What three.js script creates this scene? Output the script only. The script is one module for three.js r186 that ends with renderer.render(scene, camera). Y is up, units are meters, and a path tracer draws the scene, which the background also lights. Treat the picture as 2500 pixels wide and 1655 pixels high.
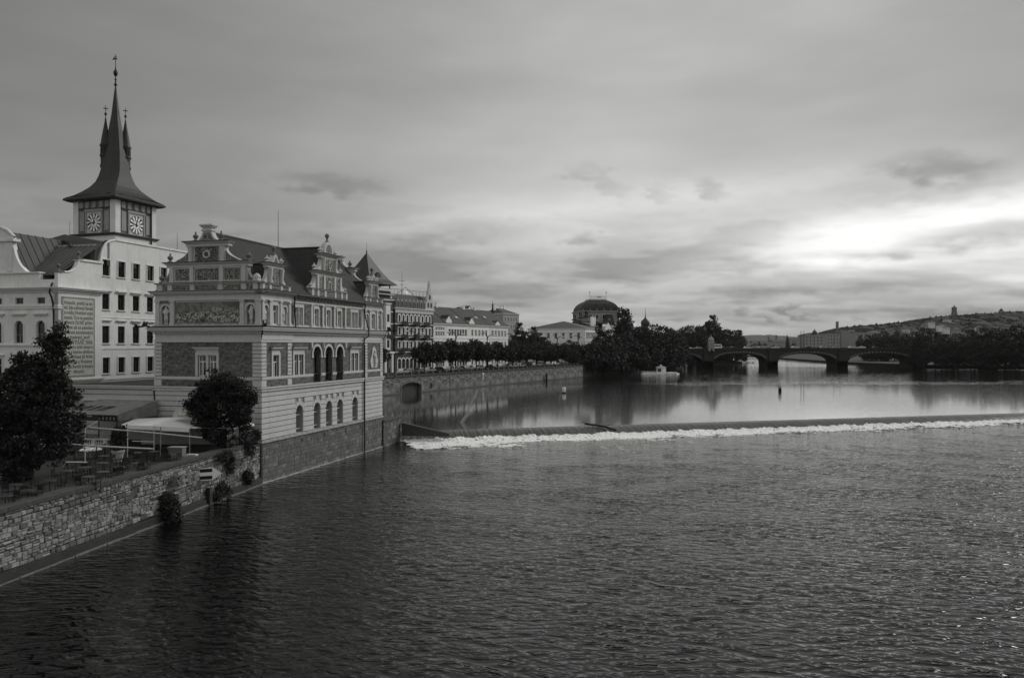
import * as THREE from 'three';
import { mergeGeometries, mergeVertices } from 'three/addons/utils/BufferGeometryUtils.js';
import { MarchingCubes } from 'three/addons/objects/MarchingCubes.js';

// ---------------------------------------------------------------- camera, sky, sun, exposure
const EXPOSURE = 1.35;
const F = 1900, EYE = 12.5, HOR = 842;                       // focal length and horizon row of the 2500 x 1655 photograph
const scene = new THREE.Scene();
const camera = new THREE.PerspectiveCamera(2 * Math.atan(827.5 / F) * 180 / Math.PI, 2500 / 1655, 0.5, 12000);
camera.position.set(0, EYE, 0);
camera.setViewOffset(2500, 1655, 0, 827.5 - HOR, 2500, 1655);
const renderer = new THREE.WebGLRenderer({ antialias: true });
renderer.setSize(1024, 677);
renderer.toneMapping = THREE.LinearToneMapping;
renderer.toneMappingExposure = EXPOSURE;
renderer.shadowMap.enabled = true;
const TINT = [1.0, 1.0, 0.982];                            // the print's faint warm grey
const grey = (v) => new THREE.Color().setRGB(v * TINT[0], v * TINT[1], v * TINT[2]);

const sun = new THREE.DirectionalLight(grey(1), 1.3);
sun.position.set(70, 53, -46).multiplyScalar(3);
sun.target.position.set(0, 0, -90);
sun.position.add(sun.target.position);
sun.castShadow = true; sun.shadow.radius = 44; sun.shadow.mapSize.set(4096, 4096);
Object.assign(sun.shadow.camera, { left: -220, right: 220, top: 220, bottom: -220, near: 1, far: 900 });
scene.add(sun, sun.target);

function rng(seed) { let s = seed >>> 0; return () => { s = (s + 0x6D2B79F5) | 0; let t = Math.imul(s ^ (s >>> 15), 1 | s); t = (t + Math.imul(t ^ (t >>> 7), 61 | t)) ^ t; return ((t ^ (t >>> 14)) >>> 0) / 4294967296; }; }
const HT = (() => { const r = rng(77), a = new Float32Array(65536); for (let i = 0; i < 65536; i++) a[i] = r(); return a; })();
const smooth = (a, b, x) => { const t = Math.min(1, Math.max(0, (x - a) / (b - a))); return t * t * (3 - 2 * t); };
function vn(x, y, px = 256, py = px) {                        // periodic value noise
  const xi = Math.floor(x), yi = Math.floor(y); let fx = x - xi, fy = y - yi;
  fx = fx * fx * (3 - 2 * fx); fy = fy * fy * (3 - 2 * fy);
  const x0 = ((xi % px) + px) % px, x1 = (x0 + 1) % px, y0 = ((yi % py) + py) % py, y1 = (y0 + 1) % py;
  const h = (a, b) => HT[((a * 197) ^ (b * 4099)) & 65535];
  const a = h(x0, y0), b = h(x1, y0), c = h(x0, y1), d = h(x1, y1);
  return a + (b - a) * fx + (c - a) * fy + (a - b - c + d) * fx * fy;
}
function fbm(x, y, oct = 5, p = 256) { let s = 0, a = 0.5, n = 0; for (let i = 0; i < oct; i++) { s += a * vn(x, y, p); n += a; x = x * 2 + 17; y = y * 2 + 31; a *= 0.5; if (p < 256) p *= 2; } return s / n; }

{
  const W = 4096, H = 2048, data = new Float32Array(W * H * 4), D = 180 / Math.PI;
  const knots = [[0, .45], [3, .47], [6, .56], [9.5, .62], [13, .53], [18, .48], [24, .46], [34, .46], [60, .50], [90, .52]];
  const base = (e) => { for (let i = 1; i < knots.length; i++) if (e <= knots[i][0]) { const t = (e - knots[i - 1][0]) / (knots[i][0] - knots[i - 1][0]); return knots[i - 1][1] + (knots[i][1] - knots[i - 1][1]) * t; } return .52; };
  // single clouds: azimuth, elevation, half width, half height (degrees), slant, strength
  const lumps = [[-12.7, 11.2, 3, .55, -.05, .24], [28.1, 11.2, 2.4, .7, -.12, .34], [13.8, 10.9, .9, .45, -.3, .22], [6.3, 11.6, 1.6, .5, -.5, .14], [30.8, 6.55, 4.0, .7, .06, .45], [10.6, 10.8, .8, .25, -.3, .14],
    [-3.4, 7.9, 3.2, .8, .03, .22], [-7, 6.2, 5, 1.1, 0, .16], [-1, 5.4, 4, .8, .02, .18], [-4.5, 4.1, 3.6, .5, 0, .2], [4.8, 7.3, .9, .4, 0, .3], [8, 6.3, 3, .8, .05, .16], [6.6, 4.8, 4.5, .5, .04, .16], [15.5, 3.8, 6, .75, .04, .15], [26, 4.5, 9, .7, .05, .24],
    [14.5, 2.0, 2.6, .3, 0, .2], [18.6, 1.85, .7, .18, -.25, .3], [20.3, 2.1, .8, .2, -.5, .34], [16.4, 2.3, .6, .18, 0, .28], [23.8, 1.5, .5, .14, 0, .24], [10.4, 1.1, 1.4, .3, 0, .16], [29, 2.0, 4, .35, 0, .2], [-16, 7.5, 3, .6, 0, .12], [1.2, 3.2, 2.4, .45, 0, .14]];
  for (let j = 0; j < H; j++) {
    const el = (j + .5) / H * 180 - 90, e = Math.max(el, 0), ce = Math.cos(el / D), se = Math.sin(e / D), bz = base(e), low = smooth(12.5, 6.5, e);
    for (let i = 0; i < W; i++) {
      const k = (j * W + i) * 4; let L = .3;
      const az0 = Math.atan2(Math.cos(((i + .5) / W - .5) * 2 * Math.PI), -Math.sin(((i + .5) / W - .5) * 2 * Math.PI)) * D, coarse = el > 29 || Math.abs(az0) > 42;
      if (el > -1 && coarse && (i % 4 || j % 4)) { const q = i % 4 ? k - 4 : ((j - j % 4) * W + i) * 4; data[k] = data[q]; data[k + 1] = data[q + 1]; data[k + 2] = data[q + 2]; data[k + 3] = 1; continue; }
      if (el > -1) {
        const phi = ((i + .5) / W - .5) * 2 * Math.PI, dx = Math.cos(phi) * ce, dz = Math.sin(phi) * ce, az = Math.atan2(dx, -dz) * D;
        const fl = .37 + .60 * smooth(45, 120, Math.abs(az - 12)), m = fl + (1.02 - fl) * Math.exp(-(((az - 12) / (az < 12 ? 28 : 35)) ** 2));
        const q = 1 / (se + .11), qx = dx * q, qz = dz * q;
        const n1 = fbm(qx * .55 + 40, qz * .9 + 9, 5), n2 = fbm(qx * 1.7 + 80, qz * 2.6 + 55, 5), n3 = fbm(az * .13 + 200, e * .5 + 30, 3);
        const n7 = fbm((az + e * 1.4) * .085 + 20, (e - az * .12) * .32 + 60, 4); L = bz * m * (1 + .20 * (n1 - .5) + .10 * (n3 - .5) + .26 * (n7 - .5));
        L *= 1 - low * .20 * smooth(.5, .66, n2) * (.5 + n1) + low * .14 * smooth(.46, .33, n2);
        const n5 = fbm(az * .9 + 90, e * 2.3 + 12, 5), n6 = fbm(az * .17 + 40, e * 1.5 + 70, 5);
        L *= 1 + low * (.13 * (n6 - .5) + .10 * (n5 - .5) - .10 * smooth(.52, .68, n5 * .5 + n6 * .5));
        const wa = az + (n2 - .5) * 3.2 + (n1 - .5) * 2 + (n5 - .5) * 2.0, we = e + (n2 - .5) * .9 + (n3 - .5) * .6 + (n5 - .5) * .9;
        if (Math.abs(az) < 75 && e < 16) {
          // opening in the cloud deck, lit through
          const q1 = az + (n6 - .5) * 5 + (n5 - .5) * 1.6, q2 = e + (n6 - .5) * 1.3 + (n5 - .5) * .7, ub = 7.7 + (q1 - 19) * .105, lb = 6.0 - (q1 - 19) * .11, span = smooth(11, 25, q1) * smooth(72, 46, q1);
          L += .38 * span * smooth(lb - 2.0, lb + 1.0, q2) * smooth(ub + 1.1, ub - .8, q2) * (.75 + .5 * n6) + .14 * span * smooth(1, 4.5, q2) * smooth(ub + 2.5, ub, q2);
          L += .10 * Math.exp(-(((we - 10.2 - (wa - 8) * .07) / 1.0) ** 2)) * smooth(-12, 2, wa) * smooth(34, 18, wa);
          for (const c of lumps) {
            const x = (wa - c[0]) / c[2]; if (x > 2.4 || x < -2.4) continue;
            const y = (we - c[1] - c[4] * (wa - c[0])) / c[3]; const r = x * x + y * y * (y < 0 ? 1.5 : .8);
            if (r < 5) L *= 1 - c[5] * Math.exp(-r * r * .35) * (.35 + .7 * n2 + .6 * n5);
          }
        }
      }
      L /= EXPOSURE; data[k] = L * TINT[0]; data[k + 1] = L * TINT[1]; data[k + 2] = L * TINT[2]; data[k + 3] = 1;
    }
  }
  const sky = new THREE.DataTexture(data, W, H, THREE.RGBAFormat, THREE.FloatType);
  sky.mapping = THREE.EquirectangularReflectionMapping; sky.colorSpace = THREE.LinearSRGBColorSpace; sky.magFilter = sky.minFilter = THREE.LinearFilter; sky.needsUpdate = true;
  scene.background = sky; scene.environment = sky;
}

// ---------------------------------------------------------------- textures and materials (uv are metres)
const enc = (v) => { v = Math.min(1, Math.max(0, v)); return Math.round(255 * (v <= .0031308 ? v * 12.92 : 1.055 * v ** (1 / 2.4) - .055)); };
function tex(n, m, fn, srgb = true) {                         // fn(u, v in 0..1) -> linear value
  const a = new Uint8Array(n * m * 4);
  for (let j = 0; j < m; j++) for (let i = 0; i < n; i++) { const v = fn(i / n, j / m), k = (j * n + i) * 4, b = srgb ? enc(v) : Math.round(255 * Math.min(1, Math.max(0, v))); a[k] = a[k + 1] = a[k + 2] = b; a[k + 3] = 255; }
  const t = new THREE.DataTexture(a, n, m); t.wrapS = t.wrapT = THREE.RepeatWrapping; t.magFilter = THREE.LinearFilter; t.minFilter = THREE.LinearMipmapLinearFilter; t.generateMipmaps = true; if (srgb) t.colorSpace = THREE.SRGBColorSpace; t.needsUpdate = true; return t;
}
function rep(t, sx, sy = sx) { const c = t.clone(); c.repeat.set(1 / sx, 1 / sy); c.needsUpdate = true; return c; }
const plasterT = tex(512, 512, (u, v) => { const a = fbm(u * 6, v * 6, 5, 6), st = fbm(u * 40, v * 3, 3, 40), d = vn(u * 128, v * 128, 128); return .95 + .20 * (a - .5) * 1.6 + .16 * (st - .5) - .05 * d - .16 * smooth(.56, .70, a * .5 + st * .5); });
const stoneT = tex(512, 512, (u, v) => { const a = fbm(u * 8, v * 8, 5, 8), d = vn(u * 90, v * 90, 90), s = fbm(u * 30, v * 5, 3, 30); return .58 + .55 * (a - .5) + .22 * (d - .5) - .18 * smooth(.55, .75, s); });
const grainT = tex(256, 256, (u, v) => .5 + .5 * (fbm(u * 16, v * 16, 4, 16) - .5) * 2, false);
const brickF = (u, v, mode) => {                              // tile 2 m x 1.28 m : 8 bricks x 16 courses
  const row = Math.floor(v * 16), fy = v * 16 - row, uu = u * 8 + (row % 2) * .5, col = ((Math.floor(uu) % 8) + 8) % 8, fx = uu - Math.floor(uu), r = HT[(row * 53 + col * 977 + 5) & 65535];
  const joint = Math.min(smooth(.02, .07, fx) * smooth(.98, .93, fx), smooth(.08, .2, fy) * smooth(.98, .88, fy));
  if (mode) return joint * (.7 + .3 * r);
  return (.72 + .56 * fbm(u * 5, v * 4, 4, 20)) * joint * (.36 + .36 * r + (r > .84 ? .34 : 0) - (r < .16 ? .18 : 0) + .1 * (vn(u * 200, v * 130, 200, 130) - .5)) + (1 - joint) * .78;
};
const brickT = tex(512, 512, (u, v) => brickF(u, v, 0)), brickB = tex(512, 512, (u, v) => brickF(u, v, 1), false);
const tileF = (u, v, mode) => {                               // tile 2 m x 2 m : 9 columns x 7 rows of pantiles
  const row = Math.floor(v * 7), fy = v * 7 - row, cx = u * 9, col = Math.floor(cx), fx = cx - col, r = HT[(row * 71 + col * 331 + 9) & 65535];
  if (mode) return (.5 + .5 * Math.sin(fx * 2 * Math.PI)) * .7 + (1 - fy) * .3;
  return .55 + .35 * r + .12 * (vn(u * 100, v * 100, 100) - .5) - .25 * smooth(.93, 1, fy);
};
const tileT = tex(512, 512, (u, v) => tileF(u, v, 0)), tileB = tex(512, 512, (u, v) => tileF(u, v, 1), false);
const copperT = tex(512, 512, (u, v) => .62 + .5 * (fbm(u * 36, v * 4, 4, 36) - .5) + .3 * (fbm(u * 5, v * 5, 4, 5) - .5));
function canvasTex(w, h, draw) { const c = document.createElement('canvas'); c.width = w; c.height = h; const x = c.getContext('2d'); draw(x, w, h); const t = new THREE.CanvasTexture(c); t.colorSpace = THREE.SRGBColorSpace; t.wrapS = t.wrapT = THREE.RepeatWrapping; t.magFilter = THREE.LinearFilter; return t; }
const mat = (v, o = {}) => new THREE.MeshStandardMaterial({ color: grey(v), roughness: .9, ...o });
const plaster = (v, s = 5) => mat(v, { map: rep(plasterT, s) });
const stone = (v, s = 2.2) => mat(v, { map: rep(stoneT, s), bumpMap: rep(grainT, .8), bumpScale: .012 });
const M = {
  white: plaster(.74), cream: plaster(.80, 6.3), trim: plaster(.56, 3.1), museum: plaster(.50, 4.2), band: plaster(.56, 5.7), grey: plaster(.32, 3.7), tower: plaster(.17, 2.3), pale: plaster(.88, 7),
  brick: mat(.20, { map: rep(brickT, 2, 1.28), bumpMap: rep(brickB, 2, 1.28), bumpScale: .012 }), redbrick: mat(.11, { map: rep(brickT, 2, 1.28) }),
  tile: mat(.036, { map: rep(tileT, 2.1), bumpMap: rep(tileB, 2.1), bumpScale: .05, roughness: .8 }), slate: mat(.042, { map: rep(tileT, 2.6), roughness: .75 }), paleRoof: mat(.14, { map: rep(tileT, 2.6) }),
  copper: mat(.042, { map: rep(copperT, 4), roughness: .6 }), seam: mat(.13, { map: rep(copperT, 5), roughness: .55 }), lead: mat(.03, { map: rep(copperT, 2), roughness: .6 }), darkCopper: mat(.025, { map: rep(copperT, 4), roughness: .6 }),
  glass: new THREE.MeshPhysicalMaterial({ color: grey(.012), roughness: .06, ior: 1.5 }), farGlass: new THREE.MeshPhysicalMaterial({ color: grey(.03), roughness: .12 }), clear: new THREE.MeshPhysicalMaterial({ color: grey(.9), roughness: .03, transmission: 1, thickness: 0, ior: 1.5 }), curtain: mat(.7, { map: rep(copperT, .6) }), room: plaster(.4), dark: mat(.012), iron: mat(.012, { roughness: .5, metalness: .3 }), sash: mat(.78, { roughness: .5 }), greySash: mat(.28, { roughness: .5 }),
  canvas: mat(.82, { roughness: .85 }), canvasGrey: mat(.36, { map: rep(copperT, 3) }), coping: mat(.095, { map: rep(stoneT, 1.7) }), ledge: stone(.62), wet: mat(.035, { map: rep(stoneT, 1.3), roughness: .45 }),
  ash: [stone(.20), stone(.25, 1.7), stone(.31, 2.6), stone(.16, 1.9)], rub: [stone(.27, 1.1), stone(.34, .9), stone(.21, 1.3), stone(.44, .8), stone(.15, 1)], mortar: mat(.11, { map: rep(stoneT, 1.4) }),
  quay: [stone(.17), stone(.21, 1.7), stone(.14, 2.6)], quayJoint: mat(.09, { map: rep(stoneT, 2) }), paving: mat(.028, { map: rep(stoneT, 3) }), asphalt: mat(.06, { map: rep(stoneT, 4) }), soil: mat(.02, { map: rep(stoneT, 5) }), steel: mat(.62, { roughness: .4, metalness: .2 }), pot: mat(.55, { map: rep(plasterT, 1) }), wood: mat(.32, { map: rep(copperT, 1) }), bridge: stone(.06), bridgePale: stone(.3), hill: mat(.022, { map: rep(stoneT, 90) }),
  bark: mat(.02, { map: rep(copperT, .8) }), carWhite: mat(.8, { roughness: .25 }), carSilver: mat(.4, { roughness: .25, metalness: .4 }), carDark: mat(.03, { roughness: .25 }), tyre: mat(.01),
};
M.leaf = [.016, .021, .013].map((v) => new THREE.MeshStandardMaterial({ color: grey(v), roughness: .75, vertexColors: true }));

// ---------------------------------------------------------------- geometry helpers
function clean(g) { if (g.index) g = g.toNonIndexed(); for (const k of Object.keys(g.attributes)) if (!['position', 'normal', 'uv'].includes(k)) g.deleteAttribute(k); if (!g.attributes.uv) g.setAttribute('uv', new THREE.BufferAttribute(new Float32Array(g.attributes.position.count * 2), 2)); if (!g.attributes.normal) g.computeVertexNormals(); g.clearGroups(); return g; }
const merge = (...l) => { l = l.flat(9).filter(Boolean).map(clean); return l.length === 1 ? l[0] : mergeGeometries(l); };
function bx(x0, x1, y0, y1, z0, z1) {
  const p = [], n = [], t = [];
  const q = (a, b, c, d, nn, f) => { for (const v of [a, b, c, a, c, d]) { p.push(...v); n.push(...nn); t.push(...f(v)); } };
  q([x0, y0, z1], [x1, y0, z1], [x1, y1, z1], [x0, y1, z1], [0, 0, 1], (v) => [v[0], v[1]]);
  q([x1, y0, z0], [x0, y0, z0], [x0, y1, z0], [x1, y1, z0], [0, 0, -1], (v) => [-v[0], v[1]]);
  q([x1, y0, z1], [x1, y0, z0], [x1, y1, z0], [x1, y1, z1], [1, 0, 0], (v) => [-v[2], v[1]]);
  q([x0, y0, z0], [x0, y0, z1], [x0, y1, z1], [x0, y1, z0], [-1, 0, 0], (v) => [v[2], v[1]]);
  q([x0, y1, z1], [x1, y1, z1], [x1, y1, z0], [x0, y1, z0], [0, 1, 0], (v) => [v[0], -v[2]]);
  q([x0, y0, z0], [x1, y0, z0], [x1, y0, z1], [x0, y0, z1], [0, -1, 0], (v) => [v[0], v[2]]);
  return tri(p, n, t);
}
function tri(p, n, t) { const g = new THREE.BufferGeometry(); g.setAttribute('position', new THREE.Float32BufferAttribute(p, 3)); if (n) g.setAttribute('normal', new THREE.Float32BufferAttribute(n, 3)); g.setAttribute('uv', new THREE.Float32BufferAttribute(t || new Array(p.length / 3 * 2).fill(0), 2)); if (!n) g.computeVertexNormals(); return g; }
function quad(a, b, c, d) {                                  // flat quad with metric uv
  const A = new THREE.Vector3(...a), U = new THREE.Vector3(...b).sub(A), L = U.length(); U.normalize();
  const N = U.clone().cross(new THREE.Vector3(...d).sub(A)).normalize(), V = N.clone().cross(U), P = [a, b, c, a, c, d];
  return tri(P.flat(), P.flatMap(() => [N.x, N.y, N.z]), P.flatMap((v) => { const w = new THREE.Vector3(...v).sub(A); return [w.dot(U), w.dot(V)]; }));
}
function faces3(list) { return merge(list.map((f) => f.length === 4 ? quad(...f) : quad(f[0], f[1], f[2], f[2]))); }
const mv = (g, x = 0, y = 0, z = 0, ry = 0, s) => { if (s) g.scale(...(Array.isArray(s) ? s : [s, s, s])); if (ry) g.rotateY(ry); return g.translate(x, y, z); };
const shape = (pts) => new THREE.Shape(pts.map((p) => new THREE.Vector2(p[0], p[1])));
function ext(pts, z0, z1, holes = [], bevel = 0) {
  const s = pts.isShape ? pts : shape(pts); for (const h of holes) s.holes.push(h.isPath ? h : new THREE.Path(h.map((p) => new THREE.Vector2(...p))));
  return clean(new THREE.ExtrudeGeometry(s, { depth: z1 - z0 - 2 * bevel, bevelEnabled: bevel > 0, bevelSize: bevel, bevelThickness: bevel, bevelSegments: 1, bevelOffset: -bevel, curveSegments: 10 })).translate(0, 0, z0 + bevel);
}
const lathe = (pts, seg = 16, ph = 0) => clean(new THREE.LatheGeometry(pts.map((p) => new THREE.Vector2(Math.max(p[0], 1e-4), p[1])), seg, ph));
const cyl = (r0, r1, h, seg = 10) => clean(new THREE.CylinderGeometry(r1, r0, h, seg)).translate(0, h / 2, 0);
const ball = (r, x = 0, y = 0, z = 0, a = 12, b = 8) => clean(new THREE.SphereGeometry(r, a, b)).translate(x, y, z);
const tube = (pts, r, seg = 6, n = 0) => clean(new THREE.TubeGeometry(pts.length === 2 ? new THREE.LineCurve3(new THREE.Vector3(...pts[0]), new THREE.Vector3(...pts[1])) : new THREE.CatmullRomCurve3(pts.map((p) => new THREE.Vector3(...p))), n || (pts.length === 2 ? 1 : pts.length * 4), r, seg));

const archPath = (x0, x1, y0, y1) => { const r = (x1 - x0) / 2, p = new THREE.Path(); p.moveTo(x0, y0); p.lineTo(x1, y0); p.lineTo(x1, y1 - r); p.absarc((x0 + x1) / 2, y1 - r, r, 0, Math.PI, false); p.lineTo(x0, y0); p.isPath = true; return p; };
const archShape = (x0, x1, y0, y1) => { const r = (x1 - x0) / 2, p = new THREE.Shape(); p.moveTo(x0, y0); p.lineTo(x1, y0); p.lineTo(x1, y1 - r); p.absarc((x0 + x1) / 2, y1 - r, r, 0, Math.PI, false); p.lineTo(x0, y0); p.isShape = true; return p; };
function archRing(x0, x1, y0, y1, t, z0, z1) { const o = archShape(x0, x1, y0, y1).getPoints(14), i = archShape(x0 + t, x1 - t, y0, y1 - t).getPoints(14); const pts = [[x1, y0], ...o.slice(2).map((p) => [p.x, p.y])]; if (pts.at(-1)[0] !== x0 || pts.at(-1)[1] !== y0) pts.push([x0, y0]); pts.push([x0 + t, y0]); for (const p of i.slice(2).reverse()) if (p.y > y0 + 1e-6) pts.push([p.x, p.y]); pts.push([x1 - t, y0]); return ext(pts.filter((p, k, l) => !k || Math.hypot(p[0] - l[k - 1][0], p[1] - l[k - 1][1]) > 1e-5), z0, z1); }
const rectHole = (x0, x1, y0, y1) => [[x0, y0], [x1, y0], [x1, y1], [x0, y1]];

// ---------------------------------------------------------------- things and parts
const taken = {};
const numbered = (n) => { const k = (taken[n] = (taken[n] ?? -1) + 1); return k ? `${n}_${String(k).padStart(3, '0')}` : n; };
function tag(o, label, category, group, kind) { if (label) o.userData.label = label; if (category) o.userData.category = category; if (group) o.userData.group = group; if (kind) o.userData.kind = kind; return o; }
function thing(name, label, category, [x, y, z] = [0, 0, 0], ry = 0, group) { const o = new THREE.Group(); o.name = numbered(name); o.position.set(x, y, z); o.rotation.y = ry; scene.add(o); return tag(o, label, category, group); }
function part(parent, name, g, m, x = 0, y = 0, z = 0, ry = 0) { const o = new THREE.Mesh(Array.isArray(g) ? merge(g) : g, m); o.name = name; o.position.set(x, y, z); o.rotation.y = ry; o.castShadow = o.receiveShadow = true; parent.add(o); return o; }
function single(name, g, m, label, category, group, kind) { const o = part(scene, numbered(name), g, m); return tag(o, label, category, group, kind); }
const struct = (name, g, m) => { const o = part(scene, numbered(name), g, m); o.userData.kind = 'structure'; return o; };
function dup(src, [x, y, z], ry = 0, s = 1, label) { const r = src.clone(); r.name = numbered(src.name.replace(/_\d{3}$/, '')); r.position.set(x, y, z); r.rotation.y = ry; r.scale.setScalar(s); r.userData = { ...src.userData }; if (label) r.userData.label = label; scene.add(r); return r; }
const at = (u, v, Z) => [(u - 1250) / F * Z, EYE - (v - HOR) / F * Z, -Z];
const onY = (u, v, h) => { const Z = F * (EYE - h) / (v - HOR); return [(u - 1250) / F * Z, h, -Z]; };

// a wall sheet with real openings: facade axes s (along), y (up), n (out); ry turns it about the building's own axes
const paneCache = {};
function windowSet(b, place, w, h, o = {}) {                  // a window: frame (part) with its pane below it, set back in the opening
  const key = [w.toFixed(2), h.toFixed(2), o.arch || 0, o.style || '', o.bar || 0].join(); let c = paneCache[key];
  if (!c) {
    const fr = [], t = o.bar || .07, d = .07, r = o.arch ? w / 2 : 0, hs = h - r;
    if (o.arch) fr.push(ext(archShape(-w / 2, w / 2, 0, h), 0, d, [archPath(-w / 2 + t, w / 2 - t, t, h - t)]));
    else fr.push(bx(-w / 2, -w / 2 + t, 0, h, 0, d), bx(w / 2 - t, w / 2, 0, h, 0, d), bx(-w / 2 + t, w / 2 - t, 0, t, 0, d), bx(-w / 2 + t, w / 2 - t, h - t, h, 0, d));
    if (o.style !== 'plain') {
      const ty = o.style === 'bars' ? hs * .5 : h * .66, tt = o.style === 'bars' ? t * .5 : t * 1.2;
      fr.push(bx(-w / 2 + t, w / 2 - t, ty, ty + tt, .004, d * .9));
      fr.push(bx(-t * .45, t * .45, t, ty, .006, d * .85));
      if (o.style === 'six') fr.push(bx(-w / 2 + t, w / 2 - t, h * .33, h * .33 + t * .5, .008, d * .8), bx(-t * .3, t * .3, ty + tt, h - t, .006, d * .8));
    }
    c = paneCache[key] = { frame: merge(fr), pane: o.arch ? ext(archShape(-w / 2 + t * .5, w / 2 - t * .5, t * .5, h - t * .5), -.02, .015) : bx(-w / 2 + t * .5, w / 2 - t * .5, t * .5, h - t * .5, -.02, .015) };
  }
  const f = part(b, 'window', c.frame, o.frameMat || M.sash); f.applyMatrix4(place); part(f, 'pane', c.pane, o.glass || M.glass); if (o.curtain) for (const k of [-1, 1]) { const cw = w * (.16 + .16 * HT[Math.floor((w * 131 + h * 977 + place.elements[14] * 61 + k * 7 + place.elements[13]) * 13) & 65535]); part(f, 'curtain', bx(k < 0 ? -w / 2 + .02 : w / 2 - .02 - cw, k < 0 ? -w / 2 + .02 + cw : w / 2 - .02, .03, h - .03, -.16, -.12), M.curtain); } return f;
}
function facade(b, [fx, fz, ry], W, y0, y1, wallMat, wins, o = {}) {
  const t = o.t ?? .32, m = new THREE.Matrix4().makeRotationY(ry).setPosition(fx, 0, fz);
  const holes = wins.map((w) => w.arch ? archPath(w.x - w.w / 2, w.x + w.w / 2, w.y, w.y + w.h) : rectHole(w.x - w.w / 2, w.x + w.w / 2, w.y, w.y + w.h));
  part(b, 'wall', ext(o.outline || [[0, y0], [W, y0], [W, y1], [0, y1]], -t, 0, holes).applyMatrix4(m), wallMat);
  for (const w of wins) {
    if (w.open) continue;
    windowSet(b, m.clone().multiply(new THREE.Matrix4().makeTranslation(w.x, w.y, -(w.set ?? .2))), w.w, w.h, { ...o, ...w });
    if (w.sill) part(b, 'sill', bx(w.x - w.w / 2 - .12, w.x + w.w / 2 + .12, w.y - .1, w.y - .004, -.1, .14).applyMatrix4(m), o.trim || wallMat);
    if (w.hood) part(b, 'window_hood', merge(bx(w.x - w.w / 2 - .28, w.x + w.w / 2 + .28, w.y + w.h + .26, w.y + w.h + .38, .003, .26), bx(w.x - w.w / 2 - .18, w.x + w.w / 2 + .18, w.y + w.h + .12, w.y + w.h + .257, .003, .14)).applyMatrix4(m), o.trim || wallMat);
    if (w.surround) { const a = w.surround; part(b, 'window_surround', (w.arch ? archRing(w.x - w.w / 2 - a, w.x + w.w / 2 + a, w.y, w.y + w.h + a, a, .003, .07) : merge(bx(w.x - w.w / 2 - a, w.x - w.w / 2, w.y, w.y + w.h + a, .003, .07), bx(w.x + w.w / 2, w.x + w.w / 2 + a, w.y, w.y + w.h + a, .003, .07), bx(w.x - w.w / 2, w.x + w.w / 2, w.y + w.h, w.y + w.h + a, .003, .07))).applyMatrix4(m), o.trim || wallMat); }
  }
  return m;
}
// moulding: a stepped profile run along s from s0 to s1 and returned at both ends
function moulding(s0, s1, y0, steps, back = -.2) { return merge(steps.map(([h0, h1, out]) => bx(s0 - out, s1 + out, y0 + h0, y0 + h1, back, out))); }

// ---------------------------------------------------------------- water
function waveNormals(N, L, seed, lo, hi, rms, aim, spread, n, gust = 0) {          // periodic tile of L metres, slopes of a sum of random waves
  const r = rng(seed), hl = new Float32Array(N * N), sx = new Float32Array(N * N), sz = new Float32Array(N * N); let tot = 0; const ws = [];
  for (let k = 0; k < n; k++) {
    const lam = lo * (hi / lo) ** ((k + r()) / n), th = aim + (r() + r() + r() - 1.5) * spread, kk = L / lam;
    const kx = Math.round(kk * Math.sin(th)), kz = Math.round(kk * Math.cos(th)); if (!kx && !kz) continue;
    const w = Math.exp(-((Math.log(lam / (lo * 2.6)) / 1.0) ** 2)) + .25; ws.push([kx, kz, w, r() * 6.283]); tot += w * w / 2;
  }
  const sc = rms / Math.sqrt(tot);
  let hv = 1e-9; for (const [kx, kz, w] of ws) if (L / Math.hypot(kx, kz) > hi * .35) hv += w * w / 2; hv = Math.sqrt(hv);
  ws.sort((p, q) => Math.hypot(p[0], p[1]) - Math.hypot(q[0], q[1]));
  for (const [kx, kz, w, ph] of ws) { const low = L / Math.hypot(kx, kz) > hi * .35;
    const len = Math.hypot(kx, kz), ax = sc * w * kx / len, az = sc * w * kz / len, dc = Math.cos(2 * Math.PI * kx / N), ds = Math.sin(2 * Math.PI * kx / N);
    for (let j = 0; j < N; j++) { let a = ph + 2 * Math.PI * kz * j / N, c = Math.cos(a), s = Math.sin(a); const o = j * N; for (let i = 0; i < N; i++) { let f = 1; if (gust) { if (low) hl[o + i] += w * s / hv; else f = Math.max(.25, 1 + .55 * hl[o + i]); } sx[o + i] += ax * c * f; sz[o + i] += az * c * f; const c2 = c * dc - s * ds; s = s * dc + c * ds; c = c2; } }
  }
  const d = new Float32Array(N * N * 4);
  for (let i = 0; i < N * N; i++) { const x = -sx[i], y = -sz[i], q = 1 / Math.sqrt(1 + x * x + y * y); d[i * 4] = x * q * .5 + .5; d[i * 4 + 1] = y * q * .5 + .5; d[i * 4 + 2] = q * .5 + .5; d[i * 4 + 3] = 1; }
  const t = new THREE.DataTexture(d, N, N, THREE.RGBAFormat, THREE.FloatType); t.wrapS = t.wrapT = THREE.RepeatWrapping; t.magFilter = THREE.LinearFilter; t.needsUpdate = true; t.repeat.set(1 / L, 1 / L); return t;
}
const chop = waveNormals(2048, 34, 5, .17, 2.0, .15, .22, .92, 130, 1);
const calm = waveNormals(1024, 60, 8, .5, 9, .020, .1, .8, 50), ruffle = waveNormals(1024, 34, 9, .3, 4, .038, .15, .8, 60, 1), faint = waveNormals(1024, 47, 10, .4, 6, .034, .1, .8, 50);
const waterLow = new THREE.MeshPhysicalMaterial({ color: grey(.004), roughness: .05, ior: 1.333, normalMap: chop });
const waterHigh = new THREE.MeshPhysicalMaterial({ color: grey(.012), roughness: .04, ior: 1.333, normalMap: calm });
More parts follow.
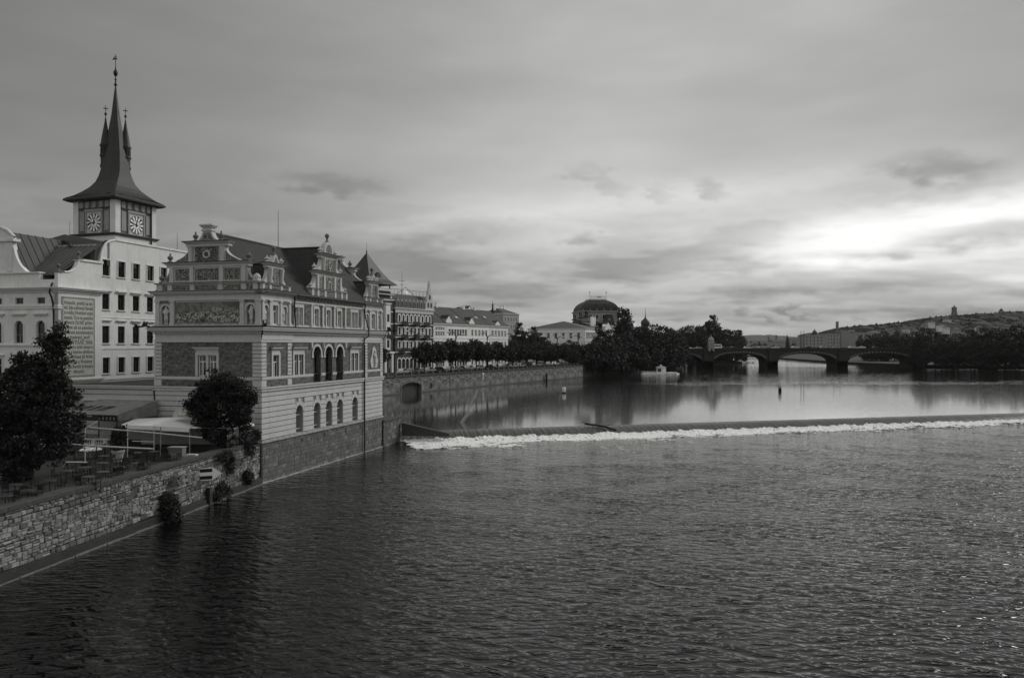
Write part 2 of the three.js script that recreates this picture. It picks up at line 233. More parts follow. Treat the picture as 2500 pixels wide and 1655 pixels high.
const WD = new THREE.Vector3(.9640, 0, -.2660), WP = new THREE.Vector3(.2660, 0, .9640);   // along the weir and downstream
const weirZ = (x) => -103.2 - .2759 * (x + 14.6);
function sheet(xs, zs, yf) {                                // xs, zs arrays; zs may be a function of x and row
  const p = [], t = [], id = [], nx = xs.length, nz = zs.length;
  for (let j = 0; j < nz; j++) for (let i = 0; i < nx; i++) { const x = xs[i], z = zs[j](x); p.push(x, yf(x, z), z); t.push(x, -z); }
  for (let j = 0; j + 1 < nz; j++) for (let i = 0; i + 1 < nx; i++) { const a = j * nx + i, b = a + 1, c = a + nx, d = c + 1; id.push(a, b, c, b, d, c); }
  const g = new THREE.BufferGeometry(); g.setAttribute('position', new THREE.Float32BufferAttribute(p, 3)); g.setAttribute('uv', new THREE.Float32BufferAttribute(t, 2)); g.setIndex(id); g.computeVertexNormals();
  if (g.attributes.normal.getY(0) < 0) { const k = g.index.array; for (let i = 0; i < k.length; i += 3) { const q = k[i]; k[i] = k[i + 1]; k[i + 1] = q; } g.computeVertexNormals(); } return g;
}
const lin = (a, b, n) => Array.from({ length: n + 1 }, (_, i) => a + (b - a) * i / n);
struct('river_water', sheet([...lin(-80, 130, 150), 180, 260, 400], lin(0, 1, 110).map((t) => (x) => 45 + (weirZ(x) + 2.2 - 45) * t), (x, z) => .10 * (fbm(x * .22 + 50, z * .22 + 80, 3) - .5) * smooth(-24, -18, x + (z + 70) * .12)), waterLow);
const upX = [-4000, -400, ...lin(-100, 300, 240), 600, 4000], edge1 = (x) => -205 - 34 * fbm(x * .03 + 5, 2, 4) - 8 * fbm(x * .4, 7, 2), edge2 = (x) => edge1(x) - 9 - 14 * fbm(x * .05 + 9, 4, 3), edge3 = (x) => -396 - 24 * fbm(x * .02 + 3, 8, 4) - 260 * (1 - smooth(116, 130, x) * smooth(196, 180, x));
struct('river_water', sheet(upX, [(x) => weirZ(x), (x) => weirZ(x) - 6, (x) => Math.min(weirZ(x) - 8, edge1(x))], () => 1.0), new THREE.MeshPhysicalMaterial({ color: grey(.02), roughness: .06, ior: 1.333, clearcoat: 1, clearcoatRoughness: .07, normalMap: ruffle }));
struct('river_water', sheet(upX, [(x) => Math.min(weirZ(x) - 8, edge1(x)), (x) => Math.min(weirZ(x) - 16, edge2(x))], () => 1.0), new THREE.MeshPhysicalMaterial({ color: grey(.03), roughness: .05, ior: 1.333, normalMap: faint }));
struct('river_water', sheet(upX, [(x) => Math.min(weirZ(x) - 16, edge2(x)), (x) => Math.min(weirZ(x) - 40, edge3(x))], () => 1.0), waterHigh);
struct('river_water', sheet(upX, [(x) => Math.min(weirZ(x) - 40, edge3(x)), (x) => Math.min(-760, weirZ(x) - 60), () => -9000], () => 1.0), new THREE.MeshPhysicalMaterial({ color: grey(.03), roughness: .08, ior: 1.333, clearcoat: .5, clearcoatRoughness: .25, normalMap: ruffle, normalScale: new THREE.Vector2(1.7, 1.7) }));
struct('riverbed', quad([-9000, -3, 200], [9000, -3, 200], [9000, -3, -9500], [-9000, -3, -9500]), M.soil);

// ---------------------------------------------------------------- weir and its foam
{
  const weir = thing('weir', 'long low river weir with a smooth dark sheet of water sliding over its rounded crest', 'weir', [-15.6, 0, weirZ(-15.6)]);
  const prof = [[-.5, .998], [0, 1.0], [.4, .985], [1.0, .90], [1.7, .72], [2.5, .46], [3.3, .16], [3.9, -.1], [4.3, -.35]], p = [], t = [], id = [], n = 420;
  for (let i = 0; i <= n; i++) { const l = i * .62; for (let k = 0; k < prof.length; k++) { const wob = k > 2 ? .05 * (vn(l * .9, k * .5) - .5) + .12 * (vn(l * .11 + 9, 3) - .5) : 0; const a = prof[k][0] + wob; p.push(WD.x * l + WP.x * a, prof[k][1] + (k > 1 ? wob * .3 : .006), WD.z * l + WP.z * a); t.push(l, a); } }
  const m = prof.length; for (let i = 0; i < n; i++) for (let k = 0; k + 1 < m; k++) { const a = i * m + k; id.push(a, a + 1, a + m, a + 1, a + m + 1, a + m); }
  const g = new THREE.BufferGeometry(); g.setAttribute('position', new THREE.Float32BufferAttribute(p, 3)); g.setAttribute('uv', new THREE.Float32BufferAttribute(t, 2)); g.setIndex(id); g.computeVertexNormals(); if (g.attributes.normal.getY(1) < 0) { g.index.array.reverse(); g.computeVertexNormals(); }
  part(weir, 'water_sheet', g, new THREE.MeshPhysicalMaterial({ color: grey(.075), roughness: .2, ior: 1.333, map: rep(copperT, 15, 26), bumpMap: rep(copperT, 9, 22), bumpScale: .35 }));
  part(weir, 'sill', mv(bx(0, 260, -3, .7, -.5, .5), 0, 0, 0, Math.atan2(-WD.z, WD.x)), M.wet);
  // foam at the foot
  const fp = [], fn = 1900, fw = 84, fh = [], keep = [];
  const P = (i, k) => { const l = .3 + i * .07, a = 3.25 + .5 * (vn(l * .5, 1) - .5) + k * .14 + .0016 * k * k, d = (a - 3.25); const e = fbm(l * 1.3, a * 1.5 + 40, 5), ridge = 1 - Math.abs(2 * fbm(l * 1.6 + 70, a * 1.9, 4) - 1); const y = (.34 * Math.exp(-d * .7) * (.35 + 1.5 * e * ridge) + .05 * ridge * Math.exp(-d * .2) + .30 * (fbm(l * 3.7 + 3, a * 4.1 + 9, 3) - .42) * Math.exp(-d * .30)) - .02; return [WD.x * l + WP.x * a, y, WD.z * l + WP.z * a, d, l]; };
  for (let i = 0; i <= fn; i++) for (let k = 0; k <= fw; k++) fh.push(P(i, k));
  const nf = (l, a) => fbm(l * .8 + 11, a * 1.9 + 5, 5) * .55 + .2 * fbm(l * .16 + 60, a * .3, 2) + .25 * fbm(l * 3.3 + 31, a * 4.6, 3);
  for (let i = 0; i < fn; i++) for (let k = 0; k < fw; k++) {
    const a = fh[i * (fw + 1) + k], b = fh[i * (fw + 1) + k + 1], c = fh[(i + 1) * (fw + 1) + k], d = fh[(i + 1) * (fw + 1) + k + 1];
    const thr = .22 + (.037 + .014 * smooth(20, 90, a[4])) * Math.min(a[3], 10) + .10 * smooth(.42, .30, fbm(a[4] * 4.7 + 2, a[3] * 5.5, 2)) - .05 * smooth(28, 6, a[4]) * smooth(1, 4, a[3]) + .0004 * a[4] * a[3] + .35 * smooth(1.6, .2, a[4]) + .12 * smooth(6, 12, a[3]);
    const tr = a[3] > 4 && fbm(a[4] * 1.9 + 7, a[3] * .45 + 3, 4) > .64 + .006 * a[3] + .10 * smooth(15, 80, a[4]) && vn(a[4] * 4, a[3] * 3) > .35;
    if (nf(a[4], a[3]) > thr || tr) keep.push(...a.slice(0, 3), ...b.slice(0, 3), ...c.slice(0, 3)); if (nf(a[4] + .04, a[3] + .05) > thr) keep.push(...b.slice(0, 3), ...d.slice(0, 3), ...c.slice(0, 3));
  }
  const r = rng(31);                                         // thrown spray
  for (let i = 0; i < 5200; i++) { const l = r() * 125, a = 3.2 + r() * r() * 3.2 + .4 * (vn(l * .5, 1) - .5), y = .05 + r() * r() * .55, s = .02 + r() * .045, x = WD.x * l + WP.x * a, z = WD.z * l + WP.z * a, q = r() * 6; keep.push(x - s, y, z, x + s * Math.cos(q), y - s * .6, z + s * Math.sin(q), x + s * .2, y + s * 1.3, z + s); }
  const fg = mergeVertices(tri(keep).deleteAttribute('normal').deleteAttribute('uv'), .003); fg.computeVertexNormals(); fg.setAttribute('uv', new THREE.Float32BufferAttribute(new Array(fg.attributes.position.count * 2).fill(0), 2));
  const f = single('foam', fg, mat(.82, { roughness: .8 }), 'white churning foam along the foot of the weir', 'foam', null, 'stuff'); f.position.copy(weir.position);
}

// ---------------------------------------------------------------- land
const flat = (pts, y, depth = 4) => { const g = ext(pts.map(([x, z]) => [x, -z]), 0, depth); g.rotateX(-Math.PI / 2); return g.translate(0, y - depth, 0); };
const RW = [-28.33, -30], RD = [.1419, -.9899], RN = [.9899, .1419];            // retaining wall: start, direction, outward normal
const onWall = (x, out = 0) => [RW[0] + RD[0] * x + RN[0] * out, RW[1] + RD[1] * x + RN[1] * out];
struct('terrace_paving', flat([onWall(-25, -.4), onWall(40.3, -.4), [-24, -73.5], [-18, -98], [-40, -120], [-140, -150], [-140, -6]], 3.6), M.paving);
const QA = Math.atan2(.887, .4618), Q0 = [-29, -174.8], QD = [.4618, -.887], QN = [.887, .4618];   // quay: start, direction upstream, outward normal
const quay = (s, n = 0) => [Q0[0] + QD[0] * s + QN[0] * n, Q0[1] + QD[1] * s + QN[1] * n];
struct('quay_street', flat([quay(-120, -.6), quay(118, -.6), quay(200, -6), [96, -440], [96, -700], [-500, -1300], [-600, -150], [-150, -110]], 5.2, 5), M.asphalt);

// ---------------------------------------------------------------- retaining wall of the terrace
{
  const w = thing('retaining_wall', 'rubble stone retaining wall of the café terrace along the river', 'wall', [RW[0], 0, RW[1]], Math.atan2(.9899, .1419));
  part(w, 'core', bx(-25, 40.2, -1, 3.68, -.8, -.05), M.mortar);
  part(w, 'footing', merge(bx(-25, 40.15, -.8, .50, -.045, .24), bx(-25, 40.15, .5, .62, -.04, .16)), M.wet);
  part(w, 'water_ledge', merge(lin(-25, 40.1, 46).slice(0, -1).map((x, i) => bx(x + .01, x + 1.4, -.8, .06 + .05 * HT[i * 7], .243, .30 + .07 * HT[i * 3 + 1]))), M.waterEdge = stone(.24));
  for (let x = -25, i = 0; x < 40; i++) { const l = Math.min(1.15 + .3 * HT[i + 900], 40.15 - x); part(w, 'coping_slab', bx(x + .008, x + l - .008, 3.684, 3.93 + .015 * HT[i + 40], -.95, .13), M.coping); x += l; }
  const r = rng(4), list = [];
  const stoneG = (wd, h) => { const c = .028 + r() * .02, d = .03 + r() * .07, j = () => (r() - .5) * .09, o = [[-wd / 2 + j() * .4, j() * .4], [wd / 2 + j() * .4, j() * .4], [wd / 2 + j() * .4, h + j() * .4], [-wd / 2 + j() * .4, h + j() * .4]], b = o.map((q) => [q[0], q[1], -.06]), m = o.map((q) => [q[0], q[1], d * .4]), f = o.map((q, i) => [q[0] + (i === 0 || i === 3 ? c : -c), q[1] + (i < 2 ? c : -c), d + j() * .5]), fs = [f]; for (let i = 0; i < 4; i++) { const k = (i + 1) % 4; fs.push([b[i], b[k], m[k], m[i]], [m[i], m[k], f[k], f[i]]); } return faces3(fs); };
  let y = .58, row = 0;
  while (y < 3.62) {
    const h = Math.min(3.66 - y, .15 + r() * .17 + (y > 3.1 ? .05 : 0)); let x = -2 + r() * .3;
    while (x < 40) { const wd = Math.min(.18 + r() * r() * .55 + h * .4, 40.05 - x), wob = .06 * Math.sin(x * .35 + row * .7) + .14 * (vn(x * .55, row * .3) - .5); const kk = () =>  Math.min(4, Math.floor(r() * 5 * (.75 + .5 * vn(x * .3, y * .9 + 7))));
      if (wd > .1 && vn(x * .5 + 20, y * 1.2) > .13) { const q = r(), f = .35 + .3 * r(); if (q < .24 && h > .19) { list.push({ x: x + wd / 2, y: y + wob, w: wd - .02, h: h * f - .02, k: kk() }, { x: x + wd / 2 + (r() - .5) * .03, y: y + wob + h * f, w: wd - .03, h: h * (1 - f) - .02, k: kk() }); } else if (q < .4 && wd > .45) { list.push({ x: x + wd * f / 2, y: y + wob, w: wd * f - .022, h: h - .03, k: kk() }, { x: x + wd * (1 + f) / 2, y: y + wob + .02, w: wd * (1 - f) - .022, h: h * (.75 + .3 * r()) - .02, k: kk() }); } else list.push({ x: x + wd / 2, y: y + wob + (r() - .5) * .03, w: wd - .022, h: h * (.9 + .16 * r()) - .022, k: kk() }); } x += wd; }
    y += h; row++;
  }
  const vis = list.filter((s) => s.x > 10.6).sort((a, b) => (b.w * b.h / (b.x + 30) ** 2) - (a.w * a.h / (a.x + 30) ** 2)), top = new Set(vis.slice(0, 298)), rest = [], cols = [];
  for (const s of list) {
    const g = stoneG(s.w, s.h), z = (r() - .5) * .04 - .005, yy = Math.min(s.y, 3.665 - s.h);
    if (top.has(s)) part(w, 'stone', g, M.rub[s.k], s.x, yy, z); else { mv(g, s.x, yy, z); rest.push(g); const v = [.27, .34, .21, .44, .15][s.k]; for (let i = 0; i < g.attributes.position.count; i++) cols.push(v * TINT[0], v * TINT[1], v * TINT[2]); }
  }
  const rg = merge(rest); rg.setAttribute('color', new THREE.Float32BufferAttribute(cols, 3));
  part(w, 'small_stones', rg, new THREE.MeshStandardMaterial({ vertexColors: true, roughness: .9, map: rep(stoneT, 1.1), bumpMap: rep(grainT, .8), bumpScale: .012 })).userData.kind = 'stuff';
  part(w, 'mooring_recess', merge(bx(25.3, 26.9, 2.35, 3.0, -.04, .075), mv(clean(new THREE.TorusGeometry(.16, .035, 6, 14)), 26.1, 2.62, .13)), M.wet);
  part(w, 'downpipe_channel', bx(40.16, 40.5, -.8, 3.9, -.5, .1), M.dark);
  part(w, 'buttress', bx(30.9, 31.3, -.8, 1.35, .06, .42), M.wet);
}

// ---------------------------------------------------------------- painted ornament and fresco (flat print on the walls)
const ornT = canvasTex(1024, 1024, (x, w, h) => {
  x.fillStyle = '#4d4d4b'; x.fillRect(0, 0, w, h); const r = rng(12); x.lineCap = 'round';
  for (let i = 0; i < 150; i++) { const cx = (i % 12) / 12 * w + r() * 40, cy = Math.floor(i / 12) / 12 * h + r() * 40, R = 26 + r() * 26, d = r() < .5 ? 1 : -1, a0 = r() * 6.3; x.strokeStyle = `rgb(${[188, 205, 165][i % 3]},${[187, 204, 164][i % 3]},${[182, 198, 160][i % 3]})`; for (const ox of [0, -w]) for (const oy of [0, -h]) { x.lineWidth = 9 + r() * 5; x.beginPath(); for (let k = 0; k <= 26; k++) { const a = a0 + d * k * .36, q = R * (1 - k / 30); const px = cx + ox + Math.cos(a) * q, py = cy + oy + Math.sin(a) * q; k ? x.lineTo(px, py) : x.moveTo(px, py); } x.stroke(); x.fillStyle = x.strokeStyle; x.beginPath(); x.ellipse(cx + ox + Math.cos(a0) * R * 1.3, cy + oy + Math.sin(a0) * R * 1.3, 16, 8, a0, 0, 6.3); x.fill(); } }
});
const frescoT = canvasTex(1024, 330, (x, w, h) => {
  x.fillStyle = '#8d8d89'; x.fillRect(0, 0, w, h); const r = rng(40); x.lineCap = 'round';
  for (let i = 0; i < 60; i++) { const v = 90 + r() * 60 | 0; x.fillStyle = `rgba(${v},${v},${v - 3},.5)`; x.beginPath(); x.ellipse(r() * w, r() * h, 30 + r() * 90, 14 + r() * 34, r() * 3, 0, 6.3); x.fill(); }
  for (let i = 0; i < 420; i++) {                             // a crowd of struggling bodies, as strokes
    const px = r() * w, py = h * (.22 + .75 * Math.sqrt(r())), mid = Math.exp(-(((px - w * .5) / 120) ** 2)); if (py < h * (.45 - .25 * mid)) { if (r() < .6) continue; }
    const a = r() * 3.14 - .4, l = 14 + r() * 34, dark = r() < .5, v = dark ? 45 + r() * 40 | 0 : 165 + r() * 65 | 0; x.strokeStyle = `rgb(${v},${v},${v - 4})`; x.lineWidth = 5 + r() * 10; x.beginPath(); x.moveTo(px, py); x.quadraticCurveTo(px + Math.cos(a) * l * .6 + r() * 12, py - Math.sin(a) * l * .6, px + Math.cos(a + .5) * l, py - Math.sin(a + .5) * l); x.stroke();
    if (!dark && r() < .4) { x.fillStyle = x.strokeStyle; x.beginPath(); x.arc(px, py - 6, 6 + r() * 4, 0, 6.3); x.fill(); }
  }
  x.strokeStyle = '#4c4c4a'; x.lineWidth = 3; for (let i = 0; i < 16; i++) { const px = r() * w, py = h * (.3 + r() * .4); x.beginPath(); x.moveTo(px, py); x.lineTo(px + 90 * (r() - .3), py - 50 * r()); x.stroke(); }
  x.strokeStyle = '#5b5b58'; x.lineWidth = 8; x.strokeRect(0, 0, w, h);
});
M.orn = mat(.72, { map: rep(ornT, 2.4) }); M.orn2 = mat(.5, { map: rep(ornT, 2.9) });
// an ornament panel takes its own cut of the pattern
let cut = 0; const ornPanel = (x0, x1, y0, y1, z) => { const g = bx(x0, x1, y0, y1, z - .03, z), u = g.attributes.uv; cut += .37; for (let i = 0; i < u.count; i++) u.setXY(i, u.getX(i) + cut, u.getY(i) + cut * 1.7); return g; };

// ---------------------------------------------------------------- statue of a standing figure, one continuous surface
function statueGeo(turn) {
  const R = 44, mc = new MarchingCubes(R, mat(.5), false, false, 60000), sc = 1.05, J = (a, b, r0, r1) => ({ a, b, r0, r1 });
  const k = turn ? 1 : -1, bones = [J([0, .62, 0], [0, .30, 0], .15, .20), J([0, .33, 0], [0, .06, .0], .19, .13), J([-.09, .05, 0], [-.11, -.38, .03], .105, .075), J([-.11, -.38, .03], [-.10, -.84, 0], .075, .055), J([.09, .05, 0], [.13, -.38, .07], .105, .075), J([.13, -.38, .07], [.12, -.84, .02], .075, .055), J([-.1, -.86, .02], [-.12, -.88, .13], .05, .04), J([.12, -.86, .04], [.16, -.88, .15], .05, .04),
    J([0, .62, 0], [0, .74, .02], .07, .06), J([0, .80, .03], [0, .86, .03], .095, .09), J([-.2, .56, 0], [-.29, .32, .04], .075, .06), J([-.29, .32, .04], [-.12, .22, .18], .055, .045), J([.2, .56, 0], [.30, .36 + .3 * (k > 0), .05], .075, .06), J([.30, .36 + .3 * (k > 0), .05], [.16, .24 + .62 * (k > 0), .14], .055, .045), J([0, .1, 0], [.05, -.34, .03], .17, .17 - .06 * (k > 0))];
  for (let z = 0; z < R; z++) for (let y = 0; y < R; y++) for (let x = 0; x < R; x++) {
    const p = [x, y, z].map((v) => (v / R * 2 - 1) * sc); let acc = 0;
    for (const b of bones) { const d = [0, 1, 2].map((i) => b.b[i] - b.a[i]), l2 = d[0] ** 2 + d[1] ** 2 + d[2] ** 2, t = Math.min(1, Math.max(0, d.reduce((s, v, i) => s + v * (p[i] - b.a[i]), 0) / l2)); acc += Math.exp(-26 * (Math.hypot(p[0] - b.a[0] - d[0] * t, p[1] - b.a[1] - d[1] * t, p[2] - b.a[2] - d[2] * t) - (b.r0 + (b.r1 - b.r0) * t))); }
    mc.field[x + y * R + z * R * R] = Math.log(acc + 1e-20) / 26;
  }
  mc.isolation = 0; mc.update(); const n = mc.count; const g = new THREE.BufferGeometry(); g.setAttribute('position', new THREE.BufferAttribute(mc.positionArray.slice(0, n * 3), 3)); g.setAttribute('normal', new THREE.BufferAttribute(mc.normalArray.slice(0, n * 3), 3)); g.setAttribute('uv', new THREE.BufferAttribute(new Float32Array(n * 2), 2)); g.scale(sc, sc, sc); return g.translate(0, .92, 0);
}
const statues = [statueGeo(0), statueGeo(1)];
const urnG = lathe([[.26, 0], [.26, .12], [.12, .18], [.12, .26], [.26, .42], [.27, .55], [.14, .66], [.07, .72], [.1, .80], [.05, .88], [0, .98]], 10), ballFin = lathe([[.22, 0], [.22, .18], [.1, .24], [.09, .42], [.14, .46], [.1, .52], [.2, .62], [.24, .76], [.2, .90], [.08, .99], [0, 1.0]], 12);

// ---------------------------------------------------------------- riverside museum
{
  const W = 11.15, L = 26.3, RY = -14.6 * Math.PI / 180;
  const b = thing('museum_building', 'neo renaissance riverside house with painted gable, rusticated base and steep tiled roof', 'building', [-22.6, 0, -70], RY);
  const gm = new THREE.Matrix4().setPosition(-W, 0, 0), rm = new THREE.Matrix4().makeRotationY(Math.PI / 2);          // gable facade: s 0..W ; river facade: s 0..L
  const backm = new THREE.Matrix4().makeRotationY(Math.PI).setPosition(0, 0, -L);
  const G = (g) => g.applyMatrix4(gm), R = (g) => g.applyMatrix4(rm);
  // ---- plinth of ashlar on the river side, recessed joints
  part(b, 'plinth_core', bx(-W, -.06, -1, 3.62, -L, -.06), M.mortar);
  { const r = rng(91); const hs = [.46, .42, .40, .44, .38, .40, .42, .39, .38]; let y = -.04; for (let k = 0; k < 9; k++) { const h = hs[k]; let s = .01 - (k % 2) * .1; while (s < L - .1) { const l = Math.min(.5 + r() * .8, L - s), s0 = Math.max(s, .01); part(b, 'ashlar_block', R(ext(rectHole(s0 + .012, s + l - .012, y + .012, Math.min(y + h, 3.6) - .012), -.06, .0 + r() * .03, [], .015)), M.ash[Math.floor(r() * r() * 4.2) % 4]); s += l; } y += h; } 
    y = -.04; for (let k = 0; k < 9; k++) { const h = hs[k]; let s = W; while (s > 0) { const l = .6 + r() * .8, s0 = Math.max(0, s - l); if (s - s0 > .1 && k > 4 && s > 7) part(b, 'ashlar_block', G(ext(rectHole(s0 + .012, s - .012, y + .012, Math.min(y + h, 3.6) - .012), -.06, r() * .03, [], .015)), M.ash[Math.floor(r() * 4)]); s -= l; } y += h; } }
  part(b, 'waterline_ledge', merge(lin(0, L, 24).slice(0, -1).map((s, i) => R(bx(s, s + 1.05, -.8, .03 + .07 * HT[i + 300], .01, .13 + .05 * HT[i + 333])))), M.ledge);
  for (const s of [7.0, 11.6, 16.5, 20.1]) part(b, 'weep_hole', R(bx(s, s + .2, 2.95, 3.3, .02, .04)), M.dark);
  part(b, 'plinth_ledge', merge(bx(-W - .1, .16, 3.62, 3.80, -L - .1, .14), bx(-W - .05, .1, 3.803, 3.88, -L - .05, .08)), M.ledge);
  // ---- rusticated ground floor: every course a block of its own between dark joints
  const pav0 = 5.25, pav1 = 21.1, win0 = [6.75, 10.25, 12.8, 15.3, 18.95];
  const aw = 1.36, ay = 3.9, at2 = 6.58;
  part(b, 'ground_core', bx(-W + .1, -1.12, 3.88, 8.3, -L + .1, -.12), M.tower); part(b, 'ground_wall', R(ext([[.13, 3.88], [L - .1, 3.88], [L - .1, 8.3], [.13, 8.3]], -1.11, -.12, win0.map((c) => archPath(c - aw / 2, c + aw / 2, ay, at2)))), M.grey);
  {
    const cuts = [[0, 1.25], [1.256, 4.2], [4.206, pav0], [pav0 + .006, pav1], [pav1 + .006, 22.4], [22.406, 25.1], [25.106, L]], H0 = 3.9, st = .486;
    for (const [s0, s1] of cuts) for (let k = 0; k < 9; k++) {
      const y0 = H0 + k * st + .03, y1 = H0 + (k + 1) * st - .03, out = s0 < pav0 - .01 || s0 > pav1 ? .06 : 0;
      let segs = [[s0, s1]];
      if (s0 > pav0 && s1 < pav1 + .1 && y0 < at2 + .9) { segs = []; let a = s0; for (const c of win0) { const half = y1 < at2 - aw / 2 ? aw / 2 : y1 < at2 + .95 ? aw / 2 + .22 : 0; if (!half) continue; segs.push([a, c - half]); a = c + half; } segs.push([a, s1]); }
      for (const [a, c] of segs) part(b, 'rusticated_block', R(ext(rectHole(a, c, y0, y1), -.13, out, [], .018)), M.band);
    }
    for (const c of win0) {                                    // arched opening with its fan of voussoirs
      const r = aw / 2, cy = at2 - r; for (let k = 0; k < 7; k++) { const a0 = k / 7 * Math.PI + .02, a1 = (k + 1) / 7 * Math.PI - .02, kk = k === 3, o = kk ? 1.62 : 1.26 + .16 * (k % 2), q = []; for (const t of [a0, (a0 + a1) / 2, a1]) q.push([c + Math.cos(t) * r, cy + Math.sin(t) * r]); const clampY = (t, m) => { let x = Math.cos(t) * r * m, y = Math.sin(t) * r * m; const lim = r + .22; if (Math.abs(x) > lim) { const f = lim / Math.abs(x); x *= f; y = Math.max(y * f, .0); } return [c + x, cy + Math.min(y, 1.56)]; }; q.push(clampY(a1, o * 1.25), clampY((a0 + a1) / 2, o * 1.25), clampY(a0, o * 1.25)); part(b, 'voussoir', R(ext(q, -.13, .004, [], .012)), M.band); }
      
      windowSet(b, rm.clone().multiply(new THREE.Matrix4().makeTranslation(c, ay, -.9)), aw - .03, at2 - ay - .02, { arch: 1, style: 'bars', frameMat: M.greySash });
      for (const y of [4.25, 5.6]) part(b, 'window_bar', R(tube([[c - r, y, -.35], [c + r, y, -.35]], .03)), M.sash);
    }
    for (let k = 0; k < 9; k++) { const y0 = H0 + k * st + .03, y1 = H0 + (k + 1) * st - .03; for (const [a, c] of [[0, 1.6], [1.606, 9.9], [9.906, W]]) part(b, 'rusticated_block', G(ext(rectHole(a, c, y0, y1), -.13, .06, [], .018)), M.band); }
  }
  part(b, 'string_course', merge(bx(-W - .2, .2, 8.28, 8.42, -L - .2, .2), bx(-W - .12, .12, 8.423, 8.52, -L - .12, .12), bx(-W - .26, .26, 8.523, 8.66, -L - .26, .26)), M.trim);
  // ---- middle storey, brick with quoins
  part(b, 'storey_core', bx(-W + .3, -1.4, 8.66, 17.2, -L + .3, -1.2), M.room); part(b, 'storey_floor', merge(bx(-W + .5, -.5, 14.1, 14.25, -L + .5, -.5), bx(-W + .5, -.5, 8.5, 8.66, -L + .5, -.5)), M.room);
  const inner = (g) => R(g);
  const gWin = [{ x: W - 6.12, y: 9.62, w: .84, h: 1.95 }, { x: W - 4.98, y: 9.62, w: .84, h: 1.95 }];
  facade(b, [-W, .02, 0], W, 8.66, 12.75, M.brick, gWin.map((w) => ({ ...w, bar: .075 })), { t: .5, glass: M.clear, curtain: 1 });
  const rWin = [{ x: 2.35, y: 9.5, w: 1.0, h: 2.06 }, { x: 5.98, y: 9.5, w: .78, h: 2.06 }, { x: 6.92, y: 9.5, w: .78, h: 2.06 }, { x: 18.2, y: 9.5, w: .78, h: 2.06 }, { x: 19.14, y: 9.5, w: .78, h: 2.06 }], loggia = [10.1, 12.6, 15.1];
  facade(b, [.02, 0, Math.PI / 2], L, 8.66, 12.75, M.brick, [...rWin, ...loggia.map((x) => ({ x, y: 8.7, w: 1.62, h: 3.66, arch: 1, open: 1 }))], { t: .5, glass: M.clear, curtain: 1 });
  part(b, 'loggia_back_wall', R(bx(8.6, 16.6, 8.67, 12.7, -1.38, -1.3)), M.tower); part(b, 'loggia_floor', R(bx(8.6, 16.6, 8.6, 8.69, -1.3, -.45)), M.grey);
  for (const c of loggia) {
    part(b, 'loggia_arch', R(archRing(c - 1.05, c + 1.05, 11.34, 12.6, .24, .024, .10)), M.trim);
    for (const k of [-1, 1]) part(b, 'impost', R(bx(c + k * .95 - .17, c + k * .95 + .17, 11.2, 11.34, -.1, .13)), M.trim);
    part(b, 'loggia_back_door', R(ext(archShape(c - .55, c + .55, 8.7, 11.6), -1.298, -1.25)), M.glass);
    part(b, 'railing', merge(lin(c - .78, c + .78, 8).map((s) => R(cyl(.025, .025, .85, 5).translate(s, 8.7, -.12))), R(bx(c - .81, c + .81, 9.5, 9.58, -.17, -.07))), M.iron);
    for (const k of [-1, 1]) part(b, 'console', R(ext([[c + k * 1.24 - .1, 12.2], [c + k * 1.24 + .1, 12.2], [c + k * 1.24 + .13, 12.74], [c + k * 1.24 - .13, 12.74]], .024, .24)), M.trim);
  }
  const surround = (f, x0, x1, y0, y1) => { part(b, 'window_surround', f(merge(bx(x0 - .24, x0, y0, y1 + .24, .024, .1), bx(x1, x1 + .24, y0, y1 + .24, .024, .1), bx(x0, x1, y1, y1 + .24, .024, .1))), M.trim); part(b, 'window_hood', f(merge(bx(x0 - .42, x1 + .42, y1 + .62, y1 + .74, .024, .34), bx(x0 - .3, x1 + .3, y1 + .5, y1 + .617, .024, .2), bx(x0 - .2, x1 + .2, y1 + .243, y1 + .497, .024, .07))), M.trim); part(b, 'flashing', f(bx(x0 - .46, x1 + .46, y1 + .742, y1 + .79, .024, .38)), M.lead); };
  surround(R, 1.85, 2.85, 9.5, 11.56); surround(R, 5.59, 7.31, 9.5, 11.56); surround(R, 17.81, 19.53, 9.5, 11.56); surround(G, W - 6.54, W - 4.56, 9.62, 11.57);
  part(b, 'mullion', merge(R(bx(6.37, 6.53, 9.5, 11.56, -.2, .06)), R(bx(18.59, 18.75, 9.5, 11.56, -.2, .06)), G(bx(W - 5.68, W - 5.42, 9.62, 11.57, -.2, .06))), M.trim);
  const sillSeg = (f, a, c) => part(b, 'sill_course', f(merge(bx(a, c, 9.36, 9.58, .024, .12), bx(a, c, 9.28, 9.357, .024, .06))), M.trim);
  sillSeg(G, 0, W); for (const [a, c] of [[0, 9.28], [10.92, 11.78], [13.42, 14.28], [15.92, L]]) sillSeg(R, a, c);
  // quoins
  const quoin = (f, s0, s1, side) => { for (let k = 0; k < 9; k++) part(b, 'quoin', f(ext(rectHole(s0, s1, 9.62 + k * .345, 9.62 + k * .345 + .29), .022, .11, [], .015)), M.trim); part(b, 'quoin', f(ext(rectHole(s0, s1, 8.7, 9.25), .022, .11, [], .015)), M.trim); };
  quoin(G, W - .82, W + .1); quoin(G, -.1, .72); quoin(R, -.02, .72); quoin(R, 4.35, 5.1); quoin(R, 21.2, 21.95); quoin(R, L - .72, L);
  part(b, 'cartouche', merge(R(ext([[23.0, 9.75], [24.6, 9.75], [24.9, 10.6], [24.5, 11.2], [24.3, 12.0], [23.8, 12.35], [23.3, 12.0], [23.1, 11.2], [22.7, 10.6]], .024, .14, [], .04)), mv(statues[0].clone(), 0, 0, 0, Math.PI / 2, [.9, 1.05, .9]).translate(.2, 9.9, -23.8)), M.trim);
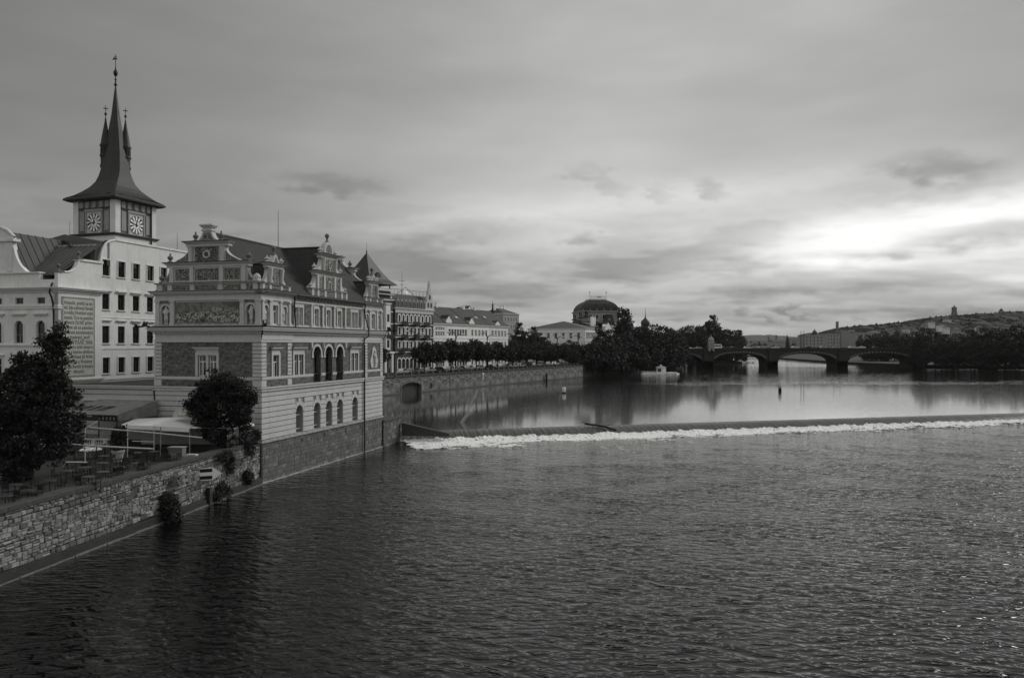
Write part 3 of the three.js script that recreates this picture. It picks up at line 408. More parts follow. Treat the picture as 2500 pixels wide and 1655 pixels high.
  // architrave, frieze, main cornice
  part(b, 'architrave', merge(bx(-W - .08, .08, 12.75, 12.98, -L - .08, .08), bx(-W - .02, .04, 12.983, 13.62, -L - .02, .04)), M.trim);
  part(b, 'pavilion_frieze', merge(R(bx(0, pav0, 12.985, 13.6, .045, .12)), R(bx(pav1, L, 12.985, 13.6, .045, .12))), M.trim);
  part(b, 'dentil_course', merge(lin(0, L, 96).map((s) => R(bx(s, s + .15, 13.5, 13.68, .05, .26))), lin(0, W, 40).map((s) => G(bx(s, s + .15, 13.5, 13.68, .05, .26)))), M.trim);
  part(b, 'main_cornice', merge(bx(-W - .3, .3, 13.68, 13.8, -L - .3, .3), bx(-W - .52, .52, 13.803, 13.98, -L - .52, .52), bx(-W - .62, .62, 13.983, 14.08, -L - .62, .62), bx(-W - .2, .2, 14.083, 14.3, -L - .2, .2)), M.trim);
  part(b, 'cornice_flashing', faces3([[[.63, 14.09, .63], [.63, 14.09, -L - .63], [.1, 14.30, -L - .1], [.1, 14.30, .1]], [[-W - .63, 14.09, .63], [.63, 14.09, .63], [.1, 14.30, .1], [-W - .1, 14.30, .1]]]), M.copper);
  // ---- upper storey
  const uw = [{ x: 2.3, w: .9 }, { x: 6.1, w: .66 }, { x: 6.95, w: .66 }, { x: 10.0, w: .86 }, { x: 12.55, w: .86 }, { x: 15.05, w: .86 }, { x: 18.3, w: .66 }, { x: 19.15, w: .66 }, { x: 23.7, w: .9 }].map((w) => ({ ...w, y: 14.42, h: 1.75, bar: .06, surround: .17 }));
  const niches = [.78, 3.95, 22.05, 25.35];
  facade(b, [0, 0, Math.PI / 2], L, 14.3, 17.0, M.museum, [...uw, ...niches.map((x) => ({ x, y: 14.4, w: .72, h: 1.72, arch: 1, open: 1 }))], { t: .45, trim: M.trim, glass: M.clear, curtain: 1 });
  facade(b, [-W, 0, 0], W, 14.3, 17.0, M.museum, [{ x: 1.1, y: 14.36, w: .86, h: 1.8, arch: 1, open: 1 }, { x: W - 1.05, y: 14.36, w: .86, h: 1.8, arch: 1, open: 1 }], { t: .45 });
  part(b, 'fresco', (() => { const g = bx(2.15, W - 2.2, 14.5, 16.45, .003, .03), u = g.attributes.uv; for (let i = 0; i < u.count; i++) u.setXY(i, (u.getX(i) - 2.15) / (W - 4.35), (u.getY(i) - 14.5) / 1.95); return G(g); })(), mat(.72, { map: frescoT }));
  part(b, 'fresco_sill', G(bx(2.1, W - 2.15, 14.3, 14.48, .003, .16)), M.ledge);
  for (const s of niches) { part(b, 'niche', R(merge(bx(s - .42, s + .42, 14.3, 16.4, -1.1, -1.0), bx(s - .46, s - .4, 14.3, 16.4, -1.0, -.452), bx(s + .4, s + .46, 14.3, 16.4, -1.0, -.452), bx(s - .46, s + .46, 16.2, 16.4, -1.0, -.452))), M.grey); const st = part(b, 'statue', statues[s > 2 & 1], M.trim, -.18, 14.42, -s, Math.PI / 2); st.scale.setScalar(.86); part(b, 'niche_arch', R(archRing(s - .5, s + .5, 15.6, 16.26, .14, .003, .07)), M.trim); part(b, 'ornament_panel', R(ornPanel(s - .48, s + .48, 16.27, 16.62, .03)), M.orn); }
  for (const [s, k] of [[1.1, 0], [W - 1.05, 1]]) { part(b, 'niche', G(merge(bx(s - .5, s + .5, 14.3, 16.4, -1.1, -1.0), bx(s - .54, s - .47, 14.3, 16.4, -1.0, -.452), bx(s + .47, s + .54, 14.3, 16.4, -1.0, -.452), bx(s - .54, s + .54, 16.25, 16.4, -1.0, -.452))), M.grey); const st = part(b, 'statue', statues[k], M.trim, s - W, 14.38, -.1, k ? -.2 : .25); st.scale.setScalar(.92); part(b, 'niche_arch', G(archRing(s - .6, s + .6, 15.6, 16.33, .17, .003, .08)), M.trim); part(b, 'ornament_panel', G(ornPanel(s - .56, s + .56, 16.33, 16.62, .03)), M.orn); }
  const pil = (f, s, w = .32) => part(b, 'pilaster', f(merge(bx(s - w / 2, s + w / 2, 14.56, 16.45, .003, .14), bx(s - w / 2 - .05, s + w / 2 + .05, 14.3, 14.557, .003, .2), bx(s - w / 2 - .05, s + w / 2 + .05, 16.453, 16.6, .003, .2))), M.trim);
  for (const s of [.28, 1.88, W - 1.9]) pil(G, s, .42); pil(G, W - .25, .5); for (const s of [.22, 1.42, 3.2, 4.75, 8.95, 11.28, 13.8, 16.35, 21.4, 22.7, 24.7, 26.0]) pil(R, s);
  for (const [a, c] of [[5.2, 5.55], [7.62, 8.6], [9.12, 9.42], [10.6, 11.1], [11.5, 11.95], [13.15, 13.62], [14.0, 14.45], [15.65, 16.18], [16.55, 17.6], [19.8, 20.5]]) part(b, 'ornament_panel', R(ornPanel(a, c, 14.5, 16.5, .03)), M.orn2);
  part(b, 'entablature', merge(bx(-W - .04, .1, 16.6, 16.76, -L - .04, .1), bx(-W, .06, 16.763, 17.12, -L, .06)), M.trim);
  part(b, 'frieze_panel', R(ornPanel(pav0 + .3, pav1 - .3, 16.72, 17.16, .09)), M.orn2);
  const corn = (f, a, c) => { part(b, 'upper_cornice', f(moulding(a, c, 17.1, [[0, .1, .14], [.103, .22, .34], [.223, .34, .44]], -.35)), M.trim); part(b, 'flashing', f(bx(a - .5, c + .5, 17.442, 17.5, -.35, .52)), M.lead); };
  corn(G, 0, W); corn(R, 0, pav0); corn(R, pav1, L);
  part(b, 'gutter', R(tube([[pav0 + .4, 17.32, .42], [pav1 - .4, 17.32, .42]], .09, 7)), M.iron);
  part(b, 'eaves_bracket', merge(lin(pav0 + .7, pav1 - .7, 22).map((s) => R(ext([[0, 16.95], [.34, 17.2], [.34, 17.28], [0, 17.28]], s, s + .12).rotateY(-Math.PI / 2).translate(s * 2, 0, 0)))).translate(0, 0, 0), M.trim).visible = true;
  part(b, 'downpipe', R(merge(tube([[21.0, 17.2, .3], [21.0, 16.2, .22], [20.95, 14.3, .75]], .075, 6, 10), tube([[20.95, 14.3, .72], [20.95, 13.5, .72], [21.0, 13.2, .2], [21.0, 12, .2]], .075, 6, 10), tube([[21.0, 12.4, .2], [21.0, 0, .2]], .085))), M.iron);
  part(b, 'downpipe', R(tube([[5.42, 17.1, .28], [5.42, 16.4, .2], [5.5, 14.2, .3]], .07, 6, 10)), M.iron);
  // ---- roof: main gable roof, cross roof behind the dormer, two small roofs
  const RH = 22.85, EH = 17.42, xm = -W / 2;
  const tileSlab = (pts) => part(b, 'roof', faces3([pts]), M.tile);
  tileSlab([[.5, EH - .12, -.2], [.5, EH - .12, -L + .2], [xm, RH, -L + .2], [xm, RH, -.2]]); tileSlab([[-W - .5, EH - .12, -L + .2], [-W - .5, EH - .12, -.2], [xm, RH, -.2], [xm, RH, -L + .2]]);
  const cross = (c, half, rh, x1) => { tileSlab([[x1, EH - .2, -(c - half)], [x1, rh, -c], [xm, rh, -c], [xm, EH - .2, -(c - half)]].reverse()); tileSlab([[x1, rh, -c], [x1, EH - .2, -(c + half)], [xm, EH - .2, -(c + half)], [xm, rh, -c]].reverse()); part(b, 'ridge', tube([[x1, rh, -c], [xm, rh, -c]], .13), M.tile); };
  cross(12.6, 4.25, 22.8, -.15); cross(2.3, 2.5, 20.05, -.2); cross(23.7, 2.5, 20.05, -.2);
  part(b, 'ridge', tube([[xm, RH, -.2], [xm, RH, -L + .2]], .14), M.tile);
  for (const k of [-1, 1]) part(b, 'valley_flashing', tube([[.3, EH - .12, -12.6 + k * 4.2], [xm, RH + .03, -12.6]], .11), M.copper);
  part(b, 'aerial', cyl(.035, .02, 4.0, 5), M.iron, xm, RH, -12.0);
  // ---- gables, as stacks of framed stages with scrolls
  const scroll = (x0, x1, y0, y1) => { const s = new THREE.Shape(); s.moveTo(x0, y0); s.lineTo(x1, y0); s.bezierCurveTo(x1 - (x1 - x0) * .15, y0 + (y1 - y0) * .25, x0 + (x1 - x0) * .25, y0 + (y1 - y0) * .28, x0, y1); s.lineTo(x0, y0); s.isShape = true; return s; };
  const scrollPart = (f, x0, x1, y0, y1, d) => { part(b, 'scroll', f(ext(scroll(x0, x1, y0, y1), -d, 0)), M.trim); part(b, 'ornament_panel', f(ext(scroll(x0 + (x1 - x0) * .06, x1 - (x1 - x0) * .16, y0 + .1, y1 - .25), .001, .02)), M.orn); };
  const rim = (f, s0, s1, y, d, big = 1) => { part(b, 'gable_cornice', f(merge(bx(s0 + .12, s1 - .12, y - .46, y - .2, -d, .1), bx(s0, s1, y - .197, y - .1, -d - .1, .24 * big), bx(s0 - .1, s1 + .1, y - .097, y - .04, -d - .2, .34 * big))), M.trim); part(b, 'flashing', f(bx(s0 - .15, s1 + .15, y - .038, y + .03, -d - .26, .41 * big)), M.lead); };
  const bigGable = (m) => {
    const f = (g) => g.applyMatrix4(m), d = .55, P = (n, g, mt) => part(b, n, f(g), mt);
    P('attic_wall', bx(.1, W - .1, 17.44, 18.12, -d, 0), M.museum); for (const s of [.55, 1.6, 4.0, 7.0, 9.4, 10.6]) P('pedestal', bx(s - .24, s + .24, 17.45, 18.14, .002, .1), M.trim);
    for (const [a, c] of [[.85, 1.3], [1.9, 3.7], [4.3, 6.7], [7.3, 9.1], [9.7, 10.3]]) P('ornament_panel', ornPanel(a, c, 17.58, 17.98, .03), M.orn); P('attic_ledge', bx(0, W, 18.123, 18.2, -d - .05, .2), M.trim); P('flashing', bx(-.04, W + .04, 18.202, 18.245, -d - .08, .25), M.lead);
    P('gable_wall', bx(1.5, 9.75, 18.24, 19.7, -d, 0), M.museum); P('gable_wall', bx(3.65, 7.45, 20.1, 21.6, -d, 0), M.museum);
    for (const s of [1.8, 3.95, 7.1, 9.4]) P('pilaster', bx(s - .2, s + .2, 18.25, 19.68, .002, .12), M.trim);
    for (const [a, c] of [[2.2, 3.7], [4.3, 6.75], [7.4, 9.0]]) { P('ornament_panel', ornPanel(a, c, 18.42, 19.52, .035), M.orn); P('panel_border', bx(a - .1, c + .1, 18.32, 18.415, .002, .06), M.trim); P('panel_border', bx(a - .1, c + .1, 19.525, 19.62, .002, .06), M.trim); }
    rim(f, 1.15, 10.05, 20.12, d); rim(f, 3.25, 7.95, 22.02, d);
    for (const s of [3.85, 7.25]) P('pilaster', lathe([[.26, 20.14], [.2, 20.3], [.24, 21.2], [.3, 21.5]], 8).translate(s, 0, .06), M.trim);
    P('ornament_panel', ornPanel(4.3, 6.75, 20.2, 21.5, .035), M.orn2); P('oculus_frame', clean(new THREE.TorusGeometry(.31, .09, 8, 20)).translate(5.53, 20.8, .06), M.trim); P('oculus', clean(new THREE.CircleGeometry(.28, 20)).translate(5.53, 20.8, .045), M.glass);
    const left = (g) => f(g.scale(-1, 1, 1).translate(W * 1, 0, 0)); // mirrored copies need their faces turned
    scrollPart(f, 7.45, 9.1, 20.13, 21.35, .4); scrollPart(f, 9.75, 10.55, 18.25, 19.45, .4);
    const mir = (x0, x1, y0, y1) => { const s = scroll(0, x1 - x0, y0, y1), pts = s.getPoints(10).map((p) => [-p.x, p.y]).reverse(); P('scroll', ext(pts, -.4, 0).translate(x0 + (x1 - x0), 0, 0), M.trim); const q = scroll((x1 - x0) * .06, (x1 - x0) * .84, y0 + .1, y1 - .25).getPoints(10).map((p) => [-p.x, p.y]).reverse(); P('ornament_panel', ext(q, .001, .02).translate(x1, 0, 0), M.orn); };
    mir(2.0, 3.65, 20.13, 21.35); mir(.7, 1.5, 18.25, 19.45);
    const og = new THREE.Shape(); og.moveTo(4.3, 22.03); og.lineTo(6.8, 22.03); og.bezierCurveTo(6.2, 22.25, 6.15, 22.6, 6.0, 22.95); og.lineTo(5.1, 22.95); og.bezierCurveTo(4.95, 22.6, 4.9, 22.25, 4.3, 22.03); og.isShape = true; P('pediment', ext(og, -d, 0), M.trim);
    P('ornament_panel', ext([[4.8, 22.15], [6.3, 22.15], [6.0, 22.45], [5.85, 22.8], [5.25, 22.8], [5.1, 22.45]], .001, .02), M.orn);
    P('gable_cap', merge(bx(5.0, 6.1, 22.953, 23.12, -d - .1, .1), bx(5.08, 6.02, 23.123, 23.42, -d, .03), bx(4.86, 6.24, 23.423, 23.56, -d - .2, .22), bx(4.95, 6.15, 23.30, 23.42, -d - .1, .12)), M.trim);
    for (const [s, y] of [[4.2, 22.03], [6.9, 22.03], [1.45, 20.13], [9.75, 20.13], [.55, 18.25]]) P('finial', urnG.clone().translate(s, y, -.2), M.tower);
    P('corner_post', merge(bx(10.35, 10.85, 18.24, 18.55, -.5, .06), lathe([[.3, 0], [.34, .1], [.26, .3], [.1, .42], [0, .46]], 12).translate(10.6, 18.55, -.2)), M.trim);
  };
  bigGable(gm); bigGable(backm);
  const dormer = (c, wide) => {                              // centre dormer of two stages with a round top
    const f = (g) => g.applyMatrix4(rm), P = (n, g, mt) => part(b, n, f(g), mt), d = .4;
    P('attic_wall', bx(c - 3.9, c + 3.9, 17.3, 18.15, -d, .18), M.museum); for (const k of [-3.7, -2.6, -1.1, 1.1, 2.6, 3.7]) P('pedestal', bx(c + k - .2, c + k + .2, 17.3, 18.2, .183, .28), M.trim); P('attic_ledge', bx(c - 4, c + 4, 18.15, 18.22, -d, .34), M.trim); P('flashing', bx(c - 4.04, c + 4.04, 18.222, 18.265, -d, .39), M.lead);
    for (const [a, e] of [[-3.4, -2.9], [-2.3, -1.4], [-.8, .8], [1.4, 2.3], [2.9, 3.4]]) P('ornament_panel', ornPanel(c + a, c + e, 17.5, 18.05, .21), M.orn);
    P('gable_wall', bx(c - 2.75, c + 2.75, 18.26, 19.72, -d, .1), M.museum); for (const k of [-2.5, -1.15, 1.15, 2.5]) P('pilaster', bx(c + k - .17, c + k + .17, 18.27, 19.7, .102, .22), M.trim); for (const [a, e] of [[-2.25, -1.4], [-.9, .9], [1.4, 2.25]]) P('ornament_panel', ornPanel(c + a, c + e, 18.35, 19.6, .135), M.orn);
    P('dormer_window', bx(c - .22, c + .22, 18.35, 19.1, .136, .16), M.glass); P('dormer_window_frame', merge(bx(c - .3, c - .223, 18.3, 19.2, .136, .2), bx(c + .223, c + .3, 18.3, 19.2, .136, .2), bx(c - .3, c + .3, 19.1, 19.2, .137, .19)), M.trim);
    rim(f, c - 3.05, c + 3.05, 20.15, d, 1.25); P('gable_wall', bx(c - 1.5, c + 1.5, 20.15, 21.6, -d, .1), M.museum); for (const k of [-1.3, 1.3]) P('pilaster', lathe([[.2, 20.16], [.17, 20.3], [.22, 21.2], [.27, 21.55]], 8).translate(c + k, 0, .14), M.trim); P('ornament_panel', ornPanel(c - .95, c + .95, 20.25, 21.5, .135), M.orn); P('oculus_frame', clean(new THREE.TorusGeometry(.28, .07, 8, 18)).scale(.7, 1.3, 1).translate(c, 20.85, .16), M.trim);
    rim(f, c - 1.85, c + 1.85, 22.03, d, 1.25); P('pediment', ext(archShape(c - .95, c + .95, 22.04, 23.35), -d, .08), M.trim); P('ornament_panel', ext(archShape(c - .6, c + .6, 22.1, 23.05), .081, .1), M.orn);
    for (const k of [-1, 1]) { const pts = scroll(0, 1.1, 20.16, 21.3).getPoints(8).map((p) => [p.x * k, p.y]); P('scroll', ext(k > 0 ? pts : pts.reverse(), -d, .06).translate(c + k * 1.5, 0, 0), M.trim); const p2 = scroll(0, 1.2, 18.27, 19.4).getPoints(8).map((p) => [p.x * k, p.y]); P('scroll', ext(k > 0 ? p2 : p2.reverse(), -d, .06).translate(c + k * 2.75, 0, 0), M.trim); P('finial', urnG.clone().scale(.9, .8, .9).translate(c + k * 2.85, 20.15, -.1), M.trim); P('finial', urnG.clone().scale(1, .7, 1).translate(c + k * 1.6, 22.03, -.1), M.trim); P('finial', urnG.clone().scale(.9, .6, .9).translate(c + k * 3.75, 18.26, 0), M.trim); }
    P('finial', ballFin.clone().translate(c, 23.25, -.15), M.tower);
  };
  dormer(12.6);
  for (const c of [2.3, 23.7]) {
    const f = (g) => g.applyMatrix4(rm), P = (n, g, mt) => part(b, n, f(g), mt), d = .4, far = c > 10;
    P('attic_wall', bx(c - 2.3, c + 2.6, 17.44, 18.05, -d, .05), M.museum); for (const k of [-2.05, -.95, .95, 2.35]) P('pedestal', bx(c + k - .18, c + k + .18, 17.44, 18.1, .053, .14), M.trim); for (const [a, e] of [[-1.8, -1.2], [-.7, .7], [1.2, 2.1]]) P('ornament_panel', ornPanel(c + a, c + e, 17.56, 17.96, .08), M.orn); P('attic_ledge', bx(c - 2.3, c + 2.6, 18.05, 18.11, -d, .2), M.trim); P('flashing', bx(c - 2.34, c + 2.64, 18.112, 18.155, -d, .25), M.lead);
    P('gable_wall', bx(c - 1.15, c + 1.15, 18.15, 19.6, -d, .02), M.museum); for (const k of [-1, 1]) P('pilaster', lathe([[.2, 18.16], [.24, 18.35], [.17, 18.5], [.24, 19.2], [.29, 19.55]], 8).translate(c + k * .95, 0, .1), M.trim); P('ornament_panel', ornPanel(c - .68, c + .68, 18.25, 19.5, .05), M.orn);
    rim(f, c - 1.45, c + 1.45, 20.05, d, 1.1); P('pediment', ext([[c - .8, 20.06], [c + .8, 20.06], [c + .45, 20.3], [c + .2, 20.75], [c, 20.9], [c - .2, 20.75], [c - .45, 20.3]], -d, .1), M.trim); P('ornament_panel', ext([[c - .4, 20.12], [c + .4, 20.12], [c, 20.7]], .101, .12), M.orn);
    for (const k of [-1, 1]) { const p2 = scroll(0, .75, 18.16, 19.3).getPoints(8).map((p) => [p.x * k, p.y]); P('scroll', ext(k > 0 ? p2 : p2.reverse(), -d, .0).translate(c + k * 1.15, 0, 0), M.trim); P('finial', urnG.clone().scale(.9, .7, .9).translate(c + k * 1.2, 20.05, -.1), M.trim); } P('finial', ballFin.clone().scale(1, .9, 1).translate(c, 20.8, -.15), M.tower);
  }
  // iron dragon spouts on the cornice corners
  const dragon = () => merge(tube([[0, 0, 0], [.35, .12, 0], [.8, .05, 0], [1.2, .1, 0]], .09, 6), ext([[.3, .1], [.75, .1], [.55, .6], [.4, .35], [.2, .55]], -.04, .04), ball(.15, 1.25, .14, 0, 8, 6), tube([[1.3, .2, 0], [1.55, .3, 0]], .04), tube([[.2, 0, 0], [.05, -.5, .05], [-.25, -.95, 0]], .05, 5), tube([[.0, -.4, 0], [.25, -.7, 0]], .05));
  for (const [x, z, a] of [[.35, .35, Math.PI * -.25], [-W - .3, .35, Math.PI * -.85], [.35, -L - .2, Math.PI * .15]]) part(b, 'dragon_spout', dragon(), M.iron, x, 14.15, z, a);
  // low rusticated link to the next house
  const ax0 = -W - 9.2, ax1 = -W - .1;
  const lk = thing('link_wing', 'low grey rusticated wing between the painted museum and the plain white house', 'building', [-22.6, 0, -70], RY);
  part(lk, 'core', bx(ax0, ax1, 3, 8.35, -12, -.2), M.grey); for (let k = 0; k < 9; k++) part(lk, 'rusticated_block', ext(rectHole(ax0, ax1 + .08, 3.93 + k * .486, 3.93 + k * .486 + .426), -.21, -.02, [], .018), M.museum);
  part(lk, 'cornice', merge(bx(ax0 - .1, ax1 + .05, 8.35, 8.55, -12, .12), bx(ax0 - .2, ax1 + .05, 8.553, 8.68, -12.1, .24)), M.trim); part(lk, 'roof_sheet', bx(ax0 - .1, ax1, 8.683, 8.74, -12, .1), M.copper);
  part(lk, 'cable_duct', merge(bx(ax0 + 1.0, ax1 + .3, 7.2, 7.34, -.02, .3), bx(ax0 + 2.5, ax1 - 1, 7.05, 7.12, -.02, .2)), M.steel); part(lk, 'downpipe', tube([[ax1 - .05, 8.6, .1], [ax1 + .1, 7, .12], [ax1 + .1, 3.6, .12]], .06, 6, 8), M.iron);
  // abutment where the weir meets the bank
  const ab = thing('weir_abutment', 'dark stone abutment between the museum plinth and the weir', 'wall', [-22.6, 0, -70], RY);
  part(ab, 'core', bx(-9, .14, -1.5, 3.0, -L - 5.4, -L - .05), M.mortar); { const r = rng(66); let y = -.1; for (let k = 0; k < 8; k++) { const h = .4; let s = L + .02; while (s < L + 5.3) { const l = Math.min(.5 + r() * .5, L + 5.4 - s); if (l > .1) part(ab, 'ashlar_block', R(ext(rectHole(s + .012, s + l - .012, y + .012, Math.min(y + h, 3.02) - .012), .1, .2 + r() * .03, [], .015)), M.ash[[0, 3, 3, 1, 0, 2][Math.floor(r() * 6)]]); s += l; } y += h; } }
  part(ab, 'coping', bx(-9, .32, 3.03, 3.25, -L - 5.5, -L - .05), M.coping);
  part(ab, 'wing_beam', ext([[.1, .8], [6.2, .7], [6.2, 1.1], [.1, 2.5]], 0, .7).rotateY(.28).translate(.2, 0, -L - 5.6), M.wet);
}

// ---------------------------------------------------------------- house with the inscription, plain white house
const MF = [-22.6, 0, -70], MRY = -14.6 * Math.PI / 180;
const toMF = (x, y, z) => { const c = Math.cos(MRY), s = Math.sin(MRY); return [MF[0] + x * c + z * s, y, MF[2] - x * s + z * c]; };
const inscriptionT = canvasTex(1040, 2000, (x, w, h) => {
  x.fillStyle = '#c9c9c4'; x.fillRect(0, 0, w, h); const r = rng(2); for (let i = 0; i < 500; i++) { const v = 180 + r() * 40 | 0; x.fillStyle = `rgba(${v},${v},${v - 4},.25)`; x.beginPath(); x.ellipse(r() * w, r() * h, 20 + r() * 60, 10 + r() * 60, 0, 0, 6.3); x.fill(); }
  x.strokeStyle = '#3a3a38'; x.lineWidth = 6; x.strokeRect(12, 12, w - 24, h - 24); x.strokeRect(40, 40, w - 80, h - 80); x.fillStyle = '#3a3a38'; for (let i = 0; i < 96; i++) for (const y of [18, h - 36]) x.fillRect(16 + i * 10.6, y, 6, 18); for (let i = 0; i < 186; i++) for (const px of [18, w - 36]) x.fillRect(px, 14 + i * 10.6, 18, 6);
  const t = ['Poutníče, postůj na mí-', 'stě, kde zuřiwost Šwedů', 'za wálky třicetileté ustáti', 'musela. Čti to na památku', 'wšsech ČECHŮ přičte', 'wšsem ale na památku', 'Měsštanů staroměstských', 'a Studentů, kteří', 'LETA PÁNĚ 1648', 'na mostě a kříže zbraní w', 'ruce a hustou střelbou', 'z rozstřílené již Wěže', 'Mostecké a Wodárny', 'útoku Šwedů hrdinsky', 'obrazili.'];
  x.fillStyle = '#2b2b2a'; x.textAlign = 'center'; x.textBaseline = 'middle';
  t.forEach((s, i) => { const big = i === 8, fs = big ? 122 : 96; x.font = `bold ${fs}px serif`; const mw = x.measureText(s).width, k = Math.min(.86, (w - 130) / mw); x.save(); x.translate(w / 2, 150 + i * 122); x.scale(k, 1.12); x.fillText(s, 0, 0); x.strokeStyle = '#2b2b2a'; x.lineWidth = 3; x.strokeText(s, 0, 0); x.restore(); });
});
{
  const b = thing('corner_house', 'pale house with arched windows, curved gable and a tall inscription panel on its side', 'building', MF, MRY);
  const x1 = -20.8, W = 17, x0 = x1 - W, D = 5.45, z1 = 1.5, ws = [], S = (s) => W + s;
  for (let k = 0; k < 6; k++) { const s = S(-1.98 - k * 2.57); ws.push({ x: s, y: 12.66, w: 1.02, h: 2.16, arch: 1, surround: .16, style: 'bars', frameMat: M.greySash }, { x: s, y: 9.1, w: 1.05, h: 2.1, surround: .14, hood: 1, frameMat: M.greySash }, { x: s, y: 5.2, w: 1.05, h: 2.1, surround: .14, frameMat: M.greySash }, { x: s, y: 16.42, w: .95, h: .62, style: 'plain', frameMat: M.greySash }); }
  const fm = facade(b, [x0, z1, 0], W, 3.3, 17.5, M.cream, ws, { t: .4, trim: M.white });
  for (const w of ws) if (w.arch) part(b, 'window_hood', merge(bx(w.x - .85, w.x + .85, 15.42, 15.54, .003, .26), bx(w.x - .75, w.x + .75, 15.3, 15.417, .003, .14)).applyMatrix4(fm), M.white);
  for (const [y, o] of [[12.4, .16], [15.95, .12], [16.15, .08], [8.3, .15]]) part(b, 'string_course', merge(bx(x0, x1 + o, y, y + .14, z1 + .003, z1 + o), bx(x1 + .003, x1 + o, y, y + .14, z1 - (y < 13 ? .3 : .45), z1)), M.white);
  part(b, 'core', bx(x0 + .1, x1 - .5, 3.3, 18.2, z1 - D + .1, z1 - .85), M.room);
  // the wall with the inscription
  part(b, 'wall', ext([[0, 3.3], [.0, 17.5], [D, 17.5], [D, 3.3]].reverse(), -.4, 0, [rectHole(2.15, 2.95, 5.6, 8.0)]).rotateY(Math.PI / 2).translate(x1, 0, z1), M.white);
  part(b, 'door', bx(2.15, 2.95, 5.6, 8.0, -.3, -.2).rotateY(Math.PI / 2).translate(x1, 0, z1), M.glass);
  part(b, 'cornice', merge(moulding(0, W, 17.5, [[0, .15, .1], [.153, .3, .22], [.303, .42, .4], [.423, .5, .5]], -.3).translate(x0, 0, z1), moulding(0, D - .2, 17.5, [[0, .15, .103], [.153, .3, .223], [.303, .42, .403], [.423, .5, .503]], -.3).rotateY(Math.PI / 2).translate(x1, .002, z1)), M.white);
  const pl = bx(.4, 4.5, 9.35, 17.15, .003, .05), u = pl.attributes.uv; for (let i = 0; i < u.count; i++) u.setXY(i, (u.getX(i) - .4) / 4.1, (u.getY(i) - 9.35) / 7.8);
  part(b, 'inscription_panel', pl.rotateY(Math.PI / 2).translate(x1, 0, z1), mat(.80, { map: inscriptionT }));
  part(b, 'string_course', moulding(0, D - .2, 8.85, [[0, .12, .1], [.123, .24, .22], [.243, .34, .3]], -.1).rotateY(Math.PI / 2).translate(x1, .001, z1), M.white);
  // attic walls
  const at1 = new THREE.Shape(); at1.moveTo(0, 18); at1.lineTo(D, 18); at1.lineTo(D, 20.75); at1.lineTo(2.5, 20.75); at1.bezierCurveTo(2.2, 20.2, 1.9, 19.6, .9, 19.45); at1.lineTo(0, 19.45); at1.isShape = true;
  part(b, 'attic_wall', ext(at1, -.4, 0).rotateY(Math.PI / 2).translate(x1, 0, z1), M.white);
  part(b, 'attic_coping', merge(bx(2.35, D + .1, 20.753, 20.95, -.5, .14).rotateY(Math.PI / 2).translate(x1, 0, z1), tube([[x1 + .02, 19.5, z1 - .7], [x1 + .02, 19.6, z1 - 1.4], [x1 + .02, 20.0, z1 - 2.1], [x1 + .02, 20.75, z1 - 2.5]], .1, 6, 12)), M.cream);
  part(b, 'attic_wall', merge(bx(x0, x1 - 2.2, 18, 19.35, z1 - .45, z1 - .02), bx(x1 - 2.2, x1 - .42, 18, 18.75, z1 - .45, z1 - .03)), M.cream); part(b, 'attic_coping', bx(x0, x1 - 2.1, 19.353, 19.5, z1 - .6, z1 + .15), M.white);
  for (const [x, y, z] of [[x1 - .2, 19.5, z1 - .25], [x1 - .15, 20.95, z1 - 2.6]]) part(b, 'finial', merge(ballFin.clone().scale(.9, .75, .9), bx(-.32, .32, -.08, .06, -.32, .32)).translate(x, y, z), M.tower);
  // curved gable on the front
  const gs = new THREE.Shape(); gs.moveTo(-9.5, 19.5); gs.lineTo(-2.3, 19.5); gs.bezierCurveTo(-2.9, 19.9, -3.7, 20.4, -4.1, 22.4); gs.lineTo(-4.1, 22.9); gs.bezierCurveTo(-5.2, 24.2, -7.2, 24.2, -8.3, 22.9); gs.lineTo(-8.3, 22.4); gs.bezierCurveTo(-8.7, 20.4, -9.2, 19.9, -10.1, 19.5); gs.isShape = true;
  part(b, 'gable_wall', ext(gs, z1 - .5, z1 - .05, [archPath(-7.1, -6.1, 19.9, 22.1)]).translate(x1 - 1.3, -.05, 0), M.cream); part(b, 'gable_cornice', merge(bx(-4.6, -3.7, 22.55, 22.8, z1 - .6, z1 + .25), bx(-8.6, -4.6, 22.55, 22.72, z1 - .3, z1 + .15), tube([[-3.8, 22.95, z1], [-4.9, 23.75, z1], [-6.2, 24.02, z1], [-7.5, 23.75, z1], [-8.6, 22.95, z1]], .16, 6, 20)).translate(x1 - 1.3, -.05, 0), M.white); part(b, 'pilaster', bx(x1 - 6.05, x1 - 5.4, 19.6, 22.55, z1 - .048, z1 + .06), M.white);
  part(b, 'window', ext(archShape(x1 - 8.4, x1 - 7.4, 19.85, 22.05), z1 - .4, z1 - .35), M.glass);
  // metal roofs
  const ridgeX = x1 - 6.2, R1 = 22.9; part(b, 'roof', faces3([[[x1 - 6.5, 19.2, z1 - .4], [x1 - .35, 19.2, z1 - .4], [x1 - .35, R1, z1 - 6], [x1 - 6.5, R1, z1 - 6]]]), M.seam);
  for (let i = 0; i < 10; i++) part(b, 'roof_seam', tube([[x1 - .8 - i * .6, 19.24, z1 - .4], [x1 - .8 - i * .6, R1 + .04, z1 - 6]], .035, 4), M.seam);
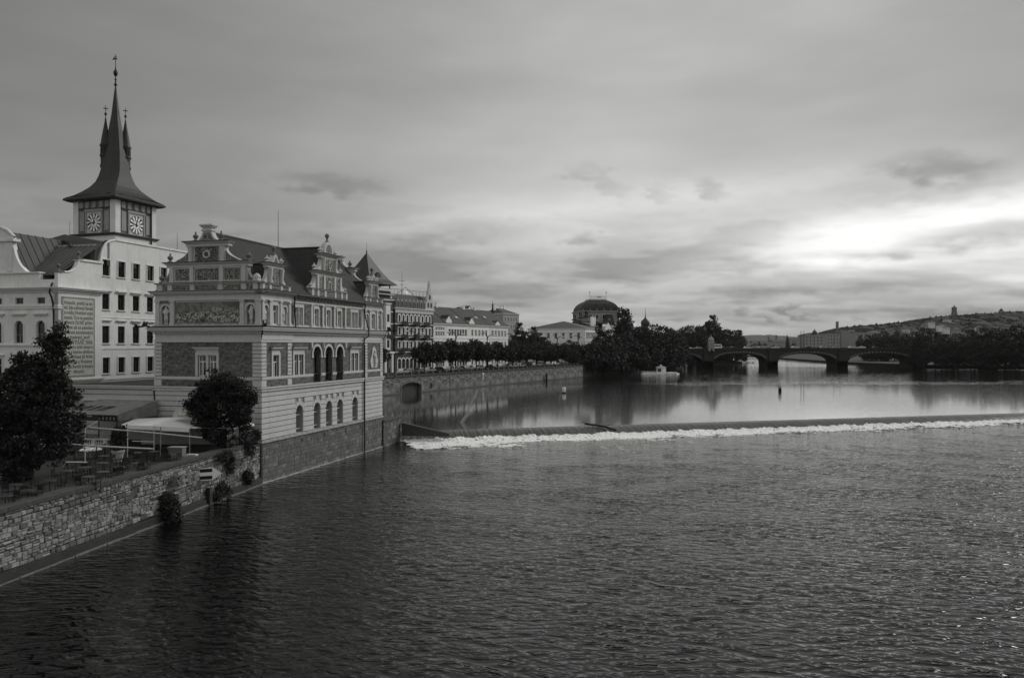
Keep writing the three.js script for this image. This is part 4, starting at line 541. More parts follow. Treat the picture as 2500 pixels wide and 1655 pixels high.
  part(b, 'roof', faces3([[[x1 - 3.6, 18.7, z1 - .4], [x1 - 3.6, 18.7, z1 - 9], [ridgeX, 23.5, z1 - 9], [ridgeX, 23.5, z1 - .4]], [[x1 - 9.4, 19, z1 - 9], [x1 - 9.4, 19, z1 - .4], [ridgeX, 23.5, z1 - .4], [ridgeX, 23.5, z1 - 9]]]), M.darkCopper);
  for (let i = 0; i < 9; i++) part(b, 'roof_seam', tube([[x1 - 3.6, 18.74, z1 - .7 - i * .9], [ridgeX, 23.54, z1 - .7 - i * .9]], .035, 4), M.darkCopper);
  part(b, 'roof_vent', merge(cyl(.22, .12, .4, 10), cyl(.03, .015, 2.6, 5)), M.darkCopper, x1 - 3.9, 22.6, z1 - 5.4); part(b, 'downpipe', tube([[x1 - .55, 18.4, z1 + .1], [x1 - .55, 17.4, z1 + .45], [x1 - .5, 16.8, z1 + .16], [x1 - .5, 3.6, z1 + .16]], .085, 6, 30), M.iron);
}
{
  const b = thing('plain_house', 'plain white house with rows of dark windows and a rounded parapet below the clock tower', 'building', MF, MRY);
  const px = -21.15, z1 = 1.5 - 5.4, L = 22, ws = [];
  for (let k = 0; k < 9; k++) { const x = 1.0 + k * 2.16; for (const [y, h, w] of [[19.62, 1.65, 1.05], [16.15, 1.62, 1.0], [12.68, 1.78, 1.0], [9.58, 1.62, 1.0]]) ws.push({ x, y, h, w, sill: 1, hood: h === 1.62 && y > 12 ? 1 : 0, frameMat: M.dark, bar: .05, surround: y < 10 || y > 19 ? .1 : 0 }); }
  const o = new THREE.Shape(); o.moveTo(0, 3.3); o.lineTo(L, 3.3); o.lineTo(L, 23.4); o.lineTo(2.4, 23.4); o.bezierCurveTo(1.2, 23.35, .45, 22.4, .25, 21); o.lineTo(0, 20.6); o.isShape = true;
  facade(b, [px, z1, Math.PI / 2], L, 3.3, 23.4, M.white, ws, { outline: o, t: .4, trim: M.white });
  const R = (g) => g.rotateY(Math.PI / 2).translate(px, 0, z1);
  part(b, 'core', bx(px - 12, px - .6, 3.3, 22.8, z1 - L + .2, z1 - .2), M.room); part(b, 'wall', bx(px - 12, px - .41, 3.3, 22.9, z1 - L, z1 - L + .15), M.white);
  part(b, 'parapet_coping', merge(R(bx(2.3, L, 23.4, 23.6, -.6, .12)), tube([[px, 20.9, z1 - .2], [px, 22.1, z1 - .45], [px, 23.1, z1 - 1.2], [px, 23.48, z1 - 2.4]], .12, 6, 16)), M.cream);
  part(b, 'parapet_cheek', ext([[0, 20.7], [-3.2, 19.9], [-3.2, 21], [-2.2, 22.2], [-.2, 23.3], [0, 23.3]], 0, .35).translate(px, 0, z1 - 1.5), M.copper);
  part(b, 'roof', faces3([[[px - .4, 23.1, z1 - 1.8], [px - .4, 23.1, z1 - L], [px - 6, 24.2, z1 - L], [px - 6, 24.2, z1 - 1.8]], [[px - 12, 23, z1 - 1.8], [px - .4, 23.1, z1 - 1.8], [px - 6, 24.2, z1 - 1.8], [px - 6, 24.2, z1 - 1.8]]]), M.seam);
  for (const [y, o2, h] of [[12.06, .07, .14], [15.3, .06, .1], [8.9, .1, .2]]) part(b, 'string_course', R(bx(.2, L, y, y + h, .003, o2)), M.white);
  for (const w of ws) if (w.y > 12 && w.y < 13) part(b, 'window_hood', R(merge(bx(w.x - .72, w.x + .72, 15.0, 15.1, .003, .26), bx(w.x - .62, w.x + .62, 14.88, 14.997, .003, .14))), M.white);
  part(b, 'downpipe', R(tube([[.25, 20.6, .1], [.25, 9, .1]], .045)), M.sash); part(b, 'aerial', cyl(.03, .02, 2.2, 5), M.iron, px - .8, 23.5, z1 - 13);
}
// ---------------------------------------------------------------- clock tower
{
  const w = 6.6, b = thing('clock_tower', 'tall stone clock tower with a slender dark spire and corner turrets', 'tower', [-48.5, 0, -95], -18.5 * Math.PI / 180);
  const faces = [new THREE.Matrix4().setPosition(-w, 0, 0), new THREE.Matrix4().makeRotationY(Math.PI / 2), new THREE.Matrix4().makeRotationY(Math.PI).setPosition(0, 0, -w), new THREE.Matrix4().makeRotationY(-Math.PI / 2).setPosition(-w, 0, -w)];
  part(b, 'shaft', bx(-w, 0, 3, 25.95, -w, 0), M.white); part(b, 'ledge', merge(bx(-w - .2, .2, 25.95, 26.1, -w - .2, .2), bx(-w - .32, .32, 26.103, 26.25, -w - .32, .32)), M.copper);
  part(b, 'clock_storey', bx(-w + .06, -.06, 26.25, 30.7, -w + .06, -.06), M.tower);
  const dialRing = lathe([[.86, 0], [.9, .0], [.9, .05], [.86, .05]], 40).rotateX(Math.PI / 2);
  faces.forEach((m, i) => {
    const P = (n, g, mt) => part(b, n, g.applyMatrix4(m), mt);
    P('corner_pilaster', bx(-.02, .78, 26.26, 30.3, -.05, .05), M.white); P('corner_pilaster', bx(w - .78, w + .02, 26.26, 30.3, -.05, .05), M.white);
    if (i > 1) return;
    P('clock_surround', merge(bx(1.95, 2.15, 26.3, 29.2, -.05, .12), bx(w - 2.15, w - 1.95, 26.3, 29.2, -.05, .12), bx(1.9, w - 1.9, 28.95, 29.25, -.05, .16)), M.grey);
    P('clock_board', bx(2.15, w - 2.15, 26.32, 28.95, -.05, .03), M.trim);
    const cx = w / 2, cy = 27.6, dial = part(b, 'clock_dial', clean(new THREE.CircleGeometry(1.12, 40)).translate(cx, cy, .045).applyMatrix4(m), M.dark);
    for (let k = 0; k < 12; k++) { const a = k / 12 * Math.PI * 2, d = .17, q = [[.55, -d], [.55, d], [1.08, d * .8], [1.08, -d * .8]].map(([r, t]) => [cx + r * Math.cos(a + t), cy + r * Math.sin(a + t)]); part(dial, 'hour_plate', ext([q[0], q[3], q[2], q[1]], .05, .075).applyMatrix4(m), M.sash); }
    part(dial, 'inner_disc', clean(new THREE.CircleGeometry(.5, 32)).translate(cx, cy, .06).applyMatrix4(m), M.sash);
    part(dial, 'rim', clean(new THREE.TorusGeometry(1.12, .05, 6, 40)).translate(cx, cy, .06).applyMatrix4(m), M.grey);
    const hand = (ang, l, wd) => ext([[-wd, -.25], [wd, -.25], [wd * .6, l * .8], [0, l], [-wd * .6, l * .8]], .09, .11).rotateZ(-ang).translate(cx, cy, .0); part(dial, 'hand', hand(.12, .62, .09).applyMatrix4(m), M.dark); part(dial, 'hand', hand(-1.66 + .28 * i, .98, .06).translate(0, 0, .025).applyMatrix4(m), M.dark);
    for (const s of [1.25, 2.2, 3.3, 4.4, 5.35]) P('frieze_shield', ext([[s - .3, 29.55], [s, 29.4], [s + .3, 29.55], [s + .3, 30.25], [s - .3, 30.25]], -.05, .06), M.grey);
    P('frieze_ledge', bx(.8, w - .8, 29.3, 29.38, -.05, .1), M.copper); for (const s of [1.35, w - 1.35]) P('wall_panel', bx(s - .35, s + .35, 26.6, 29.0, -.05, .02), M.grey);
  });
  part(b, 'downpipe', tube([[.12, 30.6, -w + .9], [.12, 22, -w + .9]], .09), M.iron);
  const c = -w / 2; // concave spire, square turning to octagon
  const lev = [[30.42, 4.12, 1], [30.6, 4.16, 1], [30.72, 4.05, 1], [31.1, 3.35, 1], [31.6, 2.72, 1], [32.2, 2.18, .9], [32.9, 1.78, .8], [33.6, 1.64, .65], [34.4, 1.52, .55], [35.4, 1.38, .5], [36.6, 1.2, .45], [37.6, 1.02, .42], [39.3, .78, .42], [41, .48, .42], [42.6, .30, .42], [44.0, .13, .42], [44.6, .06, .42]];
  const ring = ([y, r, k]) => { const o = []; for (const [sx, sz] of [[1, 1], [1, -1], [-1, -1], [-1, 1]]) { const a = [c + sx * r * (k === 1 ? 1 : 1), y, c + sz * r], t = 1 - k; o.push(sx * sz > 0 ? [c + sx * r * (1 - t * 0), y, c + sz * r * (1 - t)] : [c + sx * r * (1 - t), y, c + sz * r]); o.push(sx * sz > 0 ? [c + sx * r * (1 - t), y, c + sz * r] : [c + sx * r, y, c + sz * r * (1 - t)]); } return o; };
  const rings = lev.map((l) => { const [y, r, k] = l, e = r * (.414 + .586 * (k > .9 ? 1 : (k - .42) / .58 > 0 ? (k - .42) / .58 : 0)); return [[1, e / r], [e / r, 1], [-e / r, 1], [-1, e / r], [-1, -e / r], [-e / r, -1], [e / r, -1], [1, -e / r]].map(([p, q]) => [c + p * r, y, c + q * r]); }), fs = [];
  for (let i = 0; i + 1 < rings.length; i++) for (let k = 0; k < 8; k++) { const a = rings[i][k], d = rings[i][(k + 1) % 8], e = rings[i + 1][(k + 1) % 8], f = rings[i + 1][k]; if (Math.hypot(a[0] - d[0], a[2] - d[2]) < .02) fs.push([a, e, f]); else fs.push([d, a, f, e]); }
  part(b, 'spire', faces3(fs), M.copper); part(b, 'eaves_soffit', bx(c - 3.9, c + 3.9, 30.3, 30.44, c - 3.9, c + 3.9), M.darkCopper);
  for (const f of [0, 1]) for (let k = -9; k <= 9; k++) { const y0 = 30.7, t = k / 9.5, pts = [[30.76, 4.02], [31.12, 3.36], [31.62, 2.73], [32.22, 2.19], [32.92, 1.79]].map(([y, r], i) => { const l = t * r * [1, 1, 1, .9, .75][i]; return f ? [c + r + .03, y, c + l] : [c + l, y, c + r + .03]; }); part(b, 'roof_seam', tube(pts, .03, 4, 8), M.copper); }
  for (const [x, z] of [[2.5, 3.5], [-2.6, 3.55], [3.55, -2.7], [3.5, 2.6]]) part(b, 'roof_vent', bx(-.3, .3, 0, .14, -.1, .1), M.dark, c + x, 30.95, c + z, x > 3.49 && z < 3 ? Math.PI / 2 : 0);
  for (const [sx, sz] of [[-1, 1], [1, -1]]) { const x = c + sx * .8, z = c + sz * .8, t = part(b, 'turret', lathe([[.05, 33.7], [.36, 34.1], [.58, 34.6], [.68, 34.7], [.68, 34.95], [.61, 35.0], [.61, 35.9], [.72, 35.95], [.72, 36.15], [.61, 36.2], [.61, 37.1], [.72, 37.15], [.72, 37.35], [.62, 37.4], [.46, 38.4], [.24, 39.5], [.1, 40.3], [.12, 40.4], [.05, 40.5], [.04, 40.8], [.16, 40.95], [.16, 41.05], [.04, 41.2], [.03, 42.0], [0, 42.1]], 8), M.darkCopper, x, 0, z, .39); for (let k = 0; k < 8; k++) { const a = (k + .5) / 8 * Math.PI * 2; part(t, 'lancet', bx(-.13, .13, 36.25, 36.95, -.02, .02), M.dark, Math.sin(a) * .585, 0, Math.cos(a) * .585, a); } part(t, 'vane', merge(bx(-.3, .3, 41.62, 41.7, -.02, .02), bx(-.02, .02, 41.62, 41.7, -.25, .25)), M.iron); }
  part(b, 'finial', lathe([[.06, 44.4], [.22, 44.6], [.1, 44.8], [.07, 45.1], [.16, 45.2], [.06, 45.35], [.07, 45.6], [.22, 45.75], [.28, 46.0], [.22, 46.25], [.06, 46.4], [.12, 46.5], [.05, 46.6], [.035, 48.2], [0, 48.3]], 12).translate(c, 0, c), M.iron);
  for (const o of b.children) if (['spire', 'turret', 'finial'].includes(o.name)) { o.scale.y = 1.075; o.position.y = 30.7 * (1 - 1.075); }
  const vn_ = part(b, 'vane', merge(ext([[-.5, 47.55], [0, 47.62], [.25, 47.5], [.25, 47.75], [0, 47.72], [-.3, 47.9]], -.02, .02), bx(-.25, .25, 47.9, 47.96, -.02, .02)).translate(c, 0, c), M.iron); vn_.position.y = 1.3;
}

// ---------------------------------------------------------------- terrace of the café
const TY = 3.6, tp = (u, v, h = TY) => onY(u, v, h);
{
  const tbl = thing('cafe_table', 'small round café table on the dark terrace', 'table', tp(333, 1129), 0, 'round tables on the terrace');
  part(tbl, 'table_top', lathe([[0, .72], [.38, .72], [.4, .74], [.38, .765], [0, .765]], 20), mat(.08, { map: rep(stoneT, .9), roughness: .35 })); part(tbl, 'pedestal', cyl(.03, .03, .72, 8), M.iron); part(tbl, 'base', lathe([[0, .05], [.06, .04], [.24, 0]], 12), M.iron);
  const ch = thing('cafe_chair', 'dark café chair drawn up to a round terrace table', 'chair', tp(318, 1131), .4, 'chairs on the terrace');
  part(ch, 'seat', bx(-.21, .21, .43, .47, -.21, .21), M.iron); part(ch, 'backrest', merge(bx(-.21, .21, .62, .9, -.22, -.19), bx(-.2, -.16, .47, .9, -.225, -.195), bx(.16, .2, .47, .9, -.225, -.195)), M.iron); for (const [a, c] of [[-1, -1], [1, -1], [-1, 1], [1, 1]]) part(ch, 'leg', cyl(.018, .018, .43, 6), M.iron, a * .18, 0, c * .18);
  const spots = [[292, 1138], [250, 1148], [289, 1160], [250, 1172], [335, 1149], [415, 1126], [375, 1118], [405, 1110], [185, 1146], [253, 1130], [206, 1160], [35, 1206], [66, 1221], [11, 1236], [160, 1170], [215, 1185], [120, 1195]], r = rng(55);
  for (const [u, v] of spots) dup(tbl, tp(u, v + 8), r() * 3);
  [[333, 1129], ...spots].forEach(([u, v], i) => { const p = tp(u, v + 8); for (let k = 0; k < 2; k++) { if (!i && !k) continue; const a = r() * 6.28; dup(ch, [p[0] + Math.sin(a) * .62, TY, p[2] + Math.cos(a) * .62], a + Math.PI); } });
}
{ // potted shrub
  const p = tp(287, 1127), t = thing('terrace_planter', 'large pale round planter with a dark shrub beside the white tent', 'planter', p);
  part(t, 'pot', lathe([[.25, 0], [.3, 0], [.4, .55], [.43, .72], [.47, .74], [.47, .86], [.4, .86], [.36, .75], [0, .72]], 20), M.pot); t.userData.crown = 1;
}
{ // frames that carry the rolled awnings
  M.awn = mat(.5, { map: rep(copperT, .7) }); const A = tp(206, 1154), B = tp(310, 1127), C = tp(375, 1112), fr = (n, lab, g) => single(n, g, M.steel, lab, 'awning frame');
  const f1 = thing('awning_frame', 'tall white post with a long rolled awning arm reaching over the terrace tables', 'awning frame', A);
  const rel = (p) => [p[0] - A[0], p[1] - A[1], p[2] - A[2]];
  part(f1, 'post', merge(cyl(.04, .04, 3.15, 8), tube([[0, 3.1, 0], [.6, 3.55, -.6]], .025)), M.steel); part(f1, 'post', cyl(.04, .04, 2.9, 8), M.steel, ...rel(B)); part(f1, 'post', cyl(.04, .04, 2.4, 8), M.steel, ...rel([C[0], TY, C[2]]));
  part(f1, 'awning_roll', tube([rel(at(214, 1044, 54.5)), rel(at(350, 1055, 57)), rel(at(492, 1069, 60))], .06, 8, 20), M.awn); part(f1, 'awning_roll', tube([rel(at(173, 1085, 53.2)), rel(at(270, 1091, 55)), rel(at(374, 1096, 57.5))], .065, 8, 20), M.awn); part(f1, 'awning_roll', tube([rel(at(158, 1128, 52)), rel(at(211, 1128.6, 54))], .045, 8), M.awn);
  part(f1, 'strut', merge(tube([rel(at(226, 1083, 54.4)), rel(at(211, 1105, 54))], .02), tube([rel(at(322, 1077, 59)), rel(at(376, 1079, 58))], .03), tube([rel(at(150, 1142, 52)), rel(at(160, 1128, 52))], .03)), M.steel);
}
{ // white tent with a vaulted sign
  const t = thing('white_tent', 'white canvas tent with low eaves and a vaulted advertising sign before the museum wall', 'tent', [-28, TY, -66]);
  const L = (u, v, Z) => { const p = at(u, v, Z); return [p[0] + 28, p[1] - TY, p[2] + 66]; };
  const e0 = L(293, 1037, 66), e1 = L(391, 1041, 62.4), e2 = L(462, 1045, 63.2), top = L(424, 1019, 66.5), b0 = L(330, 1022, 70), b2 = L(500, 1019, 69.5), mid = L(391, 1043, 62.3);
  part(t, 'roof_panel', faces3([[e0, e1, top, b0]]), M.canvas); part(t, 'roof_panel', faces3([[e1, e2, top]]), M.canvas); part(t, 'roof_panel', faces3([[e2, b2, top]]), M.canvas); part(t, 'roof_panel', faces3([[top, b2, b0]]), M.canvas);
  const val = (a, c, h) => faces3([[[a[0], a[1] - h, a[2]], [c[0], c[1] - h, c[2]], c, a]]); part(t, 'valance', val(e0, e1, .32), M.canvas); part(t, 'valance', val(e1, e2, .34), M.canvas);
  for (const p of [e1, e2, e0]) part(t, 'post', cyl(.05, .05, p[1] - .05, 8), M.greySash, p[0], 0, p[2]);
  const f0 = L(462, 1046, 63.2), f1 = L(552, 1046, 64.6), f2 = L(620, 1035, 68.5), g0 = L(480, 1026, 68), g1 = L(575, 1022, 70); part(t, 'roof_panel', faces3([[f0, f1, g1, g0]]), M.canvas); part(t, 'roof_panel', faces3([[f1, f2, g1]]), M.canvas); part(t, 'valance', val(f1, f2, .16), M.canvas); for (const p of [f1, L(585, 1042, 66.4)]) part(t, 'post', cyl(.05, .05, p[1] - .05, 8), M.dark, p[0], 0, p[2]); part(t, 'screen', faces3([[[f1[0], 0, f1[2]], [f2[0], 0, f2[2]], [f2[0], f2[1] - .2, f2[2]], [f1[0], f1[1] - .2, f1[2]]]]), M.glass);
  part(t, 'back_curtain', faces3([[[e0[0], 0, b0[2] + .3], [f2[0] - .3, 0, b0[2] + .3], [f2[0] - .3, 1.6, b0[2] + .3], [e0[0], 1.6, b0[2] + .3]]]), M.room);
  const signT = canvasTex(512, 288, (x, w, h) => { x.fillStyle = '#d2d2ce'; x.fillRect(0, 0, w, h); x.fillStyle = '#f4f4f0'; x.fillRect(160, 100, 190, 110); x.fillStyle = '#222'; x.beginPath(); x.arc(245, 82, 28, 0, 6.3); x.fill(); x.strokeStyle = '#e6e6e2'; x.lineWidth = 5; x.beginPath(); x.arc(245, 82, 17, 0, 6.3); x.stroke(); x.font = 'italic bold 64px serif'; x.textAlign = 'center'; x.save(); x.translate(256, 165); x.scale(.68, 1); x.fillText('Pilsner', 0, 0); x.restore(); x.beginPath(); x.moveTo(180, 182); x.quadraticCurveTo(250, 205, 330, 185); x.lineWidth = 6; x.strokeStyle = '#333'; x.stroke(); x.beginPath(); x.arc(318, 214, 16, 0, 6.3); x.fill(); x.fillStyle = '#222'; x.font = 'bold 46px sans-serif'; x.fillText('KLUB LÁVKA', 256, 274); });
  const s0 = L(421, 1019, 64.8), s1 = L(474, 1019, 64.8), r = (s1[0] - s0[0]) / 2, cx = (s0[0] + s1[0]) / 2, hs = new THREE.Shape(); hs.moveTo(-r, 0); hs.lineTo(r, 0); hs.absellipse(0, 0, r, .9, 0, Math.PI); hs.isShape = true; const sg = ext(hs, -.03, 0), u = sg.attributes.uv, pp = sg.attributes.position; for (let i = 0; i < u.count; i++) u.setXY(i, pp.getX(i) / (2 * r) + .5, pp.getY(i) / .9);
  part(t, 'sign_board', sg, mat(.8, { map: signT }), cx, s0[1], s0[2]); part(t, 'vault', (() => { const g = clean(new THREE.CylinderGeometry(r, r, 3.4, 18, 1, true, -Math.PI / 2, Math.PI)).rotateX(-Math.PI / 2); g.scale(1, .9 / r, 1); return g; })(), M.canvas, cx, s0[1], s0[2] - 1.75);
}
{ // marquee with lettering in front of the link wing
  const t = thing('theatre_marquee', 'grey canvas entrance marquee with glass roof panes and a black lettered fascia', 'marquee', toMF(-13.75, TY - .25, 1.4), MRY);
  const x0 = -3.6, x1 = 3.2; part(t, 'roof_canvas', faces3([[[x0, 3.05, 3.9], [x1 - .25, 3.05, 3.9], [x1, 4.0, -.9], [x0 + .3, 4.0, -.9]]]), M.canvasGrey);
  part(t, 'side_canvas', faces3([[[x1 - .25, 3.05, 3.9], [x1 - .2, 2.5, 3.6], [x1, 2.6, -.9], [x1, 4.0, -.9]]]), M.canvasGrey);
  for (let k = 0; k < 4; k++) { const a = x0 + .15 + k * 1.0; part(t, 'roof_pane', faces3([[[a, 3.32, 2.75], [a + .85, 3.32, 2.75], [a + 1.12, 3.60, 1.35], [a + .27, 3.60, 1.35]]]), M.glass); part(t, 'glazing_bar', tube([[a - .05, 3.3, 2.8], [a + .2, 3.6, 1.3]], .03), M.steel); }
  part(t, 'fascia', bx(x0, x1 - .25, 2.5, 3.04, 3.86, 3.92), mat(.008, { roughness: .5 }));
  const fasT = (txt, w, h, fs) => canvasTex(w, h, (x) => { x.fillStyle = '#0d0d0d'; x.fillRect(0, 0, w, h); x.fillStyle = '#c8c8c4'; x.font = fs; x.textAlign = 'center'; x.textBaseline = 'middle'; if (txt.length === 5) [...txt].forEach((c, i) => x.fillText(c, w * (.1 + i * .2), h * .54)); else x.fillText(txt, w / 2, h / 2); });
  const plate = (n, txt, a, c, y0, y1, w, h, fs) => { const g = bx(a, c, y0, y1, 3.925, 3.935), u = g.attributes.uv; for (let i = 0; i < u.count; i++) u.setXY(i, (u.getX(i) - a) / (c - a), (u.getY(i) - y0) / (y1 - y0)); part(t, n, g, mat(.8, { map: fasT(txt, w, h, fs) })); };
  plate('lettering', 'LÁVKA', 1.0, 2.9, 2.52, 3.0, 512, 114, '86px sans-serif'); plate('lettering', 'THEATER', -.4, .6, 2.8, 3.02, 256, 44, 'bold 40px sans-serif');
  for (const x of [x0 + .8, x0 + 2.6, x0 + 4.6, x1 - .3]) part(t, 'post', cyl(.05, .05, 3, 8), M.iron, x, 0, 3.8); part(t, 'inside_wall', bx(x0, x1, 0, 2.9, -1.25, -1.15), M.room);
}
{ // balustrade, fence, umbrella, counter
  const p0 = tp(203, 1092), p1 = tp(282, 1093), L = Math.hypot(p1[0] - p0[0], p1[2] - p0[2]), ry = Math.atan2(-(p1[2] - p0[2]), p1[0] - p0[0]);
  const b = thing('balustrade', 'short white stone balustrade below the lettered marquee', 'balustrade', p0, ry); part(b, 'rail', bx(0, L, .66, .78, -.12, .12), M.trim); part(b, 'base', bx(0, L, 0, .12, -.12, .12), M.trim); const bal = lathe([[.07, .12], [.05, .18], [.09, .32], [.05, .48], [.04, .56], [.07, .66]], 8);
  for (let i = 0; i < 14; i++) { const x = .12 + i * (L - .24) / 13; if (i === 4 || i === 9) part(b, 'pier', bx(x - .14, x + .14, .12, .66, -.11, .11), M.trim); else part(b, 'baluster', bal, M.trim, x, 0, 0); }
  const fence = (a, c, lab) => { const L = Math.hypot(c[0] - a[0], c[2] - a[2]), f = thing('terrace_fence', lab, 'fence', a, Math.atan2(-(c[2] - a[2]), c[0] - a[0]), 'iron fences around the terrace'); part(f, 'rail', merge(bx(0, L, .95, 1.0, -.02, .02), bx(0, L, .1, .14, -.02, .02)), M.iron); const n = Math.max(2, Math.round(L / 1.1)); for (let i = 0; i < n; i++) { const x = i * L / n, w = L / n; part(f, 'post', bx(x - .03, x + .03, 0, 1.05, -.03, .03), M.iron); part(f, 'cross_brace', merge(tube([[x + .03, .14, 0], [x + w - .03, .95, 0]], .014, 4), tube([[x + .03, .95, 0], [x + w - .03, .14, 0]], .014, 4)), M.iron); } return f; };
  fence(tp(180, 1128), tp(232, 1121), 'black iron fence panel with crossed braces beside the left awning post'); fence(tp(234, 1121), tp(275, 1110), 'black iron fence panel with crossed braces running to the big planter'); fence(tp(-6, 1186), tp(64, 1172), 'black iron fence panel under the large broadleaf tree');
  const u = thing('small_parasol', 'small low white parasol behind the iron fence', 'parasol', tp(220, 1119)); part(u, 'canopy', lathe([[.85, .68], [.5, .86], [.06, 1.0], [0, 1.02]], 8), M.canvas); part(u, 'pole', cyl(.025, .025, .95, 6), M.steel);
  const wallp = toMF(-17.2, TY, 6.5); single('service_screen', mv(bx(-1.6, 1.6, 0, 1.15, -.1, .1), ...wallp, MRY), M.cream, 'low pale wall panel behind the iron terrace fence', 'wall');
  const k = thing('bar_counter', 'dark bar counter with a pale planter box at the terrace edge', 'counter', tp(432, 1122), -.1); part(k, 'body', bx(-.55, .55, 0, .95, -.3, .3), M.tower); part(k, 'top', bx(-.62, .62, .953, 1.0, -.36, .36), M.grey); part(k, 'planter_box', bx(.8, 1.6, 0, .45, -.2, .2), M.pot);
  // arrow sign for boats
  const w = onWall(30.6, .1), s = thing('arrow_sign', 'white and black striped arrow board fixed to the rubble wall', 'sign', [w[0] + .6, 1.95, w[1] + .15], .45); M.enamel = mat(.9, { roughness: .3 }); part(s, 'board', bx(-.8, .1, .1, .92, -.03, 0), M.enamel); part(s, 'arrow_head', ext([[.1, .06], [.68, .5], [.1, .96]], -.03, .004), M.enamel); for (const y of [.16, .64]) part(s, 'stripe', bx(-.7, .08, y, y + .23, .001, .012), M.dark); s.scale.setScalar(1.15); part(s, 'bracket', merge(bx(-.6, -.5, .2, .8, -.4, -.032), bx(.0, .06, .2, .8, -.3, -.034)), M.iron);
}

// ---------------------------------------------------------------- trees: clumped leaves spread through the crown
function crownGeo(seed, blobs, n, size, clumpR = .9, perClump = 26, droop = 0) {
  const r = rng(seed), p = [], c = [], N = [], tot = blobs.reduce((s, b) => s + (b[3] * b[4] * b[5]) ** (2 / 3), 0);
  const dir = () => { const u = r() * 2 - 1, a = r() * 6.2832, s = Math.sqrt(1 - u * u); return [s * Math.cos(a), u, s * Math.sin(a)]; };
  for (const b of blobs) {
    let m = Math.round(n * (b[3] * b[4] * b[5]) ** (2 / 3) / tot / perClump);
    while (m-- > 0) {
      const d = dir(), q = .35 + .65 * Math.sqrt(r()), cx = b[0] + d[0] * q * b[3], cy = b[1] + d[1] * q * b[4], cz = b[2] + d[2] * q * b[5], k = (.6 + .8 * r()), cr = clumpR * (.5 + r() * .8);
      for (let i = 0; i < perClump; i++) {
        const e = dir(), f = Math.cbrt(r()) * cr, x = cx + e[0] * f, y = cy + e[1] * f * .75 - droop * f * r(), z = cz + e[2] * f, s = size * (.55 + r() * .8), a = dir(), w = dir(), v = .55 + k * .45 + (r() - .5) * .35;
        let bx_ = a[1] * w[2] - a[2] * w[1], by = a[2] * w[0] - a[0] * w[2], bz = a[0] * w[1] - a[1] * w[0]; const l = Math.hypot(bx_, by, bz) || 1; bx_ /= l; by /= l; bz /= l; const h = s * .36;
        p.push(x - a[0] * s * .5, y - a[1] * s * .5, z - a[2] * s * .5, x + bx_ * h, y + by * h, z + bz * h, x + a[0] * s * .6, y + a[1] * s * .6, z + a[2] * s * .6, x - a[0] * s * .5, y - a[1] * s * .5, z - a[2] * s * .5, x + a[0] * s * .6, y + a[1] * s * .6, z + a[2] * s * .6, x - bx_ * h, y - by * h, z - bz * h);
        for (let j = 0; j < 6; j++) c.push(v, v, v * .97);
      }
    }
  }
  const g = tri(p); g.setAttribute('color', new THREE.Float32BufferAttribute(c, 3)); return g;
}
function trunkGeo(h, r0, limbs, seed) { const r = rng(seed), l = [tube([[0, -.2, 0], [.08 * r(), h * .4, .05], [-.1 * r(), h * .75, .05], [0, h, 0]], r0, 8, 10)]; const t = l[0].attributes.position; for (let i = 0; i < t.count; i++) { const k = 1 - .55 * Math.max(0, t.getY(i)) / h; t.setX(i, t.getX(i) * k); t.setZ(i, t.getZ(i) * k); } for (let i = 0; i < limbs; i++) { const a = i / limbs * 6.28 + r(), y = h * (.45 + .4 * r()), e = h * .5; l.push(tube([[0, y, 0], [Math.cos(a) * e * .4, y + e * .3, Math.sin(a) * e * .4], [Math.cos(a) * e * .8, y + e * .75, Math.sin(a) * e * .8]], r0 * .32, 5, 6)); } return merge(l); }
function sprigs(blobs, n, seed) { const r = rng(seed), out = [...blobs]; for (let i = 0; i < n; i++) { const b = blobs[Math.floor(r() * blobs.length)], u = r() * 2 - 1, a = r() * 6.283, s = Math.sqrt(1 - u * u), k = .98 + r() * .22, q = .16 + r() * .3; out.push([b[0] + s * Math.cos(a) * b[3] * k, b[1] + u * b[4] * k, b[2] + s * Math.sin(a) * b[5] * k, q * 1.3, q * .8, q * 1.3]); } return out; }
function tree(name, label, pos, o, group) { if (o.sprigs) o.blobs = sprigs(o.blobs, o.sprigs, o.seed + 5); const t = thing(name, label, 'tree', pos, o.ry || 0, group); part(t, 'trunk', trunkGeo(o.h, o.r, o.limbs ?? 5, o.seed), M.bark); part(t, 'crown', crownGeo(o.seed, o.blobs, o.n, o.leaf, o.clump, o.per), M.leaf[o.m || 0]); return t; }
